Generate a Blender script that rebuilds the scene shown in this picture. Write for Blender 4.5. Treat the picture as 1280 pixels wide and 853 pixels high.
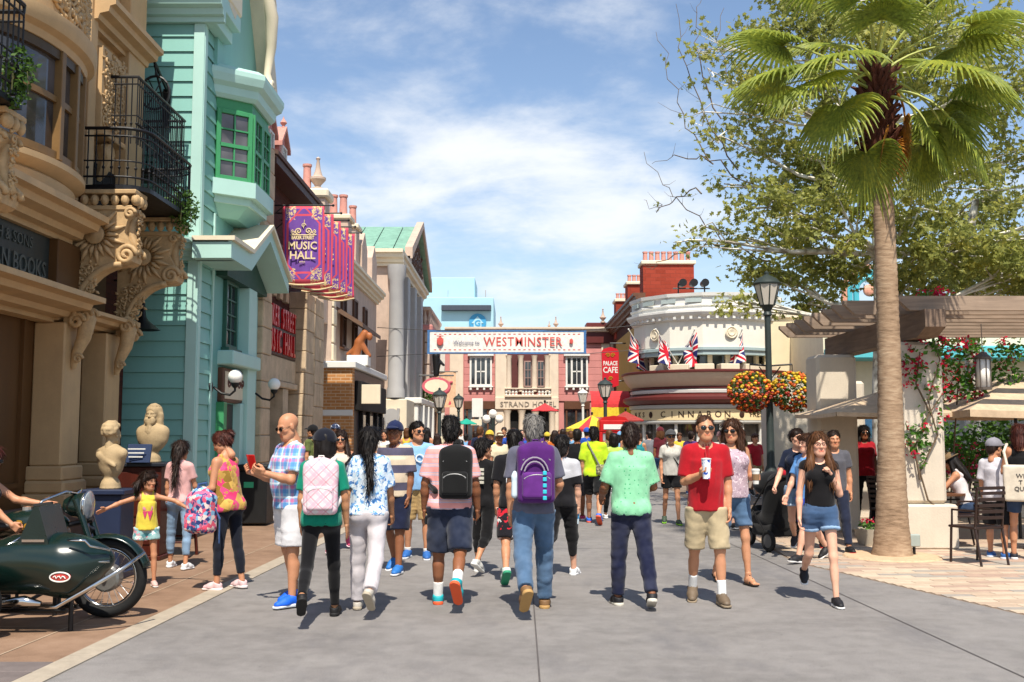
import bpy, math, random
import numpy as np
from mathutils import Vector, Matrix
R = math.radians
SC = bpy.context.scene
for o in list(bpy.data.objects): bpy.data.objects.remove(o)
COL = SC.collection

# ------------------------------------------------------------------ camera
CAM_H, FPX, PITCH = 1.62, 1280.0, math.atan(114/1280)
cd = bpy.data.cameras.new('camera'); cam = bpy.data.objects.new('camera', cd); COL.objects.link(cam)
cam.location = (0, 0, CAM_H); cam.rotation_euler = (R(90)+PITCH, 0, 0)
cd.sensor_width = 36; cd.lens = 36; cd.clip_start = 0.1; cd.clip_end = 3000
SC.camera = cam
SC.render.resolution_x, SC.render.resolution_y = 1024, 682

# ------------------------------------------------------------------ light
SUN_EL, SUN_AZ = R(58), R(184)      # azimuth of the sun: behind the camera, a little to the right
sdir = Vector((-math.sin(SUN_AZ)*math.cos(SUN_EL), math.cos(SUN_AZ)*math.cos(SUN_EL), math.sin(SUN_EL)))
ld = bpy.data.lights.new('sun', 'SUN'); ld.energy = 5.0; ld.angle = R(0.5); ld.color = (1.0, 0.93, 0.82)
sun = bpy.data.objects.new('sun', ld); COL.objects.link(sun)
sun.rotation_euler = sdir.to_track_quat('Z', 'Y').to_euler(); sun.location = (0, -20, 40)

W = bpy.data.worlds.new('World'); SC.world = W; W.use_nodes = True
wn, wl = W.node_tree.nodes, W.node_tree.links
wn.clear()
wo = wn.new('ShaderNodeOutputWorld'); bg = wn.new('ShaderNodeBackground'); bg.inputs[1].default_value = 0.128
sky = wn.new('ShaderNodeTexSky'); sky.sky_type = 'NISHITA'; sky.sun_disc = False
sky.sun_elevation = SUN_EL; sky.sun_rotation = math.atan2(sdir.x, sdir.y); sky.air_density = 1.0; sky.dust_density = 0.5; sky.ozone_density = 2.0
tc = wn.new('ShaderNodeTexCoord'); sx = wn.new('ShaderNodeSeparateXYZ'); wl.new(tc.outputs['Generated'], sx.inputs[0])
def wmath(op, a, b=None, clamp=False):
    n = wn.new('ShaderNodeMath'); n.operation = op; n.use_clamp = clamp
    for i, v in enumerate((a, b)):
        if v is None: continue
        if isinstance(v, (int, float)): n.inputs[i].default_value = v
        else: wl.new(v, n.inputs[i])
    return n.outputs[0]
zz = wmath('ADD', wmath('MAXIMUM', sx.outputs[2], 0.0), 0.16)
cx = wn.new('ShaderNodeCombineXYZ')
wl.new(wmath('DIVIDE', sx.outputs[0], zz), cx.inputs[0]); wl.new(wmath('DIVIDE', sx.outputs[1], zz), cx.inputs[1])
def wnoise(scale, detail, rough, off, dist=0.0):
    mp = wn.new('ShaderNodeMapping'); mp.inputs['Location'].default_value = off; mp.inputs['Scale'].default_value = (1, 1, 1)
    wl.new(cx.outputs[0], mp.inputs[0])
    n = wn.new('ShaderNodeTexNoise'); n.inputs['Scale'].default_value = scale; n.inputs['Detail'].default_value = detail
    n.inputs['Roughness'].default_value = rough; n.inputs['Distortion'].default_value = dist
    wl.new(mp.outputs[0], n.inputs['Vector']); return n.outputs[0]
big = wnoise(0.42, 3, 0.5, (2.2, 11.3, 3.4)); fine = wnoise(1.5, 9, 0.58, (1.3, 0.2, 5.0), 0.25); wisp = wnoise(4.2, 6, 0.6, (9, 2, 1), 0.4)
cl = wmath('ADD', wmath('ADD', wmath('MULTIPLY', big, 1.1), wmath('MULTIPLY', fine, 0.85)), wmath('MULTIPLY', wisp, 0.22))
rp = wn.new('ShaderNodeValToRGB'); rp.color_ramp.elements[0].position = 1.04/1.6; rp.color_ramp.elements[1].position = 1.3/1.6
rp.color_ramp.interpolation = 'EASE'
wl.new(wmath('DIVIDE', cl, 1.6), rp.inputs[0])
mixw = wn.new('ShaderNodeMix'); mixw.data_type = 'RGBA'
wl.new(wmath('MULTIPLY', rp.outputs[0], 0.9), mixw.inputs[0]); wl.new(sky.outputs[0], mixw.inputs[6]); mixw.inputs[7].default_value = (6.3, 6.4, 6.5, 1)
hz = wn.new('ShaderNodeMix'); hz.data_type = 'RGBA'; hz.inputs[7].default_value = (4.7, 5.3, 5.9, 1)
wl.new(wmath('MULTIPLY', wmath('POWER', wmath('SUBTRACT', 1.0, wmath('MAXIMUM', sx.outputs[2], 0.0)), 7.0), 0.72), hz.inputs[0]); wl.new(mixw.outputs[2], hz.inputs[6])
wl.new(hz.outputs[2], bg.inputs[0]); wl.new(bg.outputs[0], wo.inputs[0])
SC.view_settings.view_transform = 'Standard'; SC.view_settings.look = 'None'; SC.view_settings.gamma = 1
SC.view_settings.exposure = 0.42; SC.view_settings.use_curve_mapping = False
SC.render.engine = 'CYCLES'
try:
    SC.cycles.max_bounces = 6; SC.cycles.diffuse_bounces = 3; SC.cycles.glossy_bounces = 3; SC.cycles.transparent_max_bounces = 8
except Exception: pass

# ------------------------------------------------------------------ pixel rays -> places
_c, _s = math.cos(PITCH), math.sin(PITCH)
def ray(px, py):
    u = (px-640)/FPX; v = (426.5-py)/FPX
    return (u, _c-v*_s, _s+v*_c)
def G(px, py):
    d = ray(px, py); t = -CAM_H/d[2]; return Vector((d[0]*t, d[1]*t, 0))
def onX(px, py, x):
    d = ray(px, py); t = x/d[0]; return Vector((x, d[1]*t, CAM_H+d[2]*t))
def onY(px, py, y):
    d = ray(px, py); t = y/d[1]; return Vector((d[0]*t, y, CAM_H+d[2]*t))

# ------------------------------------------------------------------ colours, materials
def lin(c):
    if isinstance(c, str):
        c = c.lstrip('#'); c = [int(c[i:i+2], 16)/255 for i in (0, 2, 4)]
        return tuple((x/12.92 if x <= .04045 else ((x+.055)/1.055)**2.4) for x in c)
    return tuple(c)
class NT:
    def __init__(s, name):
        s.m = bpy.data.materials.new(name); s.m.use_nodes = True
        s.n, s.l = s.m.node_tree.nodes, s.m.node_tree.links
        s.b = s.n['Principled BSDF']
        s.tc = s.n.new('ShaderNodeTexCoord')
    def add(s, t, **kw):
        n = s.n.new(t)
        for k, v in kw.items(): setattr(n, k, v)
        return n
    def val(s, inp, v):
        if isinstance(v, bpy.types.NodeSocket): s.l.new(v, inp)
        elif isinstance(v, (tuple, list)): inp.default_value = tuple(v)+((1,) if len(v) == 3 and len(inp.default_value) == 4 else ())
        else: inp.default_value = v
    def math(s, op, a, b=None, c=None, clamp=False):
        n = s.add('ShaderNodeMath', operation=op, use_clamp=clamp)
        for i, v in enumerate((a, b, c)):
            if v is not None: s.val(n.inputs[i], v)
        return n.outputs[0]
    def mix(s, f, a, b, mode='MIX'):
        n = s.add('ShaderNodeMix', data_type='RGBA', blend_type=mode)
        s.val(n.inputs[0], f); s.val(n.inputs[6], a); s.val(n.inputs[7], b); return n.outputs[2]
    def noise(s, scale, detail=4, rough=.55, vec=None, dist=0, sc=None, typ='FBM'):
        n = s.add('ShaderNodeTexNoise'); n.noise_type = typ; n.inputs['Scale'].default_value = scale; n.inputs['Detail'].default_value = detail
        n.inputs['Roughness'].default_value = rough; n.inputs['Distortion'].default_value = dist
        v = vec or s.tc.outputs['Object']
        if sc:
            mp = s.add('ShaderNodeMapping'); mp.inputs['Scale'].default_value = sc; s.l.new(v, mp.inputs[0]); v = mp.outputs[0]
        s.l.new(v, n.inputs['Vector']); return n.outputs[0]
    def ramp(s, f, stops, interp='LINEAR'):
        n = s.add('ShaderNodeValToRGB'); cr = n.color_ramp; cr.interpolation = interp
        while len(cr.elements) < len(stops): cr.elements.new(.5)
        for e, (p, c) in zip(cr.elements, stops): e.position = p; e.color = tuple(lin(c))+(1,)
        s.l.new(f, n.inputs[0]); return n.outputs[0]
    def xyz(s):
        n = s.add('ShaderNodeSeparateXYZ'); s.l.new(s.tc.outputs['Object'], n.inputs[0]); return n.outputs
    def bump(s, h, strength=.2, dist=.01):
        n = s.add('ShaderNodeBump'); n.inputs['Strength'].default_value = strength; n.inputs['Distance'].default_value = dist
        s.l.new(h, n.inputs['Height']); s.l.new(n.outputs[0], s.b.inputs['Normal'])
    def fin(s, col=None, rough=None, metal=None, spec=None):
        if col is not None: s.val(s.b.inputs['Base Color'], col)
        if rough is not None: s.val(s.b.inputs['Roughness'], rough)
        if metal is not None: s.b.inputs['Metallic'].default_value = metal
        if spec is not None: s.b.inputs['Specular IOR Level'].default_value = spec
        return s.m
MATS = {}
def pm(name, col=None, rough=.65, var=.18, scale=6, bump=.15, metal=0, spec=.4, bd=.01, fine=60):
    """plain surface: base colour, broad and fine mottling, fine relief"""
    if name in MATS: return MATS[name]
    c = lin(col); t = NT(name)
    n1 = t.noise(scale, 5, .6); n2 = t.noise(fine, 3, .6)
    st = t.noise(4, 4, .65, sc=(1, 1, .1)); f = t.math('ADD', t.math('ADD', t.math('MULTIPLY', n1, .5), t.math('MULTIPLY', st, .3)), t.math('MULTIPLY', n2, .2))
    cc = t.ramp(f, [(.34, tuple(x*(1-var*1.15) for x in c)), (.66, tuple(min(1, x*(1+var*.8)) for x in c))])
    if bump: t.bump(n2 if fine < 200 else n1, bump, bd)
    MATS[name] = t.fin(cc, t.math('ADD', t.math('MULTIPLY', n1, .2), rough-.1), metal, spec); return MATS[name]

def put(name, me, mat, parent=None, loc=None, rot=None):
    o = bpy.data.objects.new(name, me); COL.objects.link(o)
    if mat is not None and len(me.materials) == 0: me.materials.append(mat)
    if parent is not None: o.parent = parent
    if loc is not None: o.location = loc
    if rot is not None: o.rotation_euler = rot
    return o
def thing(name, label, cat, loc=(0, 0, 0), rz=0, group=None):
    o = bpy.data.objects.new(name, None); COL.objects.link(o); o.empty_display_size = .1
    o.location = loc; o.rotation_euler = (0, 0, rz); return tag(o, label, cat, group)
def tag(o, label, cat, group=None):
    o['label'] = label; o['category'] = cat
    if group: o['group'] = group
    return o
def copy_tree(o, parent=None):
    c = o.copy(); COL.objects.link(c)
    if parent is not None: c.parent = parent
    for ch in list(o.children): copy_tree(ch, c)
    return c
def structure(o): o['kind'] = 'structure'; return o
def stuff(o): o['kind'] = 'stuff'; return o

# ------------------------------------------------------------------ mesh builder
class MB:
    def __init__(s): s.v = []; s.f = []
    def add(s, vs, fs):
        k = len(s.v); s.v += [tuple(v) for v in vs]; s.f += [tuple(i+k for i in f) for f in fs]; return s
    def box(s, x0, x1, y0, y1, z0, z1, ch=0.0):
        if x0 > x1: x0, x1 = x1, x0
        if y0 > y1: y0, y1 = y1, y0
        if z0 > z1: z0, z1 = z1, z0
        if ch <= 0:
            return s.add([(x, y, z) for z in (z0, z1) for y in (y0, y1) for x in (x0, x1)],
                         [(0, 2, 3, 1), (4, 5, 7, 6), (0, 1, 5, 4), (2, 6, 7, 3), (0, 4, 6, 2), (1, 3, 7, 5)])
        ch = min(ch, (x1-x0)*.45, (y1-y0)*.45, (z1-z0)*.45)
        V = []; idx = {}
        def vid(i, j, k, ax):
            key = (i, j, k, ax)
            if key not in idx:
                p = [(x0, x1)[i], (y0, y1)[j], (z0, z1)[k]]; sg = [(1, -1)[i], (1, -1)[j], (1, -1)[k]]
                for a in range(3):
                    if a != ax: p[a] += sg[a]*ch
                idx[key] = len(V); V.append(tuple(p))
            return idx[key]
        Fs = []
        for ax in range(3):
            for e in (0, 1):
                b, c = [a for a in range(3) if a != ax]
                q = []
                for (m, n) in ((0, 0), (1, 0), (1, 1), (0, 1)):
                    t = [0, 0, 0]; t[ax] = e; t[b] = m; t[c] = n; q.append(vid(*t, ax))
                Fs.append(tuple(q))
        for ax in range(3):      # bevel strips along axis ax
            b, c = [a for a in range(3) if a != ax]
            for m in (0, 1):
                for n in (0, 1):
                    t0 = [0, 0, 0]; t1 = [0, 0, 0]; t0[b] = t1[b] = m; t0[c] = t1[c] = n; t0[ax] = 0; t1[ax] = 1
                    Fs.append((vid(*t0, b), vid(*t1, b), vid(*t1, c), vid(*t0, c)))
        for i in (0, 1):
            for j in (0, 1):
                for k in (0, 1): Fs.append((vid(i, j, k, 0), vid(i, j, k, 1), vid(i, j, k, 2)))
        return s.add(V, Fs)
    def prism(s, poly, axis, a, b):
        """polygon in the two other axes (order kept), pushed from a to b along axis"""
        n = len(poly)
        def p3(q, t):
            return {'x': (t, q[0], q[1]), 'y': (q[0], t, q[1]), 'z': (q[0], q[1], t)}[axis]
        vs = [p3(q, a) for q in poly]+[p3(q, b) for q in poly]
        fs = [tuple(range(n))[::-1], tuple(range(n, 2*n))]+[(i, (i+1) % n, n+(i+1) % n, n+i) for i in range(n)]
        return s.add(vs, fs)
    def rings(s, rs, cap=True, close=True):
        n = len(rs[0]); vs = [p for r in rs for p in r]; fs = []
        for i in range(len(rs)-1):
            for j in range(n if close else n-1):
                a = i*n+j; b = i*n+(j+1) % n; fs.append((a, b, b+n, a+n))
        if cap: fs += [tuple(range(n))[::-1], tuple(range((len(rs)-1)*n, len(rs)*n))]
        return s.add(vs, fs)
    def tube(s, pts, r, n=8, cap=True, closed=False):
        pts = [Vector(p) for p in pts]; rr = r if isinstance(r, (list, tuple)) else [r]*len(pts)
        m = len(pts); rs = []; up = None
        for i in range(m):
            if closed: d = pts[(i+1) % m]-pts[i-1]
            else: d = pts[min(i+1, m-1)]-pts[max(i-1, 0)]
            d.normalize()
            if up is None: up = Vector((0, 0, 1)) if abs(d.z) < .9 else Vector((1, 0, 0))
            x = d.cross(up)
            if x.length < 1e-4: x = d.cross(Vector((0, 1, 0)))
            x.normalize(); y = x.cross(d).normalized(); up = y
            rs.append([pts[i]+(x*math.cos(2*math.pi*k/n)+y*math.sin(2*math.pi*k/n))*rr[i] for k in range(n)])
        if closed: rs.append(rs[0]); cap = False
        return s.rings(rs, cap)
    def lathe(s, prof, c=(0, 0, 0), n=16, axis='z', a0=0, a1=2*math.pi, cap=True):
        full = abs(a1-a0-2*math.pi) < 1e-6; k = n if full else n+1
        rs = []
        for (r, h) in prof:
            ring = []
            for j in range(k):
                a = a0+(a1-a0)*j/n; ca, sa = r*math.cos(a), r*math.sin(a)
                p = {'z': (ca, sa, h), 'y': (ca, h, sa), 'x': (h, ca, sa)}[axis]
                ring.append((p[0]+c[0], p[1]+c[1], p[2]+c[2]))
            rs.append(ring)
        return s.rings(rs, cap and full, full)
    def ball(s, c, r, n=10, m=7):
        r3 = r if isinstance(r, (tuple, list)) else (r, r, r)
        rs = []
        for i in range(m+1):
            t = math.pi*i/m
            rs.append([(c[0]+r3[0]*math.sin(t)*math.cos(2*math.pi*j/n), c[1]+r3[1]*math.sin(t)*math.sin(2*math.pi*j/n), c[2]-r3[2]*math.cos(t)) for j in range(n)])
        return s.rings(rs, False)
    def grid(s, fn, nu, nv):
        vs = [fn(i/nu, j/nv) for i in range(nu+1) for j in range(nv+1)]
        return s.add(vs, [(i*(nv+1)+j, (i+1)*(nv+1)+j, (i+1)*(nv+1)+j+1, i*(nv+1)+j+1) for i in range(nu) for j in range(nv)])
    def mesh(s, name='mesh', smooth=False):
        me = bpy.data.meshes.new(name); me.from_pydata(s.v, [], s.f); me.validate(); 
        import bmesh
        bm = bmesh.new(); bm.from_mesh(me); bmesh.ops.recalc_face_normals(bm, faces=bm.faces); bm.to_mesh(me); bm.free()
        if smooth:
            me.polygons.foreach_set('use_smooth', [True]*len(me.polygons))
            if smooth != 'all': me.set_sharp_from_angle(angle=R(smooth if not isinstance(smooth, bool) else 38))
        return me
    def build(s, name, mat, parent=None, smooth=False, **kw): return put(name, s.mesh(name, smooth), mat, parent, **kw)

def text(name, body, size, mat, parent, loc, rot, extrude=.01, offset=0.0, align='CENTER', sx=1.0, space=1.0, name_mesh=None):
    cu = bpy.data.curves.new('txt', 'FONT'); cu.body = body; cu.size = size; cu.extrude = extrude; cu.offset = offset
    cu.align_x = align; cu.align_y = 'CENTER'; cu.resolution_u = 2; cu.space_character = space
    ob = bpy.data.objects.new('txt', cu); COL.objects.link(ob)
    dg = bpy.context.evaluated_depsgraph_get(); me = bpy.data.meshes.new_from_object(ob.evaluated_get(dg))
    bpy.data.objects.remove(ob); bpy.data.curves.remove(cu)
    if sx != 1.0: me.transform(Matrix.Diagonal((sx, 1, 1, 1)))
    me.materials.clear()
    return put(name, me, mat, parent, loc, rot)

# ------------------------------------------------------------------ implicit surfaces (smooth unions), meshed by surface nets
def sdf_eval(prims, vox, lo, hi):
    n = np.ceil((hi-lo)/vox).astype(int)+1
    ax = [lo[i]+vox*np.arange(n[i]) for i in range(3)]
    D = np.full(n, .5, np.float32)
    for p in prims:
        kind = p[0]; k = p[-1]; op = p[1]
        if kind == 'cap':
            _, _, a, b, ra, rb, flat, _ = p; a = np.array(a, float); b = np.array(b, float)
            mr = max(ra, rb)*(1.35 if flat else 1); plo = np.minimum(a, b)-mr; phi = np.maximum(a, b)+mr
        elif kind == 'ell':
            _, _, c, r, M, _ = p; c = np.array(c, float); r = np.array(r, float); mr = r.max() if M is not None else r
            plo = c-mr; phi = c+mr
        elif kind == 'box':
            _, _, c, h, M, rd, _ = p; c = np.array(c, float); h = np.array(h, float); mr = np.linalg.norm(h) if M is not None else h
            plo = c-mr; phi = c+mr
        elif kind == 'ecyl':
            _, _, c, r, M, _ = p; c = np.array(c, float); r = np.array(r, float); mr = np.linalg.norm([max(r[0], r[3]), max(r[1], r[4]), r[2]]); plo = c-mr; phi = c+mr
        elif kind == 'plane':
            plo, phi = lo, hi
        mg = k+2*vox+.012
        i0 = np.maximum(np.floor((plo-mg-lo)/vox).astype(int), 0); i1 = np.minimum(np.ceil((phi+mg-lo)/vox).astype(int)+1, n)
        if (i1 <= i0).any(): continue
        sl = tuple(slice(i0[q], i1[q]) for q in range(3))
        x = ax[0][sl[0]][:, None, None]; y = ax[1][sl[1]][None, :, None]; z = ax[2][sl[2]][None, None, :]
        if kind == 'cap':
            d = b-a; L2 = max(d@d, 1e-9)
            t = ((x-a[0])*d[0]+(y-a[1])*d[1]+(z-a[2])*d[2])/L2; tcl = np.clip(t, 0, 1)
            v = np.sqrt((x-a[0]-tcl*d[0])**2+(y-a[1]-tcl*d[1])**2+(z-a[2]-tcl*d[2])**2)-(ra+(rb-ra)*tcl)
            if flat:
                L = math.sqrt(L2)
                if flat & 1: v = np.maximum(v, (t-1)*L)
                if flat & 2: v = np.maximum(v, -t*L)
        elif kind == 'ell':
            X, Y, Z = x-c[0], y-c[1], z-c[2]
            if M is not None: X, Y, Z = [M[0][i]*X+M[1][i]*Y+M[2][i]*Z for i in range(3)]
            q0 = np.sqrt((X/r[0])**2+(Y/r[1])**2+(Z/r[2])**2); q1 = np.sqrt((X/r[0]**2)**2+(Y/r[1]**2)**2+(Z/r[2]**2)**2)+1e-9
            v = q0*(q0-1)/q1
        elif kind == 'ecyl':
            X, Y, Z = x-c[0], y-c[1], z-c[2]; X, Y, Z = [M[0][i]*X+M[1][i]*Y+M[2][i]*Z for i in range(3)]
            t = np.clip((Z/r[2]+1)/2, 0, 1); rx = r[0]+(r[3]-r[0])*t; ry = r[1]+(r[4]-r[1])*t; v = np.maximum((np.sqrt((X/rx)**2+(Y/ry)**2)-1)*np.minimum(rx, ry), np.abs(Z)-r[2])
        elif kind == 'box':
            X, Y, Z = x-c[0], y-c[1], z-c[2]
            if M is not None: X, Y, Z = [M[0][i]*X+M[1][i]*Y+M[2][i]*Z for i in range(3)]
            qx, qy, qz = np.abs(X)-h[0]+rd, np.abs(Y)-h[1]+rd, np.abs(Z)-h[2]+rd
            v = np.sqrt(np.maximum(qx, 0)**2+np.maximum(qy, 0)**2+np.maximum(qz, 0)**2)+np.minimum(np.maximum(qx, np.maximum(qy, qz)), 0)-rd
        else:
            _, _, pt, nn, _ = p; v = (x-pt[0])*nn[0]+(y-pt[1])*nn[1]+(z-pt[2])*nn[2]
        cur = D[sl]
        if op == '-':
            v = -v; h_ = np.maximum(k-np.abs(cur-v), 0)/max(k, 1e-6); D[sl] = np.maximum(cur, v)+h_*h_*k/4
        elif op == '&':
            D[sl] = np.maximum(cur, v)
        else:
            h_ = np.maximum(k-np.abs(cur-v), 0)/max(k, 1e-6); D[sl] = np.minimum(cur, v)-h_*h_*k/4
    return D
_CO = np.array([(i, j, k) for i in (0, 1) for j in (0, 1) for k in (0, 1)])
_ED = [(a, b) for a in range(8) for b in range(a+1, 8) if abs(_CO[a]-_CO[b]).sum() == 1]
def nets(D, lo, vox):
    S = D < 0
    n = np.array(D.shape)-1
    cnt = np.zeros(n, np.int8)
    for c in _CO: cnt += S[c[0]:c[0]+n[0], c[1]:c[1]+n[1], c[2]:c[2]+n[2]]
    act = (cnt > 0) & (cnt < 8); idx = np.argwhere(act)
    if len(idx) == 0: return np.zeros((0, 3)), np.zeros((0, 4), int)
    vid = np.full(n, -1, np.int64); vid[act] = np.arange(len(idx))
    vals = [D[idx[:, 0]+c[0], idx[:, 1]+c[1], idx[:, 2]+c[2]] for c in _CO]
    acc = np.zeros((len(idx), 3)); num = np.zeros(len(idx))
    for a, b in _ED:
        va, vb = vals[a], vals[b]; m = (va < 0) != (vb < 0)
        t = np.where(m, va/np.where(m, va-vb, 1), 0)
        acc += m[:, None]*(_CO[a]+t[:, None]*(_CO[b]-_CO[a])); num += m
    V = lo+vox*(idx+acc/num[:, None])
    Fs = []
    for axn in range(3):
        s0 = [slice(1, -1)]*3; s1 = list(s0); s0[axn] = slice(0, -1); s1[axn] = slice(1, None)
        A, B = S[tuple(s0)], S[tuple(s1)]
        e = np.argwhere(A != B); 
        if len(e) == 0: continue
        flip = A[e[:, 0], e[:, 1], e[:, 2]]
        e = e.copy(); o1, o2 = (axn+1) % 3, (axn+2) % 3
        e[:, o1] += 1; e[:, o2] += 1
        q = []
        for (d1, d2) in ((-1, -1), (0, -1), (0, 0), (-1, 0)):
            c = e.copy(); c[:, o1] += d1; c[:, o2] += d2; q.append(vid[c[:, 0], c[:, 1], c[:, 2]])
        q = np.stack(q, 1); q[~flip] = q[~flip][:, ::-1]; Fs.append(q)
    Fq = np.concatenate(Fs) if Fs else np.zeros((0, 4), int)
    return V, Fq[(Fq >= 0).all(1)]
def sdf(prims, vox=.012):
    los, his = [], []
    for p in prims:
        if p[1] != '+': continue
        if p[0] == 'cap': a, b = np.array(p[2], float), np.array(p[3], float); r = max(p[4], p[5]); los.append(np.minimum(a, b)-r); his.append(np.maximum(a, b)+r)
        else:
            c = np.array(p[2], float); r = np.array(p[3][:3], float)
            if p[4] is not None: r = np.linalg.norm(r) if p[0] == 'box' else r.max()
            los.append(c-r); his.append(c+r)
    lo = np.min(los, 0)-.02-2*vox; hi = np.max(his, 0)+.02+2*vox
    return nets(sdf_eval(prims, vox, lo, hi), lo, vox)
def cap(a, b, ra, rb=None, flat=0, k=.03, op='+'): return ('cap', op, a, b, ra, ra if rb is None else rb, flat, k)
def ell(c, r, M=None, k=.03, op='+'): return ('ell', op, c, r if isinstance(r, (tuple, list)) else (r, r, r), M, k)
def ecyl(c, rb, h, rt, M, k=.03): return ('ecyl', '+', c, (rb[0], rb[1], h, rt[0], rt[1]), M, k)
def rbox(c, h, M=None, rd=.01, k=.02, op='+'): return ('box', op, c, h, M, rd, k)
def plane(pt, n, op='&', k=0): return ('plane', op, pt, n, k)
def np_mesh(name, parts, cols=None, smooth=True):
    """parts: list of (V, F) arrays of triangles or quads -> one mesh"""
    me = bpy.data.meshes.new(name)
    off = 0; vs = []; lt = []; lv = []
    for V, Fq in parts:
        vs.append(V); lv.append((Fq+off).ravel()); lt.append(np.full(len(Fq), Fq.shape[1] if Fq.ndim == 2 else 0)); off += len(V)
    V = np.concatenate(vs) if vs else np.zeros((0, 3)); lv = np.concatenate(lv).astype(np.int32); lt = np.concatenate(lt).astype(np.int32)
    me.vertices.add(len(V)); me.vertices.foreach_set('co', V.astype(np.float32).ravel())
    me.loops.add(len(lv)); me.loops.foreach_set('vertex_index', lv)
    me.polygons.add(len(lt)); me.polygons.foreach_set('loop_start', np.concatenate([[0], np.cumsum(lt)[:-1]]).astype(np.int32))
    if smooth: me.polygons.foreach_set('use_smooth', np.ones(len(lt), bool))
    me.update(calc_edges=True)
    if cols is not None:
        ca = me.color_attributes.new('Col', 'FLOAT_COLOR', 'POINT'); C4 = np.ones((len(V), 4), np.float32); C4[:, :3] = np.concatenate(cols)
        ca.data.foreach_set('color', C4.ravel())
    return me
def vnormals(V, Fq):
    N = np.zeros_like(V); fn = np.cross(V[Fq[:, 2]]-V[Fq[:, 0]], V[Fq[:, 3]]-V[Fq[:, 1]])
    for i in range(4): np.add.at(N, Fq[:, i], fn)
    return N/(np.linalg.norm(N, axis=1)[:, None]+1e-9)
def wrinkle(V, Fq, amp, seed=0, sc=(1, 1, 1), fr=22):
    rs = np.random.RandomState(seed); N = vnormals(V, Fq); P = V*np.array(sc); h = np.zeros(len(V))
    for i in range(5):
        d = rs.normal(size=3); d /= np.linalg.norm(d); f = fr*(1+.45*i); w = rs.normal(size=3)*5
        h += (np.abs(np.sin(P@d*f*.5+1.3*np.sin(P@w+rs.rand()*6)+rs.rand()*6))*2-1.2)/(1+.4*i)
    return V+N*(amp*np.clip(h, -.45, 1.8)[:, None]*.5)
def sdf_obj(name, prims, mat, parent=None, vox=.012, **kw): return put(name, np_mesh(name, [sdf(prims, vox)]), mat, parent, **kw)
# ================================================================== PEOPLE
def cloth(name, col, pat=None, rough=.85, **kw):
    if name in MATS: return MATS[name]
    t = NT(name); c = lin(col); x = t.xyz()
    n = t.noise(9, 4, .6); wv = t.noise(260, 2, .5)
    base = t.ramp(n, [(.3, tuple(q*.78 for q in c)), (.72, tuple(min(1, q*1.06) for q in c))])
    if pat == 'stripes':          # stops over one vertical period
        ph = t.math('FRACT', t.math('MULTIPLY', t.math('ADD', x[2], kw.get('off', 0)), 1/kw['per']))
        st = t.ramp(ph, kw['stops'], 'CONSTANT'); base = t.mix(.12, st, base)
    elif pat == 'plaid':
        def band(v, f, o, w): return t.math('LESS_THAN', t.math('FRACT', t.math('ADD', t.math('MULTIPLY', v, f), o)), w)
        ax = t.math('ADD', x[0], t.math('MULTIPLY', x[1], .8)) if not kw.get('diag') else t.math('ADD', x[0], x[2])
        az = x[2] if not kw.get('diag') else t.math('SUBTRACT', x[0], x[2])
        f = kw.get('f', 9)
        for i, (cc, o, w) in enumerate(kw['cols']):
            base = t.mix(t.math('MULTIPLY', band(ax, f, o, w), .5), base, lin(cc)+(1,))
            base = t.mix(t.math('MULTIPLY', band(az, f, o+.13, w), .55), base, lin(cc)+(1,))
    elif pat == 'floral':
        v = t.add('ShaderNodeTexVoronoi'); v.inputs['Scale'].default_value = kw.get('f', 30); t.l.new(t.tc.outputs['Object'], v.inputs['Vector'])
        n2 = t.noise(kw.get('f', 30)*.6, 3, .7)
        sel = t.math('GREATER_THAN', n2, kw.get('th', .5))
        sp = t.add('ShaderNodeSeparateColor'); t.l.new(v.outputs['Color'], sp.inputs[0])
        cc = t.ramp(sp.outputs[0], [(i/len(kw['cols']), q) for i, q in enumerate(kw['cols'])], 'CONSTANT')
        base = t.mix(sel, base, cc)
    elif pat == 'dots':
        v = t.add('ShaderNodeTexVoronoi'); v.inputs['Scale'].default_value = kw.get('f', 26); v.inputs['Randomness'].default_value = .35; t.l.new(t.tc.outputs['Object'], v.inputs['Vector'])
        base = t.mix(t.math('LESS_THAN', v.outputs['Distance'], kw.get('r', .18)), base, lin(kw['c2'])+(1,))
    elif pat == 'denim':
        n2 = t.noise(3.2, 3, .6); base = t.mix(t.ramp(n2, [(.45, (0, 0, 0)), (.68, (.75, .75, .75))]), base, tuple(min(1, q*1.35+.035) for q in c)+(1,))
    elif pat == 'yoke':           # one colour above a height, another below
        n3 = t.math('GREATER_THAN', t.math('ADD', x[2], t.math('MULTIPLY', t.math('ABSOLUTE', x[0]), kw.get('sl', -.5))), kw['z'])
        base = t.mix(n3, base, lin(kw['c2'])+(1,))
    fold = t.noise(5, 2, .5, dist=.8, sc=(1, 1, .5), typ='RIDGED_MULTIFRACTAL')
    t.bump(t.math('ADD', t.math('MULTIPLY', fold, .6), t.math('MULTIPLY', wv, .12)), .3, .035)
    MATS[name] = t.fin(base, rough, 0, .15); t.b.inputs['Sheen Weight'].default_value = .15; return MATS[name]
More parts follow.
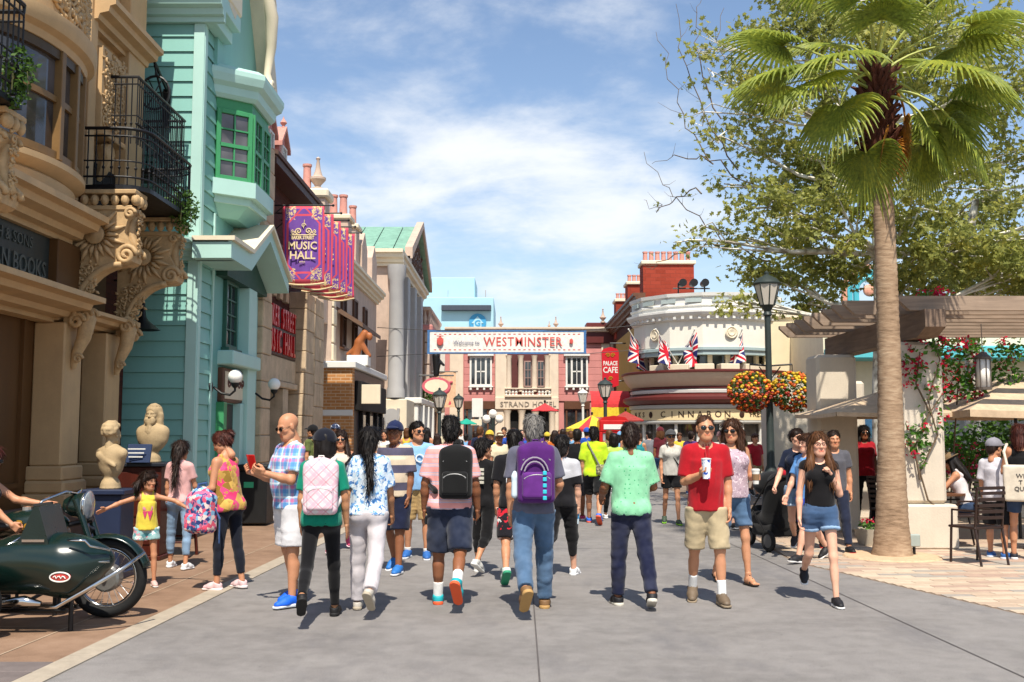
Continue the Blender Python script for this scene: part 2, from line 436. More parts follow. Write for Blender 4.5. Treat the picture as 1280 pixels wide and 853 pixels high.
def skin_mat(key):
    nm = 'skin_'+key
    if nm in MATS: return MATS[nm]
    c = lin({'fair': '#d8a78c', 'tan': '#c08a68', 'olive': '#b07f5c', 'brown': '#8a5a3e', 'dark': '#6e4630'}[key]); t = NT(nm)
    n = t.noise(7, 4, .6); a = t.add('ShaderNodeVertexColor'); a.layer_name = 'Col'
    b = t.ramp(n, [(.3, tuple(q*f for q, f in zip(c, (.9, .84, .82)))), (.7, tuple(q*1.06 for q in c))])
    t.bump(t.noise(140, 3, .6), .08, .004)
    MATS[nm] = t.fin(t.mix(1.0, b, a.outputs[0], 'MULTIPLY'), .5, 0, .35)
    t.b.inputs['Subsurface Weight'].default_value = .06; t.b.inputs['Subsurface Radius'].default_value = (.02, .008, .004); return MATS[nm]
def hair_mat(key):
    nm = 'hair_'+key
    if nm in MATS: return MATS[nm]
    c = lin({'black': '#17120f', 'dark': '#2a1c15', 'brown': '#4a2f1f', 'grey': '#77736e', 'lbrown': '#5c3b22', 'red': '#4a2219', 'saltpepper': '#4a4744', 'blond': '#b08a55'}[key]); t = NT(nm)
    n = t.noise(26, 5, .7, sc=(1, 1, .18)); b = t.ramp(n, [(.3, tuple(q*.55 for q in c)), (.72, tuple(min(1, q*1.4) for q in c))])
    t.bump(n, .7, .012); MATS[nm] = t.fin(b, .5, 0, .25); return MATS[nm]

def head_prims(sex):
    f = 1.0 if sex == 'm' else .94
    P = [ell((0, -.016, .038), (.076*f, .096*f, .086)), ell((0, .022, -.03), (.06*f, .07, .08), k=.045),
         cap((0, .052, -.088), (0, .06, -.09), .03*f if sex != 'm' else .034, k=.04),
         cap((-.045*f, .012, -.06), (-.02, .05, -.088), .026, .022, k=.03), cap((.045*f, .012, -.06), (.02, .05, -.088), .026, .022, k=.03),
         ell((0, .077, .022), (.05, .014, .012), k=.02),
         cap((0, .09, .012), (0, .108, -.022), .007, .012, k=.014), ell((.012, .096, -.026), (.009, .011, .008), k=.01), ell((-.012, .096, -.026), (.009, .011, .008), k=.01),
         ell((.04, .06, -.018), (.022, .022, .02), k=.02), ell((-.04, .06, -.018), (.022, .022, .02), k=.02),
         ell((.032, .094, .006), (.016, .016, .011), k=.01, op='-'), ell((-.032, .094, .006), (.016, .016, .011), k=.01, op='-'),
         ell((.031, .077, .006), (.012, .012, .009), k=.004), ell((-.031, .077, .006), (.012, .012, .009), k=.004),
         cap((-.019, .089, -.054), (.019, .089, -.054), .0055, k=.008), cap((-.016, .088, -.064), (.016, .088, -.064), .0065, k=.008),
         ell((.078*f, -.002, 0), (.01, .02, .031), k=.008), ell((-.078*f, -.002, 0), (.01, .02, .031), k=.008),
         cap((0, -.022, -.05), (0, -.036, -.17), .047 if sex == 'm' else .041, .053 if sex == 'm' else .046, k=.02)]
    return P
_HEAD = {}
def head_mesh(sex, browc=(.3, .22, .18)):
    if sex not in _HEAD:
        V, Fq = sdf(head_prims(sex), .0055); C = np.ones((len(V), 3))
        x, y, z = np.abs(V[:, 0]), V[:, 1], V[:, 2]
        C[(z < -.048) & (z > -.071) & (x < .024) & (y > .084)] = (1.0, .58, .56) if sex != 'm' else (.92, .66, .62)
        C[(z > .019) & (z < .03) & (x > .014) & (x < .05) & (y > .068)] = browc
        e = (np.abs(z-.006) < .0075) & (np.abs(x-.031) < .0125) & (y > .079); C[e] = (1.25, 1.35, 1.5)
        e2 = (np.abs(z-.006) < .007) & (np.abs(x-.031) < .006) & (y > .08); C[e2] = (.1, .08, .07)
        cheek = np.exp(-(((x-.04)/.022)**2+((z+.022)/.022)**2+((y-.065)/.04)**2)); C *= 1-cheek[:, None]*np.array([0, .12, .12])
        _HEAD[sex] = (V, Fq, C)
    return _HEAD[sex]
_HAND = {}
def hand_mesh(kind):
    if kind not in _HAND:
        cu = {'relax': (18, 30, 22), 'grip': (62, 78, 45), 'open': (3, 6, 4), 'fist': (80, 95, 60), 'hold': (38, 52, 34)}[kind]
        P = [cap((0, 0, .03), (0, 0, -.01), .025, .024), rbox((0, .001, -.05), (.013, .038, .042), rd=.012, k=.02)]
        for i, (yy, L) in enumerate(((.03, .072), (.010, .08), (-.010, .075), (-.029, .06))):
            p = Vector((0, yy, -.086)); a = 0; r = .0095
            for j, fr in enumerate((.42, .32, .26)):
                a += R(cu[j]+(i*4 if kind == 'relax' else 0)); q = p+Vector((-math.sin(a), (.1 if kind == 'open' else .03)*(1.5-i)*.35, -math.cos(a)))*L*fr
                P.append(cap(tuple(p), tuple(q), r, r-.0012, k=.004)); p = q; r -= .0012
        if kind in ('grip', 'fist', 'hold'): th = [(-.004, .03, -.02), (-.024, .046, -.048), (-.046, .036, -.072), (-.052, .018, -.085)]
        elif kind == 'open': th = [(0, .028, -.015), (-.006, .054, -.038), (-.008, .07, -.062), (-.008, .078, -.082)]
        else: th = [(0, .028, -.015), (-.012, .044, -.045), (-.02, .048, -.075), (-.024, .046, -.095)]
        for a, b, r in zip(th[:-1], th[1:], (.014, .0115, .0095)): P.append(cap(a, b, r, r-.0015, k=.008))
        V, Fq = sdf(P, .0052); C = np.ones((len(V), 3)); C[V[:, 2] < -.09] = (.98, .9, .88)
        _HAND[kind] = (V, Fq, C)
    return _HAND[kind]
_SHOE = {}
def shoe_mesh(kind):
    if kind not in _SHOE:
        if kind == 'foot':
            P = [cap((0, 0, .03), (0, -.005, -.03), .036, .038), cap((0, -.03, -.05), (0, .06, -.045), .033, .036), cap((0, .06, -.05), (.004, .13, -.06), .034, .024, k=.03)]
            P += [cap((xx, .12, -.063), (xx*1.15, yy, -.067), .011, .009, k=.006) for xx, yy in ((-.026, .178), (-.008, .18), (.01, .172), (.026, .16))]
            P += [plane((0, 0, -.078), (0, 0, -1))]
            up = sdf(P, .006); so = sdf([cap((0, -.035, -.084), (0, .14, -.084), .042, .044), plane((0, 0, -.073), (0, 0, 1)), plane((0, 0, -.088), (0, 0, -1))], .007)
        else:
            P = [cap((0, -.022, .0), (0, -.028, -.045), .042, .043), cap((0, .0, -.02), (0, .07, -.045), .042, .042), cap((0, .07, -.05), (.0, .14, -.062), .043, .036, k=.04),
                 plane((0, 0, -.064), (0, 0, -1)), plane((0, 0, .022 if kind != 'low' else .008), (0, -.3, .95)), cap((0, -.01, .06), (0, -.012, .0), .033, k=.004, op='-')]
            P += [cap((-.016, yy, zz), (.016, yy, zz), .004, k=.002) for yy, zz in ((.035, .016), (.055, .007), (.075, -.002), (.095, -.012))]
            up = sdf(P, .0075)
            so = sdf([cap((0, -.034, -.07), (0, .145, -.07), .046, .043), plane((0, 0, -.056), (0, .06, 1)), plane((0, 0, -.084), (0, 0, -1))], .0075)
        _SHOE[kind] = (up, so)
    return _SHOE[kind]

HAIR = {
    'short': [ell((0, -.024, .046), (.084, .101, .094)), ell((0, -.075, -.02), (.07, .045, .07), k=.03), ell((0, .125, -.03), (.075, .085, .1), op='-', k=.012), ell((.09, .03, -.075), (.035, .06, .06), op='-', k=.01), ell((-.09, .03, -.075), (.035, .06, .06), op='-', k=.01)],
    'buzz': [ell((0, -.022, .042), (.080, .099, .089)), ell((0, -.075, -.02), (.066, .04, .06), k=.03), ell((0, .125, -.03), (.075, .085, .1), op='-', k=.012), ell((.09, .03, -.075), (.035, .06, .06), op='-', k=.01), ell((-.09, .03, -.075), (.035, .06, .06), op='-', k=.01)],
    'boy': [ell((0, -.02, .05), (.088, .106, .096)), ell((0, -.07, -.03), (.074, .05, .07), k=.03), cap((-.05, .07, .085), (.05, .078, .08), .026, k=.03), ell((0, .13, -.045), (.07, .085, .09), op='-', k=.01), ell((.09, .035, -.085), (.035, .06, .06), op='-', k=.01), ell((-.09, .035, -.085), (.035, .06, .06), op='-', k=.01)],
    'bald': [ell((0, -.05, -.01), (.079, .07, .045)), ell((0, .1, -.02), (.085, .09, .1), op='-', k=.01), ell((0, -.02, .075), (.075, .09, .05), op='-', k=.01)],
    'bob': [ell((0, -.022, .045), (.09, .106, .096)), cap((-.072, -.02, 0), (-.07, -.005, -.11), .034, .026), cap((.072, -.02, 0), (.07, -.005, -.11), .034, .026), ell((0, -.07, -.06), (.082, .055, .095), k=.04), ell((0, .125, -.035), (.066, .08, .115), op='-', k=.01)],
    'long': [ell((0, -.02, .046), (.09, .106, .096)), cap((-.074, -.01, .0), (-.1, .03, -.18), .034, .034), cap((.074, -.01, .0), (.1, .03, -.18), .034, .034), cap((-.1, .03, -.18), (-.11, .07, -.38), .036, .026), cap((.1, .03, -.18), (.115, .06, -.36), .036, .024), ell((0, -.075, -.1), (.1, .055, .19), k=.05), ell((0, -.1, -.25), (.1, .04, .17), k=.05), ell((0, .13, -.035), (.058, .085, .13), op='-', k=.012)],
    'wavy': [ell((0, -.02, .046), (.094, .108, .098)), cap((-.078, -.02, 0), (-.085, -.02, -.15), .044, .042), cap((.078, -.02, 0), (.085, -.015, -.15), .044, .042), ell((0, -.08, -.08), (.09, .06, .13), k=.05), ell((0, .13, -.035), (.062, .085, .12), op='-', k=.012)],
    'pony': [ell((0, -.022, .044), (.086, .103, .093)), ell((0, -.08, .0), (.06, .05, .06), k=.03), cap((0, -.115, .03), (0, -.165, -.02), .022, .036, k=.01), cap((0, -.165, -.02), (0, -.14, -.16), .036, .014, k=.02), ell((0, .125, -.03), (.07, .085, .105), op='-', k=.012), ell((.09, .03, -.075), (.035, .06, .06), op='-', k=.01), ell((-.09, .03, -.075), (.035, .06, .06), op='-', k=.01)],
    'bun': [ell((0, -.022, .044), (.086, .103, .093)), ell((0, -.085, .01), (.06, .05, .06), k=.03), ell((0, -.125, .05), (.045, .04, .042), k=.012), ell((0, .125, -.03), (.07, .085, .105), op='-', k=.012), ell((.09, .03, -.075), (.035, .06, .06), op='-', k=.01), ell((-.09, .03, -.075), (.035, .06, .06), op='-', k=.01)],
    'braid': [ell((0, -.022, .044), (.088, .104, .094)), ell((0, -.085, -.04), (.07, .045, .085), k=.03), ell((0, .125, -.03), (.07, .085, .105), op='-', k=.012), ell((.09, .03, -.085), (.03, .06, .06), op='-', k=.01), ell((-.09, .03, -.085), (.03, .06, .06), op='-', k=.01)]
    + [ell((.03+.012*((i % 2)*2-1)+.004*i, -.128-.004*i, -.1-.04*i), (.028-.0012*i, .022, .03), k=.006) for i in range(9)],
    'pigtails': [ell((0, -.02, .046), (.088, .105, .095)), cap((-.06, .07, .07), (.06, .075, .07), .02, k=.03), ell((0, .13, -.04), (.068, .085, .1), op='-', k=.01), ell((.09, .035, -.085), (.03, .06, .06), op='-', k=.01), ell((-.09, .035, -.085), (.03, .06, .06), op='-', k=.01),
                 cap((-.085, -.05, .02), (-.125, -.06, -.03), .02, .034, k=.006), cap((-.125, -.06, -.03), (-.12, -.055, -.14), .034, .012), cap((.085, -.05, .02), (.125, -.06, -.03), .02, .034, k=.006), cap((.125, -.06, -.03), (.12, -.055, -.14), .034, .012)],
}
_HAIRC = {}
def hair_mesh(style, far=False):
    if style not in _HAIRC:
        V, Fq = sdf(HAIR[style], .0075); V = wrinkle(V, Fq, .008 if style not in ('buzz', 'bald') else .003, 3, (1, 1, .25), 75); 
        N = vnormals(V, Fq); rs = np.random.RandomState(5); lg = style in ('long', 'wavy', 'bob', 'pony', 'braid', 'pigtails'); n = 1500 if lg else 1100
        if style in ('buzz', 'bald'): n = 500
        ok = np.where(~((V[:, 1] > .03) & (V[:, 2] < .1) & (np.abs(V[:, 0]) < .09) & (V[:, 2] > -.16)))[0]; ix = rs.choice(ok, n); p = V[ix]; nn = N[ix]; d = p-np.array([0, -.04, .13])+rs.normal(size=(n, 3))*.02; d[p[:, 2] < .02] += np.array([0, 0, -.2]); t = d-nn*(d*nn).sum(1)[:, None]; t /= np.linalg.norm(t, axis=1)[:, None]+1e-6
        L = rs.uniform(.03, .07, n)*(1.7 if lg else .8); sd = np.cross(nn, t); lift = rs.gamma(2., .0035, n)
        ps = [p-nn*.002, p+t*(L*.5)[:, None]+nn*(lift*.8)[:, None], p+t*L[:, None]+nn*lift[:, None]+np.array([0, 0, -1])*(L*.12)[:, None]]; W = (.0035, .003, .0008)
        SV = np.stack([ps[0]-sd*W[0], ps[0]+sd*W[0], ps[1]-sd*W[1], ps[1]+sd*W[1], ps[2]-sd*W[2], ps[2]+sd*W[2]], 1).reshape(-1, 3); b = np.arange(n)[:, None]*6
        SF = np.concatenate([b+np.array([0, 1, 3, 2]), b+np.array([2, 3, 5, 4])]); _HAIRC[style] = (V, Fq, np.concatenate([V, SV]), np.concatenate([Fq, SF+len(V)]))
    return _HAIRC[style][:2] if far else _HAIRC[style][2:]

def rotx(a): c, s = math.cos(a), math.sin(a); return np.array([[1, 0, 0], [0, c, -s], [0, s, c]])
def roty(a): c, s = math.cos(a), math.sin(a); return np.array([[c, 0, s], [0, 1, 0], [-s, 0, c]])
def rotz(a): c, s = math.cos(a), math.sin(a); return np.array([[c, -s, 0], [s, c, 0], [0, 0, 1]])
def nrm(v): v = np.array(v, float); return v/np.linalg.norm(v)
STAND = ((4, 4, 4, 0), (-4, 4, 4, 0))
WALK_R = ((22, 6, 2, -6), (-20, 26, 2, 38))       # (left leg forward, right leg trailing on its toes)
WALK_L = ((-20, 26, 2, 38), (22, 6, 2, -6))
HANG = ((.12, .0, -1), (.0, .2, -1))
SWF = ((.14, .3, -1), (.02, .5, -1)); SWB = ((.14, -.34, -1), (.06, -.08, -1))

class Person: pass
def person(label, pos, face=0, H=1.72, sex='m', g=1.0, belly=0.0, skin='fair', hair=('short', 'dark'), top=None, bottom=None, shoes=('low', '#222222', '#dddddd'),
           legs=STAND, arms=(HANG, HANG), hands=('relax', 'relax'), lean=0, twist=0, head=(0, 0), sock=None, glasses=None, cap_=None, hs=1.0, far=False, seat=None, group=None, palms=(None, None), extra=None, handdir=(None, None), cat='person'):
    """face 0 = looking away from the camera (world +Y), counter-clockwise positive, in degrees"""
    s = H/1.72; fem = sex == 'f'; child = hs > 1.08
    shw = (.150 if fem else .168)*(1 if not child else .86); hpw = .088
    vox = .022 if far else .0125
    T = rotz(R(twist))@rotx(-R(lean)); pel = np.array([0, 0, .95])
    def up(p): return T@(np.array(p, float)-pel)+pel
    J = {}
    zs = []
    feet = []
    for i, sd in enumerate((-1, 1)):
        hf, kn, ab, fp = legs[i][:4]; out = legs[i][4] if len(legs[i]) > 4 else 8
        hip = np.array([sd*hpw, 0, .90]); d1 = nrm([sd*math.sin(R(ab)), math.sin(R(hf)), -math.cos(R(hf))]); k = hip+d1*.425
        a2 = R(hf-kn); d2 = nrm([sd*math.sin(R(ab))*.4, math.sin(a2), -math.cos(a2)]); an = k+d2*.40
        Rf = rotz(-sd*R(out))@rotx(-R(fp))
        J['hip', i], J['knee', i], J['ank', i] = hip, k, an; feet.append(Rf)
        for q in ((0, -.075, -.084), (0, .18, -.084)): zs.append((an+Rf@np.array(q))[2])
    dz = -min(zs) if seat is None else (seat/s+.10-.90)
    sh = np.array([0, 0, dz])
    neck = up((0, -.012, 1.45)); hc = up((0, .012, 1.60+.0*hs))
    Rh = T@rotz(R(head[0]))@rotx(R(head[1]))
    hc = hc+Rh@np.array([0, 0, .115*(hs-1)])
    for i, sd in enumerate((-1, 1)):
        S = up((sd*shw, -.01, 1.388)); ua, fa = arms[i]
        ua = T@nrm([sd*ua[0], ua[1], ua[2]]); fa = T@nrm([sd*fa[0], fa[1], fa[2]])
        E_ = S+ua*(.285); Wr = E_+fa*.245
        J['sh', i], J['el', i], J['wr', i] = S, E_, Wr
        hd = nrm(handdir[i]) if handdir[i] is not None else fa
        if handdir[i] is not None: hd = T@nrm([sd*hd[0], hd[1], hd[2]])
        pn = T@np.array([sd*palms[i][0], palms[i][1], palms[i][2]]) if palms[i] is not None else np.array([-sd, .25, 0.])
        z_ = -hd; pn = pn-z_*(pn@z_); pn = nrm(pn); x_ = -pn if sd > 0 else pn; J['HR', i] = np.stack([x_, np.cross(z_, x_), z_], 1); J['pn', i] = pn; J['hd', i] = hd
    gx = 1+(g-1)*.75; gy = 1+(g-1)*.85
    w = .92 if fem else 1.0
    if child: w *= .86
    tors = [(up((0, .005, 1.265)), (.147*w*gx, .104*gy, .175)), (up((0, .012, 1.08)), (.138*w*gx*(.9 if fem else 1), (.104+belly*.5)*gy, .18)), (np.array([0, -.008, .945]), (.158*gx*(1.04 if fem else .98), .112*gy, .125))]
    if belly: tors.append((up((0, .045+belly*.3, 1.09)), (.125*gx, .09+belly, .15)))
    if fem and not child: tors += [(up((sd*.075, .085, 1.29)), (.065, .06, .065)) for sd in (-1, 1)]
    butt = [(np.array([sd*.075*gx, -.055, .91]), (.085*gx, .082*gy, .09)) for sd in (-1, 1)]
    lim = 1.0*(.5+.5*g)*(.88 if (fem or child) else 1)
    Tm = [list(r) for r in T]
    P = [ell(tuple(c), r, Tm, k=.06) for c, r in tors]+[ell(tuple(c), r, None, k=.04) for c, r in butt]
    P.append(cap(tuple(up((-shw*.85, -.01, 1.385))), tuple(up((shw*.85, -.01, 1.385))), .045, k=.06)); P += [cap(tuple(up((0, -.02, 1.455))), tuple(up((sd*shw*.75, -.015, 1.405))), .036, .032, k=.04) for sd in (-1, 1)]
    P.append(cap(tuple(up((0, -.015, 1.4))), tuple(hc+Rh@np.array([0, -.02, -.06])), .05 if not fem else .044, k=.04))
    for i in (0, 1):
        a, b, c = J['sh', i], J['el', i], J['wr', i]
        P += [cap(tuple(a), tuple(b), .05*lim, .037*lim, k=.04), cap(tuple(b), tuple(b+(c-b)*.35), .037*lim, .039*lim, k=.02), cap(tuple(b+(c-b)*.3), tuple(c), .039*lim, .026*lim, k=.02)]
        a, b, c = J['hip', i], J['knee', i], J['ank', i]
        P += [cap(tuple(a), tuple(b), .082*lim, .05*lim, k=.05), cap(tuple(b), tuple(c), .049*lim, .034*lim, k=.03)]
        cc = b+(c-b)*.32+np.array([0, -.02, 0]); P.append(cap(tuple(cc), tuple(cc+(c-b)*.22), .043*lim, .034*lim, k=.04))
    V, Fq = sdf(P, vox); parts = [((V+sh)*s, Fq)]; cols = [np.ones((len(V), 3))]
    hv, hf_, hcol = head_mesh(sex); parts.append((((hv*hs)@Rh.T+hc+sh)*s, hf_)); cols.append(hcol)
    for i, sd in enumerate((-1, 1)):
        hv, hf_, hcol = hand_mesh(hands[i]); hm = hv.copy()
        ff = hf_
        if sd < 0: hm[:, 0] *= -1; ff = hf_[:, ::-1]
        parts.append((((hm*(1.0 if not fem else .9)*(1.1 if child else 1))@J['HR', i].T+J['wr', i]+sh)*s, ff)); cols.append(hcol)
    root = thing('person', label, cat, pos, R(face), group)
    o = Person(); o.root = root; o.s = s; o.J = J; o.sh = sh; o.T = T; o.up = lambda p: (up(p)+sh)*s; o.Rh = Rh; o.hc = (hc+sh)*s; o.hs = hs*s; o.pos = Vector(pos); o.face = R(face)
    o.loc = lambda p: (np.array(p)+sh)*s
    me = np_mesh('body', parts, cols); put('body', me, skin_mat(skin), root)
    # --- hair / head wear
    def headpart(name, VF, mat, parent=root):
        return put(name, np_mesh(name, [(((VF[0]*hs)@Rh.T+hc+sh)*s, VF[1])]), mat, parent)
    if hair: headpart('hair', hair_mesh(hair[0], far or bool(cap_)), hair_mat(hair[1]))
    if glasses:
        gp = [ell((sd*.034, .097, .004), (.03, .008, .021), k=.002) for sd in (-1, 1)]
        fr = [cap((-.012, .104, .012), (.012, .104, .012), .003, k=.001)]+[cap((sd*.06, .09, .012), (sd*.08, -.002, .012), .003, k=.001) for sd in (-1, 1)]
        if glasses == 'clear':
            fr = fr+[cap((sd*.034+.024*math.cos(a), .1, .006+.018*math.sin(a)), (sd*.034+.024*math.cos(a+.7), .1, .006+.018*math.sin(a+.7)), .0028, k=.001) for sd in (-1, 1) for a in np.arange(0, 6.2, .7)]
            headpart('glasses', sdf(fr, .004), pm('glasses_frame', '#14110f', .35, 0, bump=0))
        else:
            headpart('sunglasses', sdf(gp+fr, .0045), pm('sunglass_lens', '#0b0a0a', .12, 0, bump=0, spec=.7))
    if cap_:
        cm, yaw = cap_[0], R(cap_[1]) if len(cap_) > 1 else 0; hat = len(cap_) > 2
        cr = rotz(yaw)
        if hat:
            C = [ell((0, -.015, .06), (.093, .108, .085)), plane((0, 0, .05), (0, 0, -1))]; Cv, Cf = sdf(C, .008)
            Bv, Bf = sdf([ell((0, -.01, .052), (.155, .17, .012))], .008)
        else:
            C = [ell((0, -.018, .044), (.102, .122, .108)), plane((0, 0, .03), (0, .12, -.99)), ell((0, -.018, .152), (.01, .01, .008), k=.004)]; Cv, Cf = sdf(C, .008)
            Bv, Bf = sdf([ell((0, .095, .04), (.084, .1, .045)), ell((0, .093, .03), (.096, .11, .042), op='-', k=.002), plane((0, .05, 0), (0, -1, 0))], .0065)
        c_ = headpart('cap' if not hat else 'hat', (Cv@cr.T, Cf), cm)
        headpart('brim', (Bv@cr.T, Bf), cm, c_)
    # --- clothes
    def garment(name, PR, mat, amp, seed, sc, fr, v=vox, parent=root):
        V, Fq = sdf(PR, v)
        if amp and not far: V = wrinkle(V, Fq, amp, seed, sc, fr)
        return put(name, np_mesh(name, [((V+sh)*s, Fq)]), mat, parent)
    seed = (hash_str(label)) % 1000
    if bottom:
        e = bottom.get('end', 1.95); lo_ = bottom.get('loose', .016)*.8; Q = [ell(tuple(tors[2][0]), tuple(q+.009 for q in tors[2][1]), None, k=.04)]+[ell(tuple(c), tuple(q+.009 for q in r), None, k=.04) for c, r in butt]
        Q.append(ell((0, .0, 1.0), (.14*gx, .106*gy+belly*.4, .07), k=.04))
        for i in (0, 1):
            a, b, c = J['hip', i], J['knee', i], J['ank', i]
            if e <= 1.0:
                en = a+(b-a)*e; Q.append(cap(tuple(a), tuple(en), .088*lim+lo_, (.088-.032*e)*lim+lo_*1.75, 1, k=.05))
            else:
                en = b+(c-b)*(e-1); Q += [cap(tuple(a), tuple(b), .087*lim+lo_*.8, .054*lim+lo_, k=.05), cap(tuple(b), tuple(en), .053*lim+lo_, .04*lim+lo_*bottom.get('flare', 1.0), 1, k=.03)]
                cc = b+(c-b)*.3+np.array([0, -.018, 0]); Q.append(cap(tuple(cc), tuple(cc+(c-b)*.22), .044*lim+lo_*.6, .036*lim+lo_*.6, k=.04))
        if top and top.get('hem', .87) < .95: Q.append(plane(tuple(up((0, 0, top.get('hem', .87)+.035))), tuple(T@np.array([0, 0, 1.]))))
        garment(bottom.get('name', 'trousers' if e > 1.3 else 'shorts'), Q, bottom['mat'], min(.006, lo_*.4), seed, (.8, .8, 1.6), 30)
        if e <= 1.0 and bottom.get('cuff'):
            for i in (0, 1):
                a, b = J['hip', i], J['knee', i]; p0 = a+(b-a)*(e-.07); p1 = a+(b-a)*(e+.015); rr = (.088-.032*e)*lim+lo_*1.75
                garment('cuff', [cap(tuple(p0), tuple(p1), rr+.006, rr+.008, 3, k=.002)], bottom['cuff'], .003, seed, (1, 1, 1), 30)
    if top:
        hem = top.get('hem', .87); lo_ = top.get('loose', .014); sl = top.get('sleeve', .62); Q = []
        lo_ *= .62
        for j, (c, r) in enumerate(tors[:1]+tors[3:]): Q.append(ell(tuple(c), tuple(q+lo_ for q in r), Tm, k=.05))
        fit = top.get('fit', 0); hb = hem-.06; zm = (1.3+hb)/2; bw = (.150+.010*(hem < .9))*gx*(1.0 if not fem else 1.04)+lo_; bd_ = .112*gy+lo_+belly*.5
        if hem < .93: bw = max(bw, .154*gx*(1.06 if fem else 1)+lo_); bd_ = max(bd_, .118*gy+lo_)
        Q.append(ecyl(tuple(up((0, .006+belly*.25, zm))), (bw, bd_), (1.3-hb)/2, (.146*w*gx+lo_, .102*gy+lo_+belly*.4), Tm, k=.035))
        if hem < .95: Q += [ell(tuple(c), tuple(q+lo_*.6+.004 for q in r), None, k=.03) for c, r in butt]
        hm = up((0, 0, hem)); Q.append(plane(tuple(hm), tuple(T@np.array([0, 0, -1.]))))
        if sl > 0:
            Q.append(cap(tuple(up((-shw*.85, -.012, 1.385))), tuple(up((shw*.85, -.012, 1.385))), .05+lo_*.4, k=.06)); Q += [cap(tuple(up((0, -.02, 1.452))), tuple(up((sd*shw*.75, -.015, 1.402))), .044, .042, k=.04) for sd in (-1, 1)]
            for i in (0, 1):
                a, b, c = J['sh', i], J['el', i], J['wr', i]
                if sl <= 1: Q.append(cap(tuple(a), tuple(a+(b-a)*sl), max(.05*lim+lo_*.6, .048), .05*lim+lo_*1.3, 1, k=.035))
                else: Q += [cap(tuple(a), tuple(b), .054*lim+lo_*.8, .042*lim+lo_, k=.045), cap(tuple(b), tuple(b+(c-b)*(sl-1)), .042*lim+lo_, .036*lim+lo_, 1, k=.03)]
        else:
            for sd in (-1, 1): Q.append(cap(tuple(up((sd*.095*w, .075, 1.36))), tuple(up((sd*.1*w, -.03, 1.455))), .024, .022, k=.03)); Q.append(cap(tuple(up((sd*.1*w, -.03, 1.455))), tuple(up((sd*.085*w, -.085, 1.36))), .022, .022, k=.03))
            Q += [plane(tuple(up((0, 0, 1.475))), tuple(T@np.array([0, 0, 1.])))]
            Q += [ell(tuple(up((sd*(shw+.02), -.01, 1.40))), (.062, .1, .095), Tm, k=.015, op='-') for sd in (-1, 1)]
        nr = (.058 if not fem else .052)+top.get('neck', .006)
        nd = hc+Rh@np.array([0, -.02, -.06])-up((0, -.015, 1.4))
        nz = up((0, .01, 1.43)); Q.append(cap(tuple(nz), tuple(nz+nrm(nd)*.25), nr, nr*1.15, k=.01, op='-'))
        if top.get('v'): Q.append(cap(tuple(up((0, .11, 1.43))), tuple(up((0, .13, 1.43-top['v']))), .05, .012, k=.01, op='-'))
        t_ = garment('shirt' if sl > 0 else 'vest_top', Q, top['mat'], min(.007, top.get('amp', .007)), seed+1, (1.3, 1.3, .5), 32)
        if top.get('collar'):
            cs = []
            for a in np.arange(-150, 151, 25): cs.append(cap(tuple(up((.066*math.sin(R(a)), -.006+.062*math.cos(R(a)), 1.452-.03*(math.cos(R(a)) > .5)))), tuple(up((.058*math.sin(R(a)), -.012+.056*math.cos(R(a)), 1.49-.03*(math.cos(R(a)) > .5)))), .009, .007, k=.012))
            garment('collar', cs, top['collar'], 0, 0, (1, 1, 1), 1, v=.0085, parent=t_)
        if top.get('placket'):
            garment('placket', [rbox(tuple(up((0, .122*gy+lo_+belly, 1.35))), (.016, .012, .09), Tm, .004)], top['placket'], 0, 0, (1, 1, 1), 1, v=.008, parent=t_)
    # --- shoes
    if not far or shoes[0] != 'none':
        k_, cu, cs = shoes; u_, so_ = shoe_mesh('foot' if k_ == 'sandal' else k_)
        for i in (0, 1):
            fs = (1.0 if not fem else .9)*(1.05 if not child else 1.0)
            tr = lambda V: ((V*fs)@feet[i].T+J['ank', i]+sh)*s
            if k_ == 'sandal':
                um = np_mesh('foot', [(tr(u_[0]), u_[1])], [np.ones((len(u_[0]), 3))]); sho = put('foot', um, skin_mat(skin), root)
                sv = sdf([cap((-.04, .09, -.06), (0, .085, -.018), .008, k=.004), cap((0, .085, -.018), (.04, .09, -.06), .008, k=.004), cap((-.038, .0, -.02), (0, .035, .012), .007, k=.004), cap((0, .035, .012), (.038, .0, -.02), .007, k=.004)], .006)
                put('strap', np_mesh('strap', [(tr(sv[0]), sv[1])]), pm('shoe_'+cu, cu, .6, .1), sho)
            else:
                sho = put('shoe', np_mesh('shoe', [(tr(u_[0]), u_[1])]), pm('shoe_'+cu, cu, .6, .12, scale=25), root)
            put('sole', np_mesh('sole', [(tr(so_[0]), so_[1])]), pm('sole_'+cs, cs, .7, .08, scale=25), sho)
            if sock:
                a, b = J['ank', i], J['knee', i]; d = b-a
                SV = sdf([cap(tuple(a-d*.06), tuple(a+d*sock[1]), .04*lim, .043*lim, 1)], .009); put('sock', np_mesh('sock', [((SV[0]+sh)*s, SV[1])]), cloth('sock_'+sock[0], sock[0]), root)
    if glasses is None and False: pass
    return o
def hash_str(t): return sum((i+1)*ord(ch) for i, ch in enumerate(t))
def on_person(P, name, label, cat, group=None):
    """a separate thing (bag, phone, cup) standing where the person stands"""
    return thing(name, label, cat, P.pos, P.face, group)
def at_hand(P, i, d=.06, off=.03):
    """point in the palm of hand i (0 left, 1 right), in the person's own axes"""
    p = P.J['wr', i]+P.J['hd', i]*d+P.J['pn', i]*off; return P.loc(p)
rnd = random.Random(7)
def B(name, mat, parent, x0, x1, y0, y1, z0, z1, ch=.008): return MB().box(x0, x1, y0, y1, z0, z1, ch).build(name, mat, parent)
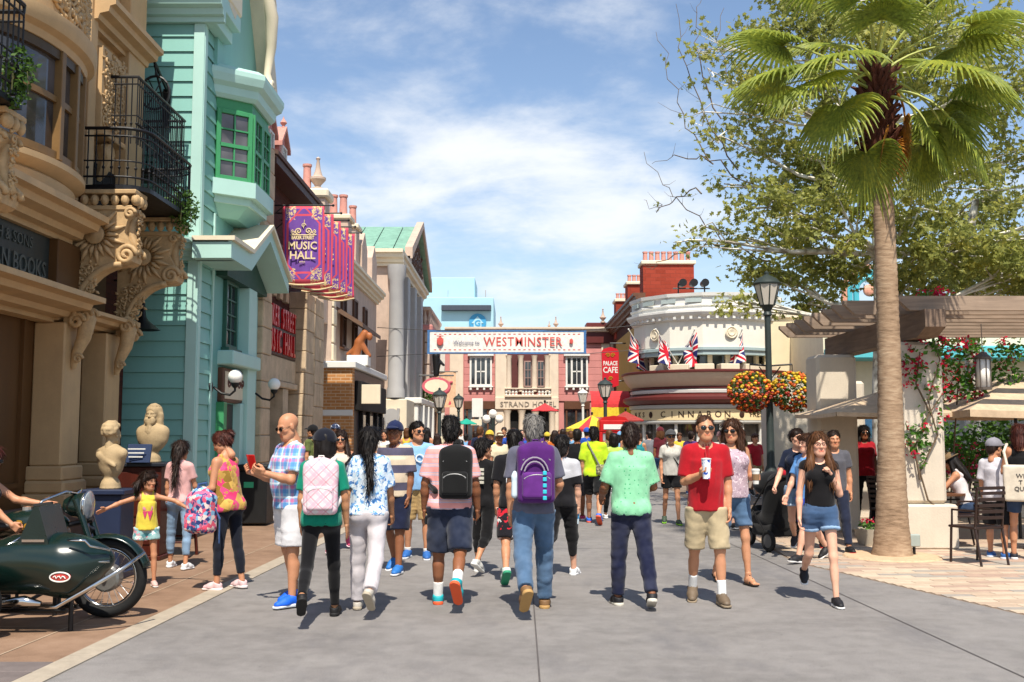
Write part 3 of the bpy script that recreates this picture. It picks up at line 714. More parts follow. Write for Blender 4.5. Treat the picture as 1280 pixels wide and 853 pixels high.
# ------------------------------------------------------------------ materials of the place
def brick_mat(name, c1, c2, mortar, plane_='yz', bw=.22, bh=.075, offs=.012):
    if name in MATS: return MATS[name]
    t = NT(name); x = t.xyz(); cb = t.add('ShaderNodeCombineXYZ')
    t.l.new(x[1] if plane_ == 'yz' else x[0], cb.inputs[0]); t.l.new(x[2], cb.inputs[1])
    b = t.add('ShaderNodeTexBrick'); t.l.new(cb.outputs[0], b.inputs['Vector']); b.inputs['Scale'].default_value = 1
    b.inputs['Brick Width'].default_value = bw; b.inputs['Row Height'].default_value = bh; b.inputs['Mortar Size'].default_value = offs*.5; b.inputs['Bias'].default_value = 0
    b.inputs['Color1'].default_value = lin(c1)+(1,); b.inputs['Color2'].default_value = lin(c2)+(1,); b.inputs['Mortar'].default_value = lin(mortar)+(1,)
    n = t.noise(14, 4, .6); col = t.mix(.35, b.outputs['Color'], t.ramp(n, [(.3, lin(c1)), (.7, lin(c2))]))
    t.bump(t.math('SUBTRACT', t.math('MULTIPLY', n, .3), b.outputs['Fac']), .5, .012); MATS[name] = t.fin(col, .85, 0, .2); return MATS[name]
def wood_mat(name, c, axis=0, rough=.7):
    if name in MATS: return MATS[name]
    t = NT(name); c = lin(c); sc = [14, 14, 14]; sc[axis] = .9
    n = t.noise(1.0, 6, .65, sc=tuple(sc), dist=.6); n2 = t.noise(3, 3, .5)
    col = t.ramp(t.math('ADD', t.math('MULTIPLY', n, .75), t.math('MULTIPLY', n2, .25)), [(.3, tuple(q*.55 for q in c)), (.55, c), (.75, tuple(q*1.3 for q in c))])
    t.bump(n, .3, .01); MATS[name] = t.fin(col, rough, 0, .25); return MATS[name]
def glass_mat(name='window_glass', col=(.03, .035, .04), rough=.06):
    if name in MATS: return MATS[name]
    t = NT(name); n = t.noise(1.7, 2, .5); c = t.ramp(n, [(.35, tuple(q*.5 for q in col)), (.7, tuple(q*2.2 for q in col))])
    t.bump(t.noise(2.5, 2), .03, .02); MATS[name] = t.fin(c, rough, 0, .8); return MATS[name]
def road_mat():
    t = NT('road_concrete'); n = t.noise(.55, 6, .62); n2 = t.noise(5, 5, .65); f = t.noise(130, 3, .7); st = t.noise(1.1, 5, .7, sc=(1, .35, 1))
    c = t.ramp(t.math('ADD', t.math('MULTIPLY', n, .55), t.math('MULTIPLY', n2, .45)), [(.32, (.15, .139, .13)), (.52, (.225, .209, .196)), (.72, (.285, .267, .25))])
    c = t.mix(t.ramp(st, [(.52, (0, 0, 0)), (.72, (.6, .6, .6))]), c, (.12, .115, .12, 1))
    sp = t.ramp(f, [(.33, (.6, .6, .6)), (.5, (1, 1, 1)), (.7, (1.22, 1.22, 1.22))]); c = t.mix(1.0, c, sp, 'MULTIPLY')
    gum = t.add('ShaderNodeTexVoronoi'); gum.inputs['Scale'].default_value = 3.1; t.l.new(t.tc.outputs['Object'], gum.inputs['Vector'])
    c = t.mix(t.math('MULTIPLY', t.math('LESS_THAN', gum.outputs['Distance'], .035), .5), c, (.07, .07, .07, 1))
    t.bump(t.math('ADD', t.math('MULTIPLY', f, .7), t.math('MULTIPLY', n2, .3)), .25, .006); return t.fin(c, .78, 0, .3)
def pave_mat():
    t = NT('pavement_concrete'); n = t.noise(.9, 6, .62); f = t.noise(110, 3, .7); n2 = t.noise(4, 5, .6)
    c = t.ramp(t.math('ADD', t.math('MULTIPLY', n, .5), t.math('MULTIPLY', n2, .5)), [(.3, (.165, .098, .06)), (.52, (.26, .162, .103)), (.75, (.35, .23, .155))])
    c = t.mix(1.0, c, t.ramp(f, [(.33, (.8, .8, .8)), (.6, (1.1, 1.1, 1.1))]), 'MULTIPLY'); t.bump(f, .2, .005); return t.fin(c, .75, 0, .3)
ROAD, PAVE = road_mat(), pave_mat()
TAN = pm('tan_paint', '#bd9c70', .6, .14, 3, .08); TAN2 = pm('tan_ornament', '#bc9c70', .65, .25, 9, .2, fine=40); TAND = pm('tan_paint_shaded', '#5c3c18', .65, .15, 2, .08)  # TAND: the tan paint with the shade under the ledges put into its colour
STONE = pm('sandstone', '#c3ab8c', .8, .28, 3.5, .35, fine=35); PLINTH = pm('plinth_stone', '#6e5c50', .75, .2, 5, .2)
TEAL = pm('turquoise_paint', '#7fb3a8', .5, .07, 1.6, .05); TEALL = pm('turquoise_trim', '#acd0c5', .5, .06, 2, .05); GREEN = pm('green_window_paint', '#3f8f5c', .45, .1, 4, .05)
CREAM = pm('cream_paint', '#dccfb4', .6, .1, 3, .06); WHITE = pm('white_paint', '#dcdad2', .55, .07, 3, .05); GREYP = pm('grey_paint', '#a3a19e', .6, .1, 2, .05)
IRON = pm('black_iron', '#141314', .45, .15, 12, .1); BRICKR = brick_mat('red_brick', '#8c3a2c', '#6e2a20', '#5a4a42', 'yz'); BRICKD = brick_mat('dark_brick', '#5a3026', '#43241d', '#3a2c28', 'yz')
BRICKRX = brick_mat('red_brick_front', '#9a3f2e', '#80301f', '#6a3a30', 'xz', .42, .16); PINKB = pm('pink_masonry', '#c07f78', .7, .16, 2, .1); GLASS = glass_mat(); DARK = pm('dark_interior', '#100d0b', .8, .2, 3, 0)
BROWN = pm('brown_wood_paint', '#5c3a26', .5, .2, 6, .1); MAROON = pm('maroon_paint', '#5c2420', .45, .12, 4, .05); TERRA = pm('terracotta', '#c48a7c', .75, .2, 10, .15); COPPER = pm('copper_roof', '#7ba38e', .6, .25, 2.5, .1)
FAB_RED = cloth('red_canvas', '#c33a3c'); FAB_YEL = cloth('yellow_canvas', '#e3c63a'); FAB_TAN = cloth('tan_canvas', '#c7ae90'); FAB_GRN = cloth('green_canvas', '#1f9f86')
BLUEW = pm('sky_blue_panel', '#a2c8d2', .6, .04, 1.2, .03)

# ------------------------------------------------------------------ ground
m = MB(); m.add([(-900, -300, -.012), (900, -300, -.012), (900, 1500, -.012), (-900, 1500, -.012)], [(0, 1, 2, 3)])
structure(m.build('ground', pm('far_ground', '#8d8880', .9, .2, .2, 0)))
def kerb_x(y): return -3.05+.035*(y-6.6)
def pav_edge(y): return 3.84+(11.85-y)*.274 if y < 13 else 3.52+.06*(y-13)
def strip(fa, fb, ys, z):
    mm = MB(); a = [(fa(y), y, z) for y in ys]; b = [(fb(y), y, z) for y in ys]; n = len(ys)
    mm.add(a+b, [(i, n+i, n+i+1, i+1) for i in range(n-1)]); return mm
ys = [-6, 0, 3, 6, 9, 11, 12, 13, 16, 20, 26, 36, 50, 70]
rd = structure(strip(kerb_x, pav_edge, ys, 0).build('road', ROAD))
pv = structure(strip(lambda y: -9, lambda y: kerb_x(y)-.2, ys, 0).build('pavement_left', PAVE))
kb = MB()
for i in range(24):
    y0 = -2+i*2.4; y1 = y0+2.392
    kb = MB(); kb.add([(kerb_x(y0)-.2, y0, 0), (kerb_x(y0), y0, 0), (kerb_x(y1), y1, 0), (kerb_x(y1)-.2, y1, 0), (kerb_x(y0)-.2, y0, .01), (kerb_x(y0), y0, .01), (kerb_x(y1), y1, .01), (kerb_x(y1)-.2, y1, .01)],
                   [(4, 5, 6, 7), (0, 1, 5, 4), (1, 2, 6, 5), (2, 3, 7, 6), (3, 0, 4, 7)])
    if i == 0: kroot = structure(kb.build('kerb', pm('kerb_concrete', '#a69a88', .8, .2, 6, .2)))
    else: kb.build('kerb_slab', MATS['kerb_concrete'], kroot)
rp_ = structure(strip(pav_edge, lambda y: 30, ys, 0).build('pavement_right', pm('paving_joint', '#7d6c5c', .85, .2, 4, .2)))
# painted/scored joints
def groove(p, q, w, mat, parent, name, z=.004):
    p, q = Vector(p), Vector(q); d = (q-p).normalized(); n = Vector((-d.y, d.x, 0))*w/2
    mm = MB(); mm.add([tuple(p-n+Vector((0, 0, z))), tuple(q-n+Vector((0, 0, z))), tuple(q+n+Vector((0, 0, z))), tuple(p+n+Vector((0, 0, z)))], [(0, 1, 2, 3)]); return mm.build(name, mat, parent)
JOINT = pm('joint_dark', '#55504e', .9, .2, 8, 0); JOINTL = pm('joint_light', '#b09a82', .9, .2, 8, 0)
g1, g2 = G(676, 870), G(655, 600); groove(g1, g2, .012, JOINT, rd, 'expansion_joint')
g1, g2 = G(1330, 870), G(860, 656); groove(g1, g2, .014, JOINT, rd, 'expansion_joint')
g1, g2 = G(-200, 690), G(560, 640)
for yy in (14.2, 18.6, 23.5): groove((kerb_x(yy), yy, 0), (pav_edge(yy), yy+.5, 0), .012, JOINT, rd, 'expansion_joint')
groove((kerb_x(6)-.72, 6, 0), (kerb_x(30)-.72, 30, 0), .014, JOINTL, pv, 'score_line')
groove((kerb_x(6)-2.3, 6, 0), (kerb_x(30)-2.3, 30, 0), .012, JOINTL, pv, 'score_line')
for yy in (8.8, 11.6, 14.4, 17.2): groove((-9, yy-.4, 0), (kerb_x(yy)-.2, yy, 0), .012, JOINTL, pv, 'score_line')
# pavers: near left corner band and the right terrace
PV = [pm('paver_'+n, c, .8, .16, 7, .25) for n, c in (('tan', '#b29c86'), ('sand', '#b9a58e'), ('rose', '#aa907e'), ('grey', '#9c9388'), ('buff', '#bfac95'))]
PVL = [pm('paverl_'+n, c, .8, .16, 7, .25) for n, c in (('slate', '#6d635f'), ('tan', '#a58a66'), ('ochre', '#b08a56'), ('brown', '#8a6c52'))]
PAVMESH = {}
def paver(x, y, w, l, mat, parent, z=.0, ang=0):
    key = (round(w, 3), round(l, 3), mat.name)
    if key not in PAVMESH: PAVMESH[key] = MB().box(-w/2, w/2, -l/2, l/2, 0, .008, .004).mesh('paver'); PAVMESH[key].materials.append(mat)
    o = put('paver', PAVMESH[key], None, parent, (x, y, z)); o.rotation_euler = (0, 0, ang); return o
for r in range(4):
    y = 7.25-r*.30
    for c_ in range(6):
        xx = kerb_x(y)-.2-.24-(c_+(r % 2)*.5)*.48
        if r % 2 and c_ == 0: paver(kerb_x(y)-.32, y, .22, .29, PVL[0], pv)
        paver(xx, y, .47, .29, PVL[(0 if r == 0 else rnd.choice((1, 2, 3)))], pv)
cnt = 0; far_p = MB(); rows = 0; yy = 9.0
while yy < 20:
    x0 = pav_edge(yy)+.03
    if x0 < 9.5:
        xx = x0+(rows % 2)*-.3; 
        while xx < 9.5:
            w = .6; cx0 = max(xx, x0)
            ww = xx+w-cx0
            if ww > .1:
                ipx = 640+(cx0)/yy*1280
                if cnt < 290 and yy < 15.2 and ipx < 1290:
                    paver(cx0+ww/2, yy, round(ww-.008, 2), .142, rnd.choice(PV), rp_); cnt += 1
                else: far_p.box(cx0, cx0+ww-.008, yy-.071, yy+.071, 0, .008)
            xx += w
    yy += .15; rows += 1
stuff(far_p.build('paver_field', PV[0], rp_))

# ------------------------------------------------------------------ shared builders
def spiral(c, r0, turns, n=26, a0=0, sgn=1, plane_='xz', shrink=.12):
    pts = []
    for i in range(n):
        t = i/(n-1); a = a0+sgn*turns*2*math.pi*t; r = r0*(1-t*(1-shrink)); u, v = r*math.cos(a), r*math.sin(a)
        pts.append((c[0]+u, c[1], c[2]+v) if plane_ == 'xz' else (c[0], c[1]+u, c[2]+v))
    return pts
def relief(mm, fn, nu, nv, seed, r=.05, th=.016):
    """acanthus-like scrolls on a surface fn(u, v) -> (point, normal, tangent_u, tangent_v)"""
    rr = random.Random(seed)
    for i in range(nu):
        for j in range(nv):
            u, v = (i+.5+rr.uniform(-.2, .2))/nu, (j+.5+rr.uniform(-.2, .2))/nv
            p, n, a, b = fn(u, v); s_ = rr.choice((-1, 1)); a0 = rr.uniform(0, 6.28); R0 = r*rr.uniform(.7, 1.3); pts = []; rad = []
            for q in range(12):
                t = q/11; ang = a0+s_*t*8; rad_ = R0*(1-.85*t); pts.append(p+a*(rad_*math.cos(ang))+b*(rad_*math.sin(ang))+n*(.006+.012*t)); rad.append(th*(.5+.6*t))
            mm.tube(pts, rad, 5)
            for q in range(3):
                ang = rr.uniform(0, 6.28); d = a*math.cos(ang)+b*math.sin(ang); e = p+d*R0*1.1
                mm.tube([e, e+d*r*.5+n*.014, e+d*r*.95+n*.004], [th*.5, th*1.1, th*.2], 5)
def window(parent, loc, rz, w, h, mat, nx=2, ny=2, fw=.07, depth=.07, pane=GLASS, sill=True, name='window', bars=.025, label=None):
    """local x right, -y outwards, z up; origin bottom centre on the wall face"""
    f = MB()
    f.box(-w/2, -w/2+fw, -depth, .05, 0, h, .006); f.box(w/2-fw, w/2, -depth, .05, 0, h, .006); f.box(-w/2+fw, w/2-fw, -depth, .05, h-fw, h, .006); f.box(-w/2+fw, w/2-fw, -depth, .05, 0, fw, .006)
    o = f.build(name, mat, parent); o.location = loc; o.rotation_euler = (0, 0, rz)
    MB().box(-w/2+fw, w/2-fw, -.01, .02, fw, h-fw).build('pane', pane, o)
    b = MB()
    for i in range(1, nx): x = -w/2+fw+(w-2*fw)*i/nx; b.box(x-bars/2, x+bars/2, -.035, -.012, fw, h-fw)
    for j in range(1, ny): z = fw+(h-2*fw)*j/ny; b.box(-w/2+fw, w/2-fw, -.042, -.012, z-bars/2, z+bars/2)
    if b.v: b.build('glazing_bar', mat, o)
    if sill: MB().box(-w/2-.06, w/2+.06, -depth-.07, .03, -.07, -.003, .008).build('sill', mat, o)
    return o
def cornice(name, prof, axis, a, b, mat, parent): return MB().prism(prof, axis, a, b).build(name, mat, parent)
def steps_profile(base, out, z0, z1, sgn=1):
    """stepped moulding: base coordinate, projection"""
    h = z1-z0; P = [(0, 0), (.25, 0), (.25, .18), (.45, .22), (.5, .42), (.78, .5), (.82, .72), (1, .78), (1, 1), (0, 1)]
    return [(base+sgn*out*u, z0+h*v) for u, v in P]
def leaf_clump(mm, c, r, n, ls, rr, flat=1.0, droop=0):
    for _ in range(n):
        while True:
            d = Vector((rr.uniform(-1, 1), rr.uniform(-1, 1), rr.uniform(-1, 1)))
            if .1 < d.length < 1: break
        p = Vector(c)+Vector((d.x*r[0], d.y*r[1], d.z*r[2])); leaf(mm, p, ls*rr.uniform(.6, 1.3), rr)
def leaf(mm, p, l, rr, lobes=False):
    a = Vector((rr.gauss(0, 1), rr.gauss(0, 1), rr.gauss(0, .6)-.3)).normalized(); b = a.cross(Vector((rr.gauss(0, 1), rr.gauss(0, 1), rr.gauss(0, 1)))).normalized(); n = a.cross(b)
    if lobes:
        pr = ((0, 0), (.28, -.42), (.42, -.18), (.78, -.38), (.68, -.12), (1.05, 0), (.68, .12), (.78, .38), (.42, .18), (.28, .42)); V = [p+a*(u*l)+b*(v*l)+n*(abs(v)*l*.25) for u, v in pr]
        mm.add([tuple(v) for v in V], [(0, 1, 2), (0, 2, 4), (2, 3, 4), (0, 4, 5), (0, 5, 6), (0, 6, 8), (6, 7, 8), (0, 8, 9)])
    else:
        V = [p, p+a*l*.5-b*l*.28+n*l*.06, p+a*l, p+a*l*.5+b*l*.28+n*l*.06]; mm.add([tuple(v) for v in V], [(0, 1, 2, 3)])
def leaf_mat(name, c, tr=.35):
    if name in MATS: return MATS[name]
    t = NT(name); c = lin(c); n = t.noise(1.6, 3, .6); g = t.noise(23, 2, .5)
    col = t.ramp(t.math('ADD', t.math('MULTIPLY', n, .45), t.math('MULTIPLY', g, .55)), [(.32, tuple(q*.5 for q in c)), (.5, c), (.68, (min(1, c[0]*1.9), min(1, c[1]*1.5), c[2]*1.1))])
    t.fin(col, .5, 0, .3); td = t.add('ShaderNodeBsdfTranslucent'); t.l.new(col, td.inputs[0])
    mx = t.add('ShaderNodeMixShader'); mx.inputs[0].default_value = tr; t.l.new(t.b.outputs[0], mx.inputs[1]); t.l.new(td.outputs[0], mx.inputs[2]); t.l.new(mx.outputs[0], t.n['Material Output'].inputs[0])
    MATS[name] = t.m; return t.m
LEAF_IVY = leaf_mat('ivy_leaf', '#4f7d2c'); LEAF_TREE = leaf_mat('sycamore_leaf', '#979d54', .5); LEAF_DK = leaf_mat('shrub_leaf', '#46662a'); LEAF_PALM = leaf_mat('palm_leaf', '#8b9a3e', .42); LEAF_DRY = leaf_mat('dry_palm_leaf', '#a4722f', .3)

# ------------------------------------------------------------------ 1 the tan bookshop
XW = -5.6
bk = thing('bookshop_building', 'tan stucco bookshop with curved oriel window, brick strip and carved scroll brackets', 'building', (XW, 12.5, 0))
def bp(mm, name, mat, parent=None, **kw):
    o = mm.build(name, mat, parent if parent else bk, **kw)
    if parent is None: o.matrix_parent_inverse = Matrix.Translation((-XW, -12.5, 0))
    return o
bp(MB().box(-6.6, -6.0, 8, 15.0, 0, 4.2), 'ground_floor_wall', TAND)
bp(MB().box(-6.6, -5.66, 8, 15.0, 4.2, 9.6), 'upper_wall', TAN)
bp(MB().box(-6.6, -6.0, 15.0, 15.78, 0, 9.6), 'dark_brick_wall', BRICKD)
bp(MB().box(-6.0, -5.86, 8, 14.2, 0, .7, .02), 'plinth', PLINTH)
for (y0, y1, d) in ((12.78, 13.3, 0), (14.22, 14.72, .04)):
    c_ = bp(MB().box(-6.0, XW-d, y0, y1, 1.2, 3.0, .02), 'pier', TAN)
    mb = MB(); mb.box(-6.02, XW-d+.05, y0-.05, y1+.05, 1.02, 1.2, .02); mb.box(-6.02, XW-d+.09, y0-.09, y1+.09, .86, 1.02, .03); mb.box(-6.02, XW-d+.14, y0-.14, y1+.14, .7, .86, .02)
    o = mb.build('pier_base', TAN, c_); mb = MB(); mb.box(-6.02, XW-d+.16, y0-.16, y1+.16, 0, .7, .015); mb.build('pier_plinth', PLINTH, c_)
for y0, y1 in ((9.2, 10.9), (11.2, 12.5), (13.5, 14.1)):
    mb = MB()
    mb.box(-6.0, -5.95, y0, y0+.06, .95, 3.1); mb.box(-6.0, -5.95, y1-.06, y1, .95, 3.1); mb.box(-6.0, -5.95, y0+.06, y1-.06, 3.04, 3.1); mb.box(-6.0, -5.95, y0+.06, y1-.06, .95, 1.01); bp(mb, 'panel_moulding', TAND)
bp(MB().prism(steps_profile(-5.98, .86, 3.0, 3.3), 'y', 8, 12.82), 'lower_ledge', TAN)
bp(MB().prism(steps_profile(-5.98, .58, 2.98, 3.2), 'y', 12.822, 14.8), 'lower_ledge', TAN)
sg = bp(MB().box(-5.66, -5.58, 8, 12.2, 3.302, 3.95), 'sign_board', pm('slate_sign', '#2c3230', .5, .3, 5, .2))
LET = pm('sign_letter_slate', '#4a504c', .5, .2, 8, .1)
text('sign_letters', 'TH & SONS', .19, LET, sg, (-5.575, 11.75, 3.8), (R(90), 0, R(90)), .012, align='RIGHT')
text('sign_letters', 'RIAN BOOKS', .3, LET, sg, (-5.575, 12.1, 3.52), (R(90), 0, R(90)), .015, align='RIGHT', sx=.82, offset=.004)
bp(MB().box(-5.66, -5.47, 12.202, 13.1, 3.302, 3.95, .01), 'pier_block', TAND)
bp(MB().prism(steps_profile(-5.66, .6, 3.95, 4.3), 'y', 8, 12.68), 'upper_ledge', TAN)
# oriel
OC, OA, OB = 11.35, 1.28, .62
def bow(prof, n=28, a0=0.0, a1=math.pi):
    mm = MB(); rs = []
    for off, z in prof:
        rs.append([(-5.7+(OB+off)*math.sin(a0+(a1-a0)*i/n), OC+(OA+off)*math.cos(a0+(a1-a0)*i/n), z) for i in range(n+1)])
    return mm.rings(rs, False, False)
bp(bow([(-.14, 4.302), (-.06, 4.34), (-.05, 4.44), (-.09, 4.47), (.02, 4.52), (.06, 4.55), (.06, 4.62), (0, 4.64), (-.6, 4.65)]), 'oriel_base', TAN, smooth=30)
bp(bow([(-.6, 5.89), (.02, 5.9), (.04, 5.98), (.12, 6.02), (.15, 6.1), (.15, 6.2), (.05, 6.24), (.0, 6.26), (0, 7.4)]), 'oriel_cornice', TAN, smooth=30)
gl = bp(bow([(-.06, 4.645), (-.06, 5.9)], 24), 'oriel_glass', glass_mat('oriel_glass', (.045, .04, .04), .05))
def bowpt(t, off=0): return Vector((-5.7+(OB+off)*math.sin(t), OC+(OA+off)*math.cos(t), 0)), Vector((math.sin(t)/OB, math.cos(t)/OA, 0)).normalized()
FR = pm('oriel_frame', '#7a5c34', .5, .15, 6, .05); FRD = pm('oriel_frame_dark', '#4a3a24', .5, .15, 6, .05)
for k, t in enumerate((.07, .3, .62, .95, 1.3, 1.65)):
    p, n = bowpt(t, -.02); mb = MB(); mb.box(-.045, .045, -.05, .05, 4.65, 5.9, .008); o = bp(mb, 'mullion', FR); o.location = p; o.rotation_euler = (0, 0, math.atan2(n.y, n.x)-R(90))
bp(bow([(-.055, 5.3), (-.02, 5.3), (-.02, 5.37), (-.055, 5.37)], 24), 'transom', FR)
bp(bow([(-.055, 4.65), (.0, 4.65), (.0, 4.74), (-.055, 4.74)], 24), 'oriel_sill', FR); bp(bow([(-.055, 5.79), (.0, 5.79), (.0, 5.9), (-.055, 5.9)], 24), 'oriel_head', FRD)
cur = pm('curtain_white', '#cfc6c6', .9, .12, 12, .3)
bp(bow([(-.1, 4.66), (-.1, 5.85)], 10, .64, 1.6), 'curtain', cur)
GOLD = pm('gold_letter', '#c8962c', .35, .15, 20, .1, metal=.4)
for ch, px, py, mt in (('B', 19, 60, FRD), ('R', 34, 65, FRD), ('E', 31, 108, GOLD), ('X', 53, 119, GOLD), ('P', 66, 122, GOLD)):
    best = min(((abs((640+1280*(bowpt(q/200, -.03)[0].x)/(bowpt(q/200, -.03)[0].y*.99))-px), q/200) for q in range(10, 300)), key=lambda e: e[0])[1]
    p, n = bowpt(best, -.03); z = onY(px, py, p.y).z; o = text('window_letter', ch, .19, mt, gl, (p.x, p.y, z), (R(90), 0, math.atan2(n.y, n.x)+R(90)), .004, .004)
mm = MB()
def ofn(u, v): t = .1+u*1.7; p, n = bowpt(t, 0.004); p.z = 6.32+.9*v; tu = Vector((-n.y, n.x, 0)); return p, n, tu, Vector((0, 0, 1))
relief(mm, ofn, 16, 4, 3, .12, .035); bp(mm, 'carved_frieze', TAN2, smooth='all')
# brick strip, pilasters, corbel panel
bp(MB().box(-5.66, -5.6, 12.5, 13.02, 4.2, 9.6), 'brick_strip', BRICKR)
bp(MB().box(-5.66, -5.52, 13.022, 13.25, 4.2, 9.6, .01), 'pilaster', TAN)
bp(MB().box(-5.66, -5.5, 14.3, 14.93, 4.602, 9.6, .01), 'pilaster', TAN)
bp(MB().prism(steps_profile(-5.66, .42, 7.0, 7.34), 'y', 13.1, 14.96), 'cornice', TAN)
bp(MB().prism(steps_profile(-5.66, .36, 8.4, 8.75), 'y', 12.6, 15.0), 'cornice', TAN)
cb = bp(MB().prism([(13.3, 5.62), (13.98, 5.62), (14.12, 6.78), (13.3, 6.78)], 'x', -5.66, -5.47), 'corbel_panel', TAN)
mm = MB(); relief(mm, lambda u, v: (Vector((-5.47, 13.36+u*(.6+.1*v), 5.7+v*1.0)), Vector((1, 0, 0)), Vector((0, 1, 0)), Vector((0, 0, 1))), 5, 7, 5, .08, .022); bp(mm, 'panel_relief', TAN2, cb, smooth='all')
mm = MB(); mm.box(-5.66, -5.4, 13.26, 14.02, 5.55, 5.62, .01); bp(mm, 'corbel_ledge', TAN, cb); mm = MB(); mm.tube(spiral((-5.5, 13.66, 5.38), .13, 1.6, plane_='yz'), .05, 8); mm.tube([(-5.56, 13.66, 5.5), (-5.52, 13.66, 5.3), (-5.58, 13.66, 5.12), (-5.62, 13.66, 5.02)], [.1, .11, .07, .03], 8); bp(mm, 'corbel_scroll', TAN2, cb, smooth=40)
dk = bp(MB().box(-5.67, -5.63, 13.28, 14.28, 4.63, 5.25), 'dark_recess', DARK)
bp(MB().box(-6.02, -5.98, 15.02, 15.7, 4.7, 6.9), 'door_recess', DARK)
# scroll brackets
def scroll_bracket(y, label_parent):
    pts = [(-5.66, 4.5), (-4.86, 4.5), (-4.82, 4.42), (-4.9, 4.3), (-4.93, 4.15), (-4.86, 4.02), (-4.8, 3.9), (-4.82, 3.78), (-4.92, 3.74)]
    for i in range(11):
        a = i/10*math.pi/2; pts.append((-4.95-.58*math.sin(a), 3.74-.66*(1-math.cos(a))))
    pts += [(-5.53, 2.98), (-5.66, 2.98)]
    o = bp(MB().prism(pts, 'y', y, y+.3), 'scroll_bracket', TAN2)
    mm = MB(); mm.box(-5.66, -4.78, y-.06, y+.36, 4.64, 4.7, .01); mm.box(-5.66, -4.84, y-.02, y+.32, 4.44, 4.5, .008)
    for i in range(7): mm.ball((-5.58+.13*i, y-.01, 4.57), (.055, .05, .075), 8, 6)
    for i in range(3): mm.ball((-4.79, y+.02+.12*i, 4.57), (.05, .05, .075), 8, 6)
    bp(mm, 'egg_moulding', TAN2, o, smooth=40)
    mm = MB(); c0 = Vector((-5.3, y, 4.12)); mm.lathe([(.0, -.09), (.05, -.085), (.09, -.05), (.12, -.055), (.13, 0)], (c0.x, y, c0.z), 14, 'y')
    for i in range(22):
        a = i/22*2*math.pi; L = .3+.1*(i % 2); d = Vector((math.cos(a), 0, math.sin(a)))
        if c0.z+d.z*L > 4.44: L = .3
        mm.tube([c0+d*.13, c0+d*(L*.65)+Vector((0, -.035, 0)), c0+d*L+Vector((0, -.012, 0))], [.018, .034, .01], 6)
    bp(mm, 'rosette', TAN2, o, smooth='all')
    mm = MB()
    for dy in (0, .3):
        mm.tube(spiral((-4.9, y+dy, 3.86), .13, 1.8), .034, 8); mm.tube(spiral((-4.87, y+dy, 4.4), .07, 1.4), .026, 8); mm.tube(spiral((-5.5, y+dy, 3.02), .1, 1.5), .032, 8)
    mm.tube([(-4.95-.58*math.sin(i/12*math.pi/2), y-.005, 3.74-.66*(1-math.cos(i/12*math.pi/2))) for i in range(13)], .04, 8)
    mm.tube([(-4.86, y+.15, 4.38), (-4.9, y+.15, 4.2), (-4.87, y+.15, 4.05), (-4.78, y+.15, 3.9)], [.05, .06, .06, .04], 8)
    rr = random.Random(int(y*10)); relief(mm, lambda u, v: (Vector((-5.6+u*.3, y-.004, 3.25+v*.45)), Vector((0, -1, 0)), Vector((1, 0, 0)), Vector((0, 0, 1))), 3, 4, 9, .07, .02)
    relief(mm, lambda u, v: (Vector((-4.8, y+.08+u*.14, 3.85+v*.6)), Vector((1, 0, 0)), Vector((0, 1, 0)), Vector((0, 0, 1))), 1, 6, 8, .05, .018)
    bp(mm, 'scrollwork', TAN2, o, smooth='all'); return o
for y in (9.5, 12.85, 14.55): scroll_bracket(y, bk)
for y in (13.0, 14.42):
    mm = MB(); mm.tube([(-5.5, y, 3.22), (-5.42, y, 3.05), (-5.46, y, 2.82), (-5.55, y, 2.6), (-5.58, y, 2.42)], [.09, .11, .09, .06, .035], 10); mm.tube(spiral((-5.42, y-.09, 3.1), .1, 1.6), .03, 8); mm.tube(spiral((-5.42, y+.09, 3.1), .1, 1.6), .03, 8); mm.tube(spiral((-5.5, y-.06, 2.55), .06, 1.4), .022, 8); bp(mm, 'console', TAN2, smooth=40)
# iron balconies
def balcony(path, z0, z1, label, sp=.1, cx=2, slab=None):
    o = thing('iron_balcony', label, 'balcony', (path[0][0], path[0][1], z0), group=None); inv = Matrix.Translation((-path[0][0], -path[0][1], -z0))
    def q(mm, name): ob = mm.build(name, IRON, o); ob.matrix_parent_inverse = inv; return ob
    P = [Vector((a, b, 0)) for a, b in path]
    for z, r in ((z1, .022), (z1-.1, .012), (z0+.1, .014), (z0+.42*(z1-z0), .01)): mm = MB(); mm.tube([p+Vector((0, 0, z)) for p in P], r, 6); q(mm, 'rail')
    L = [0]
    for a, b in zip(P[:-1], P[1:]): L.append(L[-1]+(b-a).length)
    n = int(L[-1]/sp); mmk = MB()
    for i in range(n+1):
        d = L[-1]*i/n; j = max(k for k in range(len(L)-1) if L[k] <= d+1e-6); f = (d-L[j])/(L[j+1]-L[j]); p = P[j].lerp(P[j+1], f)
        mm = MB(); mm.tube([p+Vector((0, 0, z0)), p+Vector((0, 0, z1))], .009, 5); mm.ball((p.x, p.y, z0+.3*(z1-z0)), .022, 6, 4); q(mm, 'baluster')
    if slab: mm = MB(); mm.prism(slab, 'z', z0-.06, z0); q(mm, 'floor_slab')
    return o
pth = [(-5.62, 12.82)]+[(-5.05, 12.82)]+[(-5.05+.36*math.sin(a*math.pi/12), 13.18-.36*math.cos(a*math.pi/12)) for a in range(1, 7)]+[(-4.69, 14.6)]+[(-5.0+.31*math.cos(a*math.pi/12), 14.6+.31*math.sin(a*math.pi/12)) for a in range(1, 7)]+[(-5.5, 14.91)]
balcony(pth, 4.77, 5.5, 'black iron balcony with bowed front between the two rosette brackets', slab=[(-5.5, 12.86)]+pth[1:-1]+[(-5.5, 14.9)])
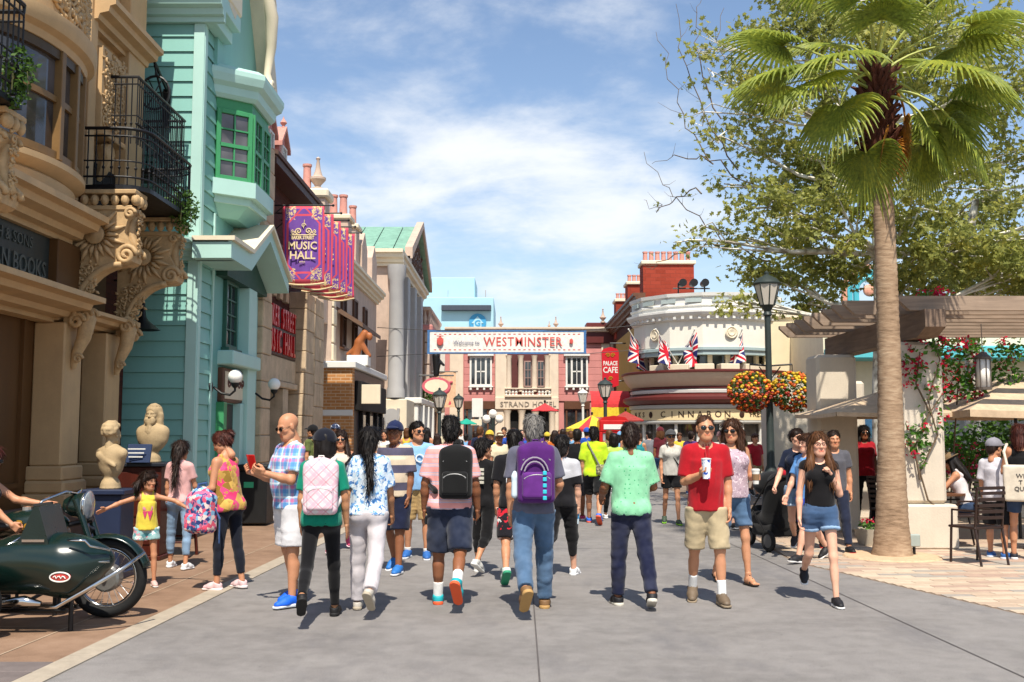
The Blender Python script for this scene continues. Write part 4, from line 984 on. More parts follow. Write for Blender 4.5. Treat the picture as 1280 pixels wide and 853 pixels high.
balcony([(-5.48, 13.6), (-5.1, 13.6), (-5.1, 15.6), (-5.9, 15.6)], 5.52, 6.45, 'upper black iron balcony rail beside the turquoise siding', .075, slab=[(-5.98, 15.02), (-5.1, 15.02), (-5.1, 15.6), (-5.98, 15.6)])
balcony([(-5.5, 8.9), (-4.72, 8.9), (-4.68, 9.0), (-4.68, 9.5), (-4.75, 9.65), (-5.5, 9.65)], 4.77, 5.7, 'black iron balcony rail with trailing plant beside the curved oriel', slab=[(-5.5, 8.92), (-4.72, 8.92), (-4.72, 9.63), (-5.5, 9.63)])
def trailing(label, c, r, n, seed):
    rr = random.Random(seed); o = thing('trailing_plant', label, 'plant', c); mm = MB()
    leaf_clump(mm, (0, 0, 0), r, n, .07, rr); leaf_clump(mm, (.02, -.02, -r[2]*.8), (r[0]*.6, r[1]*.6, r[2]*.8), n//2, .06, rr); mm.build('foliage', LEAF_DK, o)
    mm = MB()
    for i in range(8): a = rr.uniform(0, 6.28); mm.tube([(0, 0, 0), (r[0]*.7*math.cos(a), r[1]*.7*math.sin(a), -.03), (r[0]*.8*math.cos(a), r[1]*.8*math.sin(a), -r[2])], .006, 4)
    mm.build('stem', pm('stem', '#4a4a26'), o); return o
trailing('green plant trailing over the bowed iron balcony', (-4.72, 14.5, 4.86), (.2, .32, .26), 420, 1)
trailing('green plant spilling from the balcony beside the oriel window', (-4.7, 9.45, 5.05), (.16, .2, .25), 260, 2)

# ------------------------------------------------------------------ 2 the turquoise house
TY, TX, TE = 15.8, -4.9, 19.5
th = thing('turquoise_house', 'turquoise clapboard house with green oriel window and white gabled hood', 'house', (TX, TY, 0))
def tp(mm, name, mat, parent=None, **kw):
    o = mm.build(name, mat, parent if parent else th, **kw)
    if parent is None: o.matrix_parent_inverse = Matrix.Translation((-TX, -TY, 0))
    return o
tp(MB().box(-8, TX-.04, TY+.04, TE, .6, 8.3), 'wall_core', pm('turquoise_core', '#3f8078', .6, .1, 3, 0))
tp(MB().box(-8, TX+.03, TY-.03, TE, 0, .598, .01), 'plinth', pm('dark_plinth', '#4a443e', .7, .15, 4, .15))
PLm = MB().prism([(-.035, 0), (-.008, .238), (.03, .238), (.03, 0)], 'x', -1.45, 0).mesh('plank'); PLm.materials.append(TEAL)
PSm = MB().prism([(.035, 0), (.008, .238), (-.03, .238), (-.03, 0)], 'y', 0, 3.6).mesh('plank'); PSm.materials.append(TEAL)
PSs = MB().prism([(.035, 0), (.008, .238), (-.03, .238), (-.03, 0)], 'y', 0, .62).mesh('plank'); PSs.materials.append(TEAL)
for i in range(31):
    z = .6+i*.243
    o = put('plank', PLm, None, th); o.location = (-.14, .02, z)
    for me_, yy in ((PSs, .14), (PSs, 3.02)):
        o = put('plank', me_, None, th); o.location = (-.02, yy, z)
    if 5.15 < z < 5.35 or 4.8 < z < 5.3 or z > 7.6: o = put('plank', PSm, None, th); o.location = (-.025, .14, z)
mb = MB(); mb.box(TX-.15, TX+.02, TY-.03, TY-.002, .6, 8.1, .004); mb.box(TX, TX+.03, TY-.001, TY+.13, .6, 8.1, .004); tp(mb, 'corner_board', TEALL)
tp(MB().box(TX, TX+.03, TE-.12, TE, .6, 8.1, .004), 'corner_board', TEALL)
for y0 in (TY+.74, TE-.74): tp(MB().box(TX, TX+.035, y0, y0+.06, .6, 5.2, .004), 'trim_board', TEALL)
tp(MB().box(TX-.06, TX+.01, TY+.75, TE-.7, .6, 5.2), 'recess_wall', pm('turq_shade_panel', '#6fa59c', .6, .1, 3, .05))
# main cornice (camera side and street side) and gable
pr = steps_profile(TY, .34, 8.1, 8.55, -1); tp(MB().prism([(a, b) for a, b in pr], 'x', -8, TX+.34), 'cornice', TEALL)
tp(MB().box(TX, TX+.2, TY-.002, TY+.9, 8.1, 8.3, .01).box(TX, TX+.335, TY-.002, TY+.9, 8.302, 8.548, .01), 'cornice', TEALL)
tp(MB().box(-8, TX+.36, TY-.36, TY+.9, 8.55, 8.9, .03), 'roof_fascia', CREAM)
mb = MB(); mb.prism([(TY+.2, 8.5), (TY+2.0, 11.2), (TY+3.6, 8.2), (TY+3.6, 7.95), (TY+3.35, 7.95), (TY+2.0, 10.4), (TY+.55, 8.4)], 'x', TX-.2, TX+.34); tp(mb, 'gable_bargeboard', CREAM)
tp(MB().prism([(TY+.55, 8.3), (TY+2.0, 10.5), (TY+3.3, 8.0), (TY+3.3, 7.4), (TY+.55, 7.4)], 'x', TX-.1, TX+.06), 'gable_wall', TEAL)
mm = MB()
for s_ in (0,): mm.tube([(TX+.36, TY+2.5, 9.75), (TX+.44, TY+2.62, 9.3), (TX+.4, TY+2.8, 8.8), (TX+.32, TY+2.85, 8.3), (TX+.36, TY+2.8, 8.0)], [.1, .12, .09, .07, .12], 10); mm.tube(spiral((TX+.42, TY+2.66, 9.55), .2, 1.7, plane_='yz'), .05, 8); mm.tube(spiral((TX+.42, TY+2.8, 7.98), .16, 1.7, plane_='yz'), .045, 8)
tp(mm, 'gable_scroll', CREAM, smooth=40)
# canted oriel with green sashes
ya, yb, yc, yd, xo = TY+.75, TY+1.15, TY+2.3, TY+2.75, TX+.5
plan = [(TX, ya), (xo, yb), (xo, yc), (TX, yd)]
def grow(p, d): return [(p[0][0], p[0][1]-d*1.2), (p[1][0]+d, p[1][1]-d*.6), (p[2][0]+d, p[2][1]+d*.6), (p[3][0], p[3][1]+d*1.2)]
tp(MB().prism(plan, 'z', 5.4, 5.52), 'oriel_floor', TEALL); tp(MB().prism(grow(plan, .1), 'z', 5.52, 5.78), 'oriel_sill', TEALL)
tp(MB().rings([[(x, y, z) for x, y in grow(plan, d)] for d, z in ((-.25, 5.2), (-.05, 5.4))]), 'oriel_soffit', TEAL)
tp(MB().prism(grow(plan, .0), 'z', 6.98, 7.16), 'oriel_head', GREEN)
tp(MB().rings([[(x, y, z) for x, y in grow(plan, d)] for d, z in ((.04, 7.16), (.1, 7.22), (.12, 7.34), (.2, 7.4), (.24, 7.52), (.24, 7.6), (.1, 7.7))]), 'oriel_cornice', TEALL)
tp(MB().prism(grow(plan, -.12), 'z', 5.78, 7.0), 'oriel_room', DARK)
def seg_win(a, b, nme, n):
    A, Bv = Vector((*a, 0)), Vector((*b, 0)); d = (Bv-A); L = d.length; k = L/n
    for i in range(n):
        c_ = A+d*((i+.5)/n); w_ = window(th, (c_.x-TX, c_.y-TY, 5.78), math.atan2(d.y, d.x), k*.98, 1.2, GREEN, 2, 4, .075, .05, glass_mat('oriel_pane', (.07, .065, .07), .05), False)
        mm = MB(); mm.box(-k*.3, -k*.08, .022, .03, .5, 1.08); mm.box(k*.08, k*.3, .022, .03, .5, 1.08); mm.build('curtain', cur, w_)
        mm = MB(); mm.box(-k*.4, k*.4, -.05, -.02, .56, .62); mm.build('meeting_rail', GREEN, w_)
seg_win(plan[0], plan[1], 'w', 1); seg_win(plan[1], plan[2], 'w', 2); seg_win(plan[2], plan[3], 'w', 1)
# gabled hood, lower window, sign, door
hy0, hyp, hy1 = TY+.0, TY+2.2, TY+3.75
tp(MB().prism(steps_profile(TY, .3, 4.28, 4.6, -1), 'x', TX-.75, TX+.55), 'hood_cornice', TEALL)
mb = MB(); mb.prism([(TY-.3, 4.28), (TY+.95, 4.28), (hyp, 5.0), (hy1, 4.28), (hy1, 4.5), (hyp, 5.22), (TY+.9, 4.55), (TY-.3, 4.55)], 'x', TX, TX+.6); tp(mb, 'gabled_hood', TEALL)
mb = MB(); mb.prism([(TY-.34, 4.552), (TY+.88, 4.552), (hyp, 5.224), (hy1+.04, 4.502), (hy1+.04, 4.56), (hyp, 5.3), (TY+.86, 4.62), (TY-.34, 4.62)], 'x', TX, TX+.66); tp(mb, 'hood_roof', CREAM)
tp(MB().prism([(TY+.95, 4.27), (hyp, 4.98), (hy1-.05, 4.27), (hy1-.05, 4.2), (TY+.95, 4.2)], 'x', TX+.01, TX+.2), 'hood_tympanum', pm('dark_green_panel', '#23483c', .6, .1, 4, 0))
window(th, (.02, 1.75, 3.05), R(90), .72, 1.15, pm('dark_green_frame', '#2c5a4a', .5, .1), 2, 4, .06, .06)
tp(MB().box(TX-.02, TX+.28, TY+1.15, TY+3.0, 2.74, 2.98, .02), 'sill_ledge', TEALL)
sgn = tp(MB().box(TX-.02, TX+.1, TY+1.2, TY+2.9, 2.12, 2.7, .02), 'shop_sign', BROWN); MB().box(TX+.1, TX+.115, TY+1.3, TY+2.8, 2.18, 2.64, .004).build('sign_panel', pm('sign_cream', '#d8c8ac', .6, .1), sgn).matrix_parent_inverse = Matrix()
SGD = pm('sign_brown_letter', '#5a2f24', .5, .1)
mm = MB()
for k in range(6): mm.tube(spiral((TX+.118, TY+1.5+k*.22, 2.46), .09, 1.2, 12, k, 1 if k % 2 else -1, 'yz'), .016, 5)
tp(mm, 'sign_ornament', SGD, sgn)
tp(MB().box(TX-.04, TX+.02, TY+1.35, TY+2.15, .05, 2.1, .01), 'door', pm('dark_door', '#241713', .4, .15)); tp(MB().box(TX, TX+.14, TY+1.15, TY+1.34, .0, 2.12, .01), 'door_jamb', GREEN); tp(MB().box(TX, TX+.14, TY+2.2, TY+2.4, .0, 2.12, .01), 'door_jamb', TEALL)
tp(MB().box(TX, TX+.2, TY+2.42, TY+2.95, .6, 4.2, .01), 'pilaster', TEALL)
def globe_lamp(label, loc, rz):
    o = thing('wall_lamp', label, 'lamp', loc, rz, 'white globe wall lamps'); mm = MB(); mm.lathe([(.0, 0), (.09, .0), (.09, .03), (.0, .04)], (0, 0, 0), 12, 'y'); mm.tube([(0, -.03, 0), (0, -.16, -.1), (0, -.3, -.13), (0, -.38, -.06), (0, -.38, .02)], .02, 8); mm.lathe([(.02, -.02), (.06, .02), (.07, .06), (.05, .07)], (0, -.38, 0), 12); mm.build('arm', IRON, o, smooth=40)
    mm = MB(); mm.ball((0, -.38, .17), .115, 16, 12); mm.build('globe', pm('opal_glass', '#efece4', .25, .02, 3, 0), o, smooth='all'); return o
globe_lamp('white globe wall lamp on black arm beside the turquoise house door', (TX+.03, TY+.8, 2.35), R(90)); globe_lamp('white globe wall lamp on black arm between turquoise house and stone pier', (TX+.05, TE-.25, 2.35), R(90))
hl = thing('pendant_lamp', 'black pendant barn lamp hanging in the gap beside turquoise siding', 'lamp', (-5.55, 15.3, 3.15)); mm = MB(); mm.lathe([(.0, .42), (.03, .4), (.05, .2), (.09, .14), (.26, .0), (.24, .0), (.07, .12)], (0, 0, 0), 18); mm.build('shade', IRON, hl, smooth=40); mm = MB(); mm.tube([(0, 0, .4), (0, 0, .75), (-.45, 0, .75)], .018, 6); mm.build('stem', IRON, hl)
hs_ = thing('hanging_sign', 'black iron bracket sign with spoked wheel on the turquoise siding', 'sign', (-5.45, TY-.02, 6.9)); mm = MB(); mm.box(-.06, .06, -.03, .0, -.5, .12, .005); mm.tube([(0, -.02, .1), (.0, -.8, .42)], .025, 6); mm.tube([(0, -.02, -.3), (0, -.3, .0), (0, -.6, .3)], .018, 6); mm.build('bracket', IRON, hs_)
mm = MB(); mm.tube([(.22*math.cos(a*.3142), -.55, -.12+.26*math.sin(a*.3142)) for a in range(20)], .02, 6, closed=True)
for a in range(6): mm.tube([(0, -.55, -.12), (.22*math.cos(a*1.047), -.55, -.12+.26*math.sin(a*1.047))], .01, 5)
mm.tube([(0, -.55, .14), (0, -.55, .3)], .012, 5); mm.build('wheel', IRON, hs_)

# ------------------------------------------------------------------ 3 the music hall
MY0, MY1 = 19.5, 26.0
mh = thing('music_hall', 'red brick music hall with stone piers, deep eaves and red letter sign', 'building', (TX, MY0, 0))
def mp(mm, name, mat, parent=None, **kw):
    o = mm.build(name, mat, parent if parent else mh, **kw)
    if parent is None: o.matrix_parent_inverse = Matrix.Translation((-TX, -MY0, 0))
    return o
mp(MB().box(-9, TX-.3, MY0+.01, MY1, 2.9, 7.05), 'brick_wall', BRICKD)
def pier(x0, x1, y0, y1, z1, hb, seed):
    rr = random.Random(seed); z = 0; r = 0
    while z < z1-.05:
        h = min(hb, z1-z)
        cuts = [y0, y1] if r % 2 else [y0, y0+(y1-y0)*.55, y1]
        if x1-x0 < .9: cuts = [y0, y1] if (y1-y0) < 1 else cuts
        for a, b in zip(cuts[:-1], cuts[1:]):
            e = rr.uniform(0, .02); mp(MB().box(x0, x1+e, a+.004, b-.004, z+.004, z+h-.004, .018), 'stone_block', STONE)
        z += h; r += 1
pier(-5.6, TX+.12, MY0+.0, MY0+.75, 7.3, .52, 1); pier(-5.6, TX+.1, 23.75, 24.7, 4.9, .5, 2); pier(-5.6, TX+.12, 24.7, 25.9, 4.9, .56, 4)
mp(MB().box(-5.6, TX-.12, MY0+.76, 23.74, 2.72, 3.24, .02), 'stone_lintel', STONE); mp(MB().box(-5.4, TX-.06, MY0+.76, 23.74, 2.58, 2.715, .02), 'stone_lintel', STONE)
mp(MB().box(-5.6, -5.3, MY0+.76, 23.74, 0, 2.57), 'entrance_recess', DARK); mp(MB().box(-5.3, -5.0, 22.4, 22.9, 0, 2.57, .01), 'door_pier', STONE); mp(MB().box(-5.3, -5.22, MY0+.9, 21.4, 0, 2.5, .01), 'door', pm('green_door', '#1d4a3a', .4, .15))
mp(MB().box(-5.3, TX-.1, MY0+.78, 23.6, 3.245, 4.32, .02), 'sign_backing', pm('marquee_dark', '#3a1714', .5, .2))
REDL = pm('red_letter', '#c8141c', .35, .1, 8, .03)
for s_, z, sz in (('BAKER STREET', 4.05, .6), ('MUSIC HALL', 3.52, .66)):
    n = len(s_); y = MY0+1.05
    for i, ch in enumerate(s_):
        if ch != ' ': text('sign_letter', ch, sz, REDL, mh, (TX-.08-TX, y-MY0+(2.85*(i+.5)/n), z), (R(90), 0, R(90)), .03, .012, sx=.5 if n > 11 else .58)
for i in range(5): mp(MB().box(-5.3, TX-.2, 20.5+i*.62, 20.8+i*.62, 4.55, 4.8, .01), 'stone_block', STONE); mp(MB().box(-5.3, TX-.2, 20.35+i*.62, 20.65+i*.62, 5.25, 5.5, .01), 'stone_block', STONE)
for i in range(3): window(mh, (-.3, 1.3+i*.95, 4.85), R(90), .55, .95, BROWN, 2, 2, .05, .05)
mp(MB().prism([(MY0+.8, 7.05), (MY0+.8, 7.2), (MY1-.6, 7.2), (MY1-.6, 7.05)], 'x', -7, TX+.14), 'eave', pm('eave_brown', '#4a3026', .6, .2))
mp(MB().prism([(-9, 8.6), (TX+.18, 7.21), (TX+.18, 7.3), (-9, 8.8)], 'y', MY0+.78, MY1-.55), 'roof', pm('roof_tile_brown', '#5c4338', .8, .25, 12, .4))
for i in range(2):
    y = MY0+.85+i*1.2; d_ = mp(MB().prism([(y, 7.25), (y+.7, 7.25), (y+.7, 7.8), (y+.35, 8.15), (y, 7.8)], 'x', -6.5, TX-.1), 'dormer', PINKB); window(d_, (TX-.09, y+.35, 7.4), R(90), .42, .42, WHITE, 2, 1, .05, .04, sill=False)
    mb = MB(); mb.prism([(y-.08, 7.75), (y+.35, 8.18), (y+.78, 7.75), (y+.78, 7.85), (y+.35, 8.28), (y-.08, 7.85)], 'x', -6.5, TX-.02); mb.lathe([(.05, 8.2), (.03, 8.3), (.08, 8.36), (.02, 8.45), (.0, 8.52)], (TX-.1, y+.35, 0), 8); bp_ = mb.build('dormer_roof', TERRA, d_)
# five banners
def banner_mat():
    t = NT('banner_print'); x = t.xyz(); u = t.math('ABSOLUTE', x[0]); v = x[2]
    n = t.noise(5, 3); col = t.mix(n, lin('#5f3a86')+(1,), lin('#7a55a6')+(1,))
    v2 = t.math('ABSOLUTE', t.math('SUBTRACT', v, -.78))
    lim = t.math('SUBTRACT', .33, t.math('MAXIMUM', 0.0, t.math('MULTIPLY', t.math('SUBTRACT', v2, .42), .9)))
    ring = t.math('LESS_THAN', t.math('ABSOLUTE', t.math('SUBTRACT', u, lim)), .022); top_ = t.math('MULTIPLY', t.math('LESS_THAN', t.math('ABSOLUTE', t.math('SUBTRACT', v2, .6)), .022), t.math('LESS_THAN', u, .2))
    edge = t.math('MAXIMUM', t.math('GREATER_THAN', u, .385), t.math('GREATER_THAN', v2, .735)); red = lin('#cf4f62')+(1,)
    col = t.mix(t.math('MAXIMUM', t.math('MAXIMUM', ring, top_), edge), col, red)
    corner = t.math('MULTIPLY', t.math('GREATER_THAN', t.noise(19, 2, .5, dist=1.5), .52), t.math('MULTIPLY', t.math('GREATER_THAN', v2, .5), t.math('MULTIPLY', t.math('GREATER_THAN', u, .16), t.math('LESS_THAN', u, .37))))
    col = t.mix(corner, col, lin('#d9c08a')+(1,)); t.bump(t.noise(4, 2), .2, .02); return t.fin(col, .7, 0, .2)
BAN = banner_mat(); BCR = pm('banner_cream', '#dcc79a', .7, .08); BFR = cloth('banner_fringe', '#d8c49a')
def street_banner(i, label):
    y = 20.75+i*.98; x0 = TX+.1; zt = 6.22+.05*i
    o = thing('street_banner', label, 'banner', (x0, y, zt), 0, 'purple street banners'); c = .52
    mm = MB(); mm.tube([(-.4, 0, .05), (1.1, 0, .05)], .016, 6); mm.ball((1.12, 0, .05), .03, 6, 5); mm.tube([(-.35, 0, -.35), (.1, 0, .03)], .012, 5); mm.build('rod', IRON, o)
    rr = random.Random(i); ph = rr.uniform(0, 6); tw = .05+.06*i*.5
    mm = MB(); nu, nv = 14, 22
    def f(a, b):
        u = (a-.5)*.86; v = -b*1.56+(.06*math.sin(a*math.pi) if b > .97 else 0)*-1
        return (u+.012*math.sin(b*5+ph), .05*math.sin(a*7+ph+b*2.2)*b+tw*b*b*(a), v)
    mm.grid(f, nu, nv); me = mm.mesh('banner', 'all'); b = put('banner_cloth', me, BAN, o, (c, 0, .03))
    sol = b.modifiers.new('thick', 'SOLIDIFY'); sol.thickness = .004
    mm = MB(); mm.tube([(f(a/12, 1)[0], f(a/12, 1)[1], f(a/12, 1)[2]-.015) for a in range(13)], .022, 6); mm.build('fringe', BFR, b)
    for s_, z, sz, sx in (('BAKER STREET', -.66, .1, .72), ('MUSIC', -.83, .225, .92), ('HALL', -1.03, .225, 1.0), ('***', -1.2, .12, .8)): text('print', s_, sz, BCR, b, (-.01, -.022-.03*(-z/1.56), z), (R(90), 0, 0), .003, .004, sx=sx)
    mm = MB()
    for sg_ in (-1, 1): mm.tube(spiral((sg_*.1, -.02, -.52), .075, 1.5, 18, R(-90), sg_), .014, 5); mm.tube(spiral((sg_*.21, -.02, -.54), .05, 1.4, 14, R(90), -sg_), .011, 5)
    mm.tube([(-.27, -.02, -.6), (.27, -.02, -.6)], .012, 5); mm.tube(spiral((0, -.02, -.4), .05, 1.2, 14), .01, 5); mm.tube([(0, -.02, -.46), (.02, -.02, -.28)], .008, 5); mm.build('crest_print', BCR, b)
    return o
for i, l in enumerate(('purple banner reading music hall, first of the row beside the turquoise house', 'second purple music hall banner along the brick facade', 'middle purple music hall banner of the five on the brick facade', 'fourth purple music hall banner along the brick facade', 'last purple music hall banner of the row, beside the chimneys')): street_banner(i, l)
# ------------------------------------------------------------------ generic helpers for the far row
def bld(name, label, loc): 
    o = thing(name, label, 'building', loc); inv = Matrix.Translation((-loc[0], -loc[1], -loc[2]))
    def add(mm, nm, mat, parent=None, **kw):
        ob = mm.build(nm, mat, parent if parent else o, **kw)
        if parent is None: ob.matrix_parent_inverse = inv
        return ob
    add.root = o; add.loc = Vector(loc)
    def win(p, rz, *a, **k): return window(o, Vector(p)-add.loc, rz, *a, **k)
    add.win = win; return add
def pots(add, x0, x1, n, y, z0, z1, r, parent=None):
    for i in range(n):
        x = x0+(x1-x0)*(i+.5)/n; mm = MB(); mm.lathe([(r, z0), (r*.92, z0+.05), (r*.8, z1-.08), (r, z1-.06), (r, z1), (r*.7, z1), (r*.7, z1-.1)], (x, y, 0), 10); add(mm, 'chimney_pot', TERRA, smooth=40)
def urn(add, x, y, z, s, mat): mm = MB(); mm.lathe([(.0, 0), (.22*s, 0), (.22*s, .1*s), (.1*s, .16*s), (.14*s, .24*s), (.3*s, .42*s), (.3*s, .5*s), (.18*s, .56*s), (.1*s, .8*s), (.05*s, 1.15*s), (.09*s, 1.22*s), (0, 1.3*s)], (x, y, z), 12); return add(mm, 'finial', mat, smooth=40)
PKST = pm('pink_stone', '#bfa896', .75, .2, 3, .25)
# 4 cream stone row with stepped chimneys
a = bld('stone_row_house', 'pale pink stone house with quoins, tall windows and clay chimney pots', (-5, 28, 0))
a(MB().box(-9, -5.0, 28.2, 37.5, 0, 6.6), 'wall', PKST)
a(MB().prism(steps_profile(-5.0, .35, 6.3, 6.7), 'y', 28.2, 37.5), 'cornice', CREAM)
a(MB().box(-7.6, -5.1, 27.5, 28.2, 4.6, 8.0, .02), 'chimney_stack', PKST); a(MB().box(-7.7, -5.0, 27.4, 28.3, 8.0, 8.25, .05), 'stack_cap', CREAM)
p0 = onY(397, 243, 27.8); urn(a, p0.x, 27.8, 8.25, .75, PKST); pots(a, onY(377, 243, 27.8).x, onY(390, 243, 27.8).x, 1, 27.8, 8.25, 9.0, .13)
for px0, px1, py, n, Y_, cx in ((408, 437, 277, 2, 29.5, .6), (434, 447, 288, 1, 32.0, .5)):
    x0, x1 = onY(px0, 300, Y_).x, onY(px1, 300, Y_).x; zt = onY(px0, py, Y_).z
    a(MB().box(x0, x1, Y_-.3, Y_+.4, 6.6, zt, .02), 'chimney_stack', PKST); a(MB().box(x0-.08, x1+.08, Y_-.38, Y_+.48, zt, zt+.15, .03), 'stack_cap', CREAM); pots(a, x0+.05, x1-.05, n, Y_, zt+.15, zt+.78, .13)
for i in range(12): a(MB().box(-5.1, -4.94, 28.25, 28.75 if i % 2 else 28.55, .1+i*.5, .56+i*.5, .02), 'quoin', CREAM)
for i in range(3): a.win((-4.98, 30.0+i*2.2, 4.1), R(90), .75, 1.7, BROWN, 2, 2, .07, .06)
for i in range(2): a(MB().prism([(32.4+i*2.4, 6.7), (33.6+i*2.4, 6.7), (33.6+i*2.4, 7.6), (33.0+i*2.4, 8.1), (32.4+i*2.4, 7.6)], 'x', -6.5, -4.8), 'gable', PKST)
a(MB().prism([(-5.0, 5.05), (-4.25, 4.6), (-4.25, 4.72), (-5.0, 5.2)], 'y', 29, 33), 'awning_roof', pm('awning_brown', '#6a5140', .7, .2))
# 5 small brick shop
a = bld('brick_shop', 'small yellow brick corner shop with white string courses and dark front', (-4.6, 27, 0))
YB = brick_mat('yellow_brick', '#c08a56', '#a87040', '#c9b79a', 'xz', .25, .085, .02)
a(MB().box(-6.2, -4.2, 26.9, 27.3, 0, 3.3), 'wall', YB); a(MB().box(-6.2, -4.2, 27.3, 33.5, 0, 3.3), 'shop_front', pm('shop_navy', '#22232b', .4, .2))
a(MB().box(-6.3, -4.1, 26.8, 33.6, 3.3, 3.48, .02), 'coping', WHITE); a(MB().box(-6.2, -4.17, 26.87, 26.9, 2.05, 2.2, .01), 'string_course', WHITE); a(MB().box(-6.2, -4.17, 26.87, 26.9, 1.0, 1.12, .01), 'string_course', WHITE)
a(MB().box(-4.2, -4.05, 27.4, 33.0, 2.2, 3.0, .02), 'sign_board', DARK)
for y_ in (28.2, 29.6, 31.2, 32.4): a(MB().box(-4.2, -4.1, y_, y_+.12, 0, 2.2, .01), 'pilaster', DARK); a(MB().box(-4.195, -4.16, y_+.14, y_+1.1, .5, 2.1), 'shop_window', GLASS)
a(MB().box(-4.12, -3.55, 27.6, 27.75, 2.38, 2.9, .01), 'projecting_sign', CREAM)
a(MB().box(-5.15, -4.5, 26.7, 26.86, .3, 1.45, .01), 'notice_panel', CREAM)
st = thing('rooftop_statue', 'brown sculpted figure on white block above the brick shop', 'statue', (-4.35, 29.0, 3.48)); MB().box(-.3, .3, -.3, .3, 0, .3, .02).build('block', WHITE, st); sdf_obj('figure', [cap((-.1, 0, .3), (.0, 0, .7), .13, .12), cap((.0, 0, .68), (.16, .0, .95), .13, .1), cap((.0, 0, .6), (-.32, 0, .35), .07, .05), cap((.3, 0, .3), (.1, 0, .6), .06, .09), ell((.3, 0, .85), (.09, .08, .12))], pm('statue_brown', '#9a5a30', .5, .25), st, .03)
# 6 grey pedimented house with copper roof
a = bld('pediment_house', 'grey classical house with green copper roof and carved pediment', (-4.6, 45, 0))
a(MB().box(-9, -4.6, 38.5, 50, 0, 8.4), 'wall', PKST); a(MB().prism(steps_profile(-4.6, .5, 7.9, 8.5), 'y', 38.4, 50.2), 'cornice', CREAM); a(MB().prism(steps_profile(38.5, .5, 7.9, 8.5, -1), 'x', -9, -4.1), 'cornice', CREAM)
a(MB().prism([(40.6, 8.52), (45.2, 10.5), (49.9, 8.52)], 'x', -8, -4.25), 'pediment', PKST); 
for s_ in (0, 1): 
    for i in range(5): x0 = -8.2+i*.84; a(MB().add([(x0, 40.2 if s_ == 0 else 50.3, 8.5), (x0+.8, 40.2 if s_ == 0 else 50.3, 8.5), (x0+.8, 45.2, 10.68), (x0, 45.2, 10.68), (x0, 40.2 if s_ == 0 else 50.3, 8.6), (x0+.8, 40.2 if s_ == 0 else 50.3, 8.6), (x0+.8, 45.2, 10.78), (x0, 45.2, 10.78)], [(0, 1, 2, 3), (4, 5, 6, 7), (0, 1, 5, 4), (1, 2, 6, 5), (2, 3, 7, 6), (3, 0, 4, 7)]), 'roof_panel', COPPER)
mm = MB(); mm.prism([(40.2, 8.5), (45.2, 10.7), (50.3, 8.5), (50.3, 8.95), (45.2, 11.0), (40.2, 8.95)], 'x', -4.25, -3.95); a(mm, 'raking_cornice', PKST)
mm = MB(); relief(mm, lambda u, v: (Vector((-4.24, 43+u*4.4, 8.7+v*(1.5-abs(u-.5)*2))), Vector((1, 0, 0)), Vector((0, 1, 0)), Vector((0, 0, 1))), 8, 3, 4, .3, .06); a(mm, 'pediment_relief', BROWN)
for y_ in (38.6, 41.2, 44.2, 47.2): a(MB().box(-4.6, -4.2, y_, y_+.8, 2.9, 7.9, .03), 'pilaster', GREYP)
mm = MB(); mm.lathe([(.36, 2.9), (.34, 3.2), (.3, 3.3), (.27, 7.3), (.34, 7.5), (.36, 7.9)], (-4.35, 38.3, 0), 16); a(mm, 'column', GREYP, smooth=40)
for y_ in (42.3, 45.3): a.win((-4.58, y_, 4.2), R(90), .9, 2.6, CREAM, 2, 4, .08, .06); mm = MB(); mm.lathe([(.0, -4.55), (.35, -4.55), (.42, -4.5), (.42, -4.6)], (0, y_, 7.3), 16, 'x'); a(mm, 'round_window', CREAM)
a(MB().box(-9, -3.9, 38.0, 41, 0, 2.85, .03), 'ground_storey', CREAM); a(MB().box(-9, -3.75, 41, 50, 0, 2.75, .03), 'ground_storey', WHITE); a(MB().box(-9, -3.6, 40.9, 50.1, 2.75, 3.0, .04), 'ground_cornice', WHITE)
for y_ in (42, 44.5, 47): a(MB().box(-3.75, -3.7, y_, y_+1.5, .4, 2.3), 'shop_window', GLASS); a(MB().box(-3.75, -3.55, y_-.35, y_-.05, 0, 2.7, .02), 'pilaster', WHITE)
mm = MB(); mm.lathe([(.0, 37.99), (.3, 37.99), (.3, 37.9), (.22, 37.9)], (-4.45, 0, 2.2), 14, 'y'); mm.tube([(-4.7, 37.95, 2.5), (-4.62, 37.95, 1.6), (-4.6, 37.95, 1.3)], .06, 6); mm.tube([(-4.2, 37.95, 2.5), (-4.28, 37.95, 1.6), (-4.3, 37.95, 1.3)], .06, 6); a(mm, 'carved_crest', GREYP)
hs2 = thing('oval_hanging_sign', 'red and cream oval hanging sign below a black figure', 'sign', (-3.7, 44, 3.6)); mm = MB(); mm.lathe([(.0, -.05), (.62, -.05), (.62, .05), (0, .05)], (.45, 0, 0), 18, 'y'); mm.v = [(x, y, z*.6) for x, y, z in mm.v]; mm.build('board', pm('sign_rose', '#c8606c', .5, .1), hs2); mm = MB(); mm.lathe([(.0, -.06), (.5, -.06), (.5, -.055), (0, -.05)], (.45, 0, 0), 18, 'y'); mm.v = [(x, y, z*.56) for x, y, z in mm.v]; mm.build('panel', CREAM, hs2); mm = MB(); mm.tube([(-.3, 0, .45), (1.2, 0, .45)], .04, 6); mm.build('bracket', IRON, hs2); sdf_obj('figure', [cap((.45, 0, .5), (.42, 0, 1.3), .12, .16), cap((.45, 0, .5), (.55, 0, .95), .09), ell((.45, 0, 1.62), (.13, .13, .16)), cap((.45, 0, 1.25), (.75, 0, .9), .06)], IRON, hs2, .04)
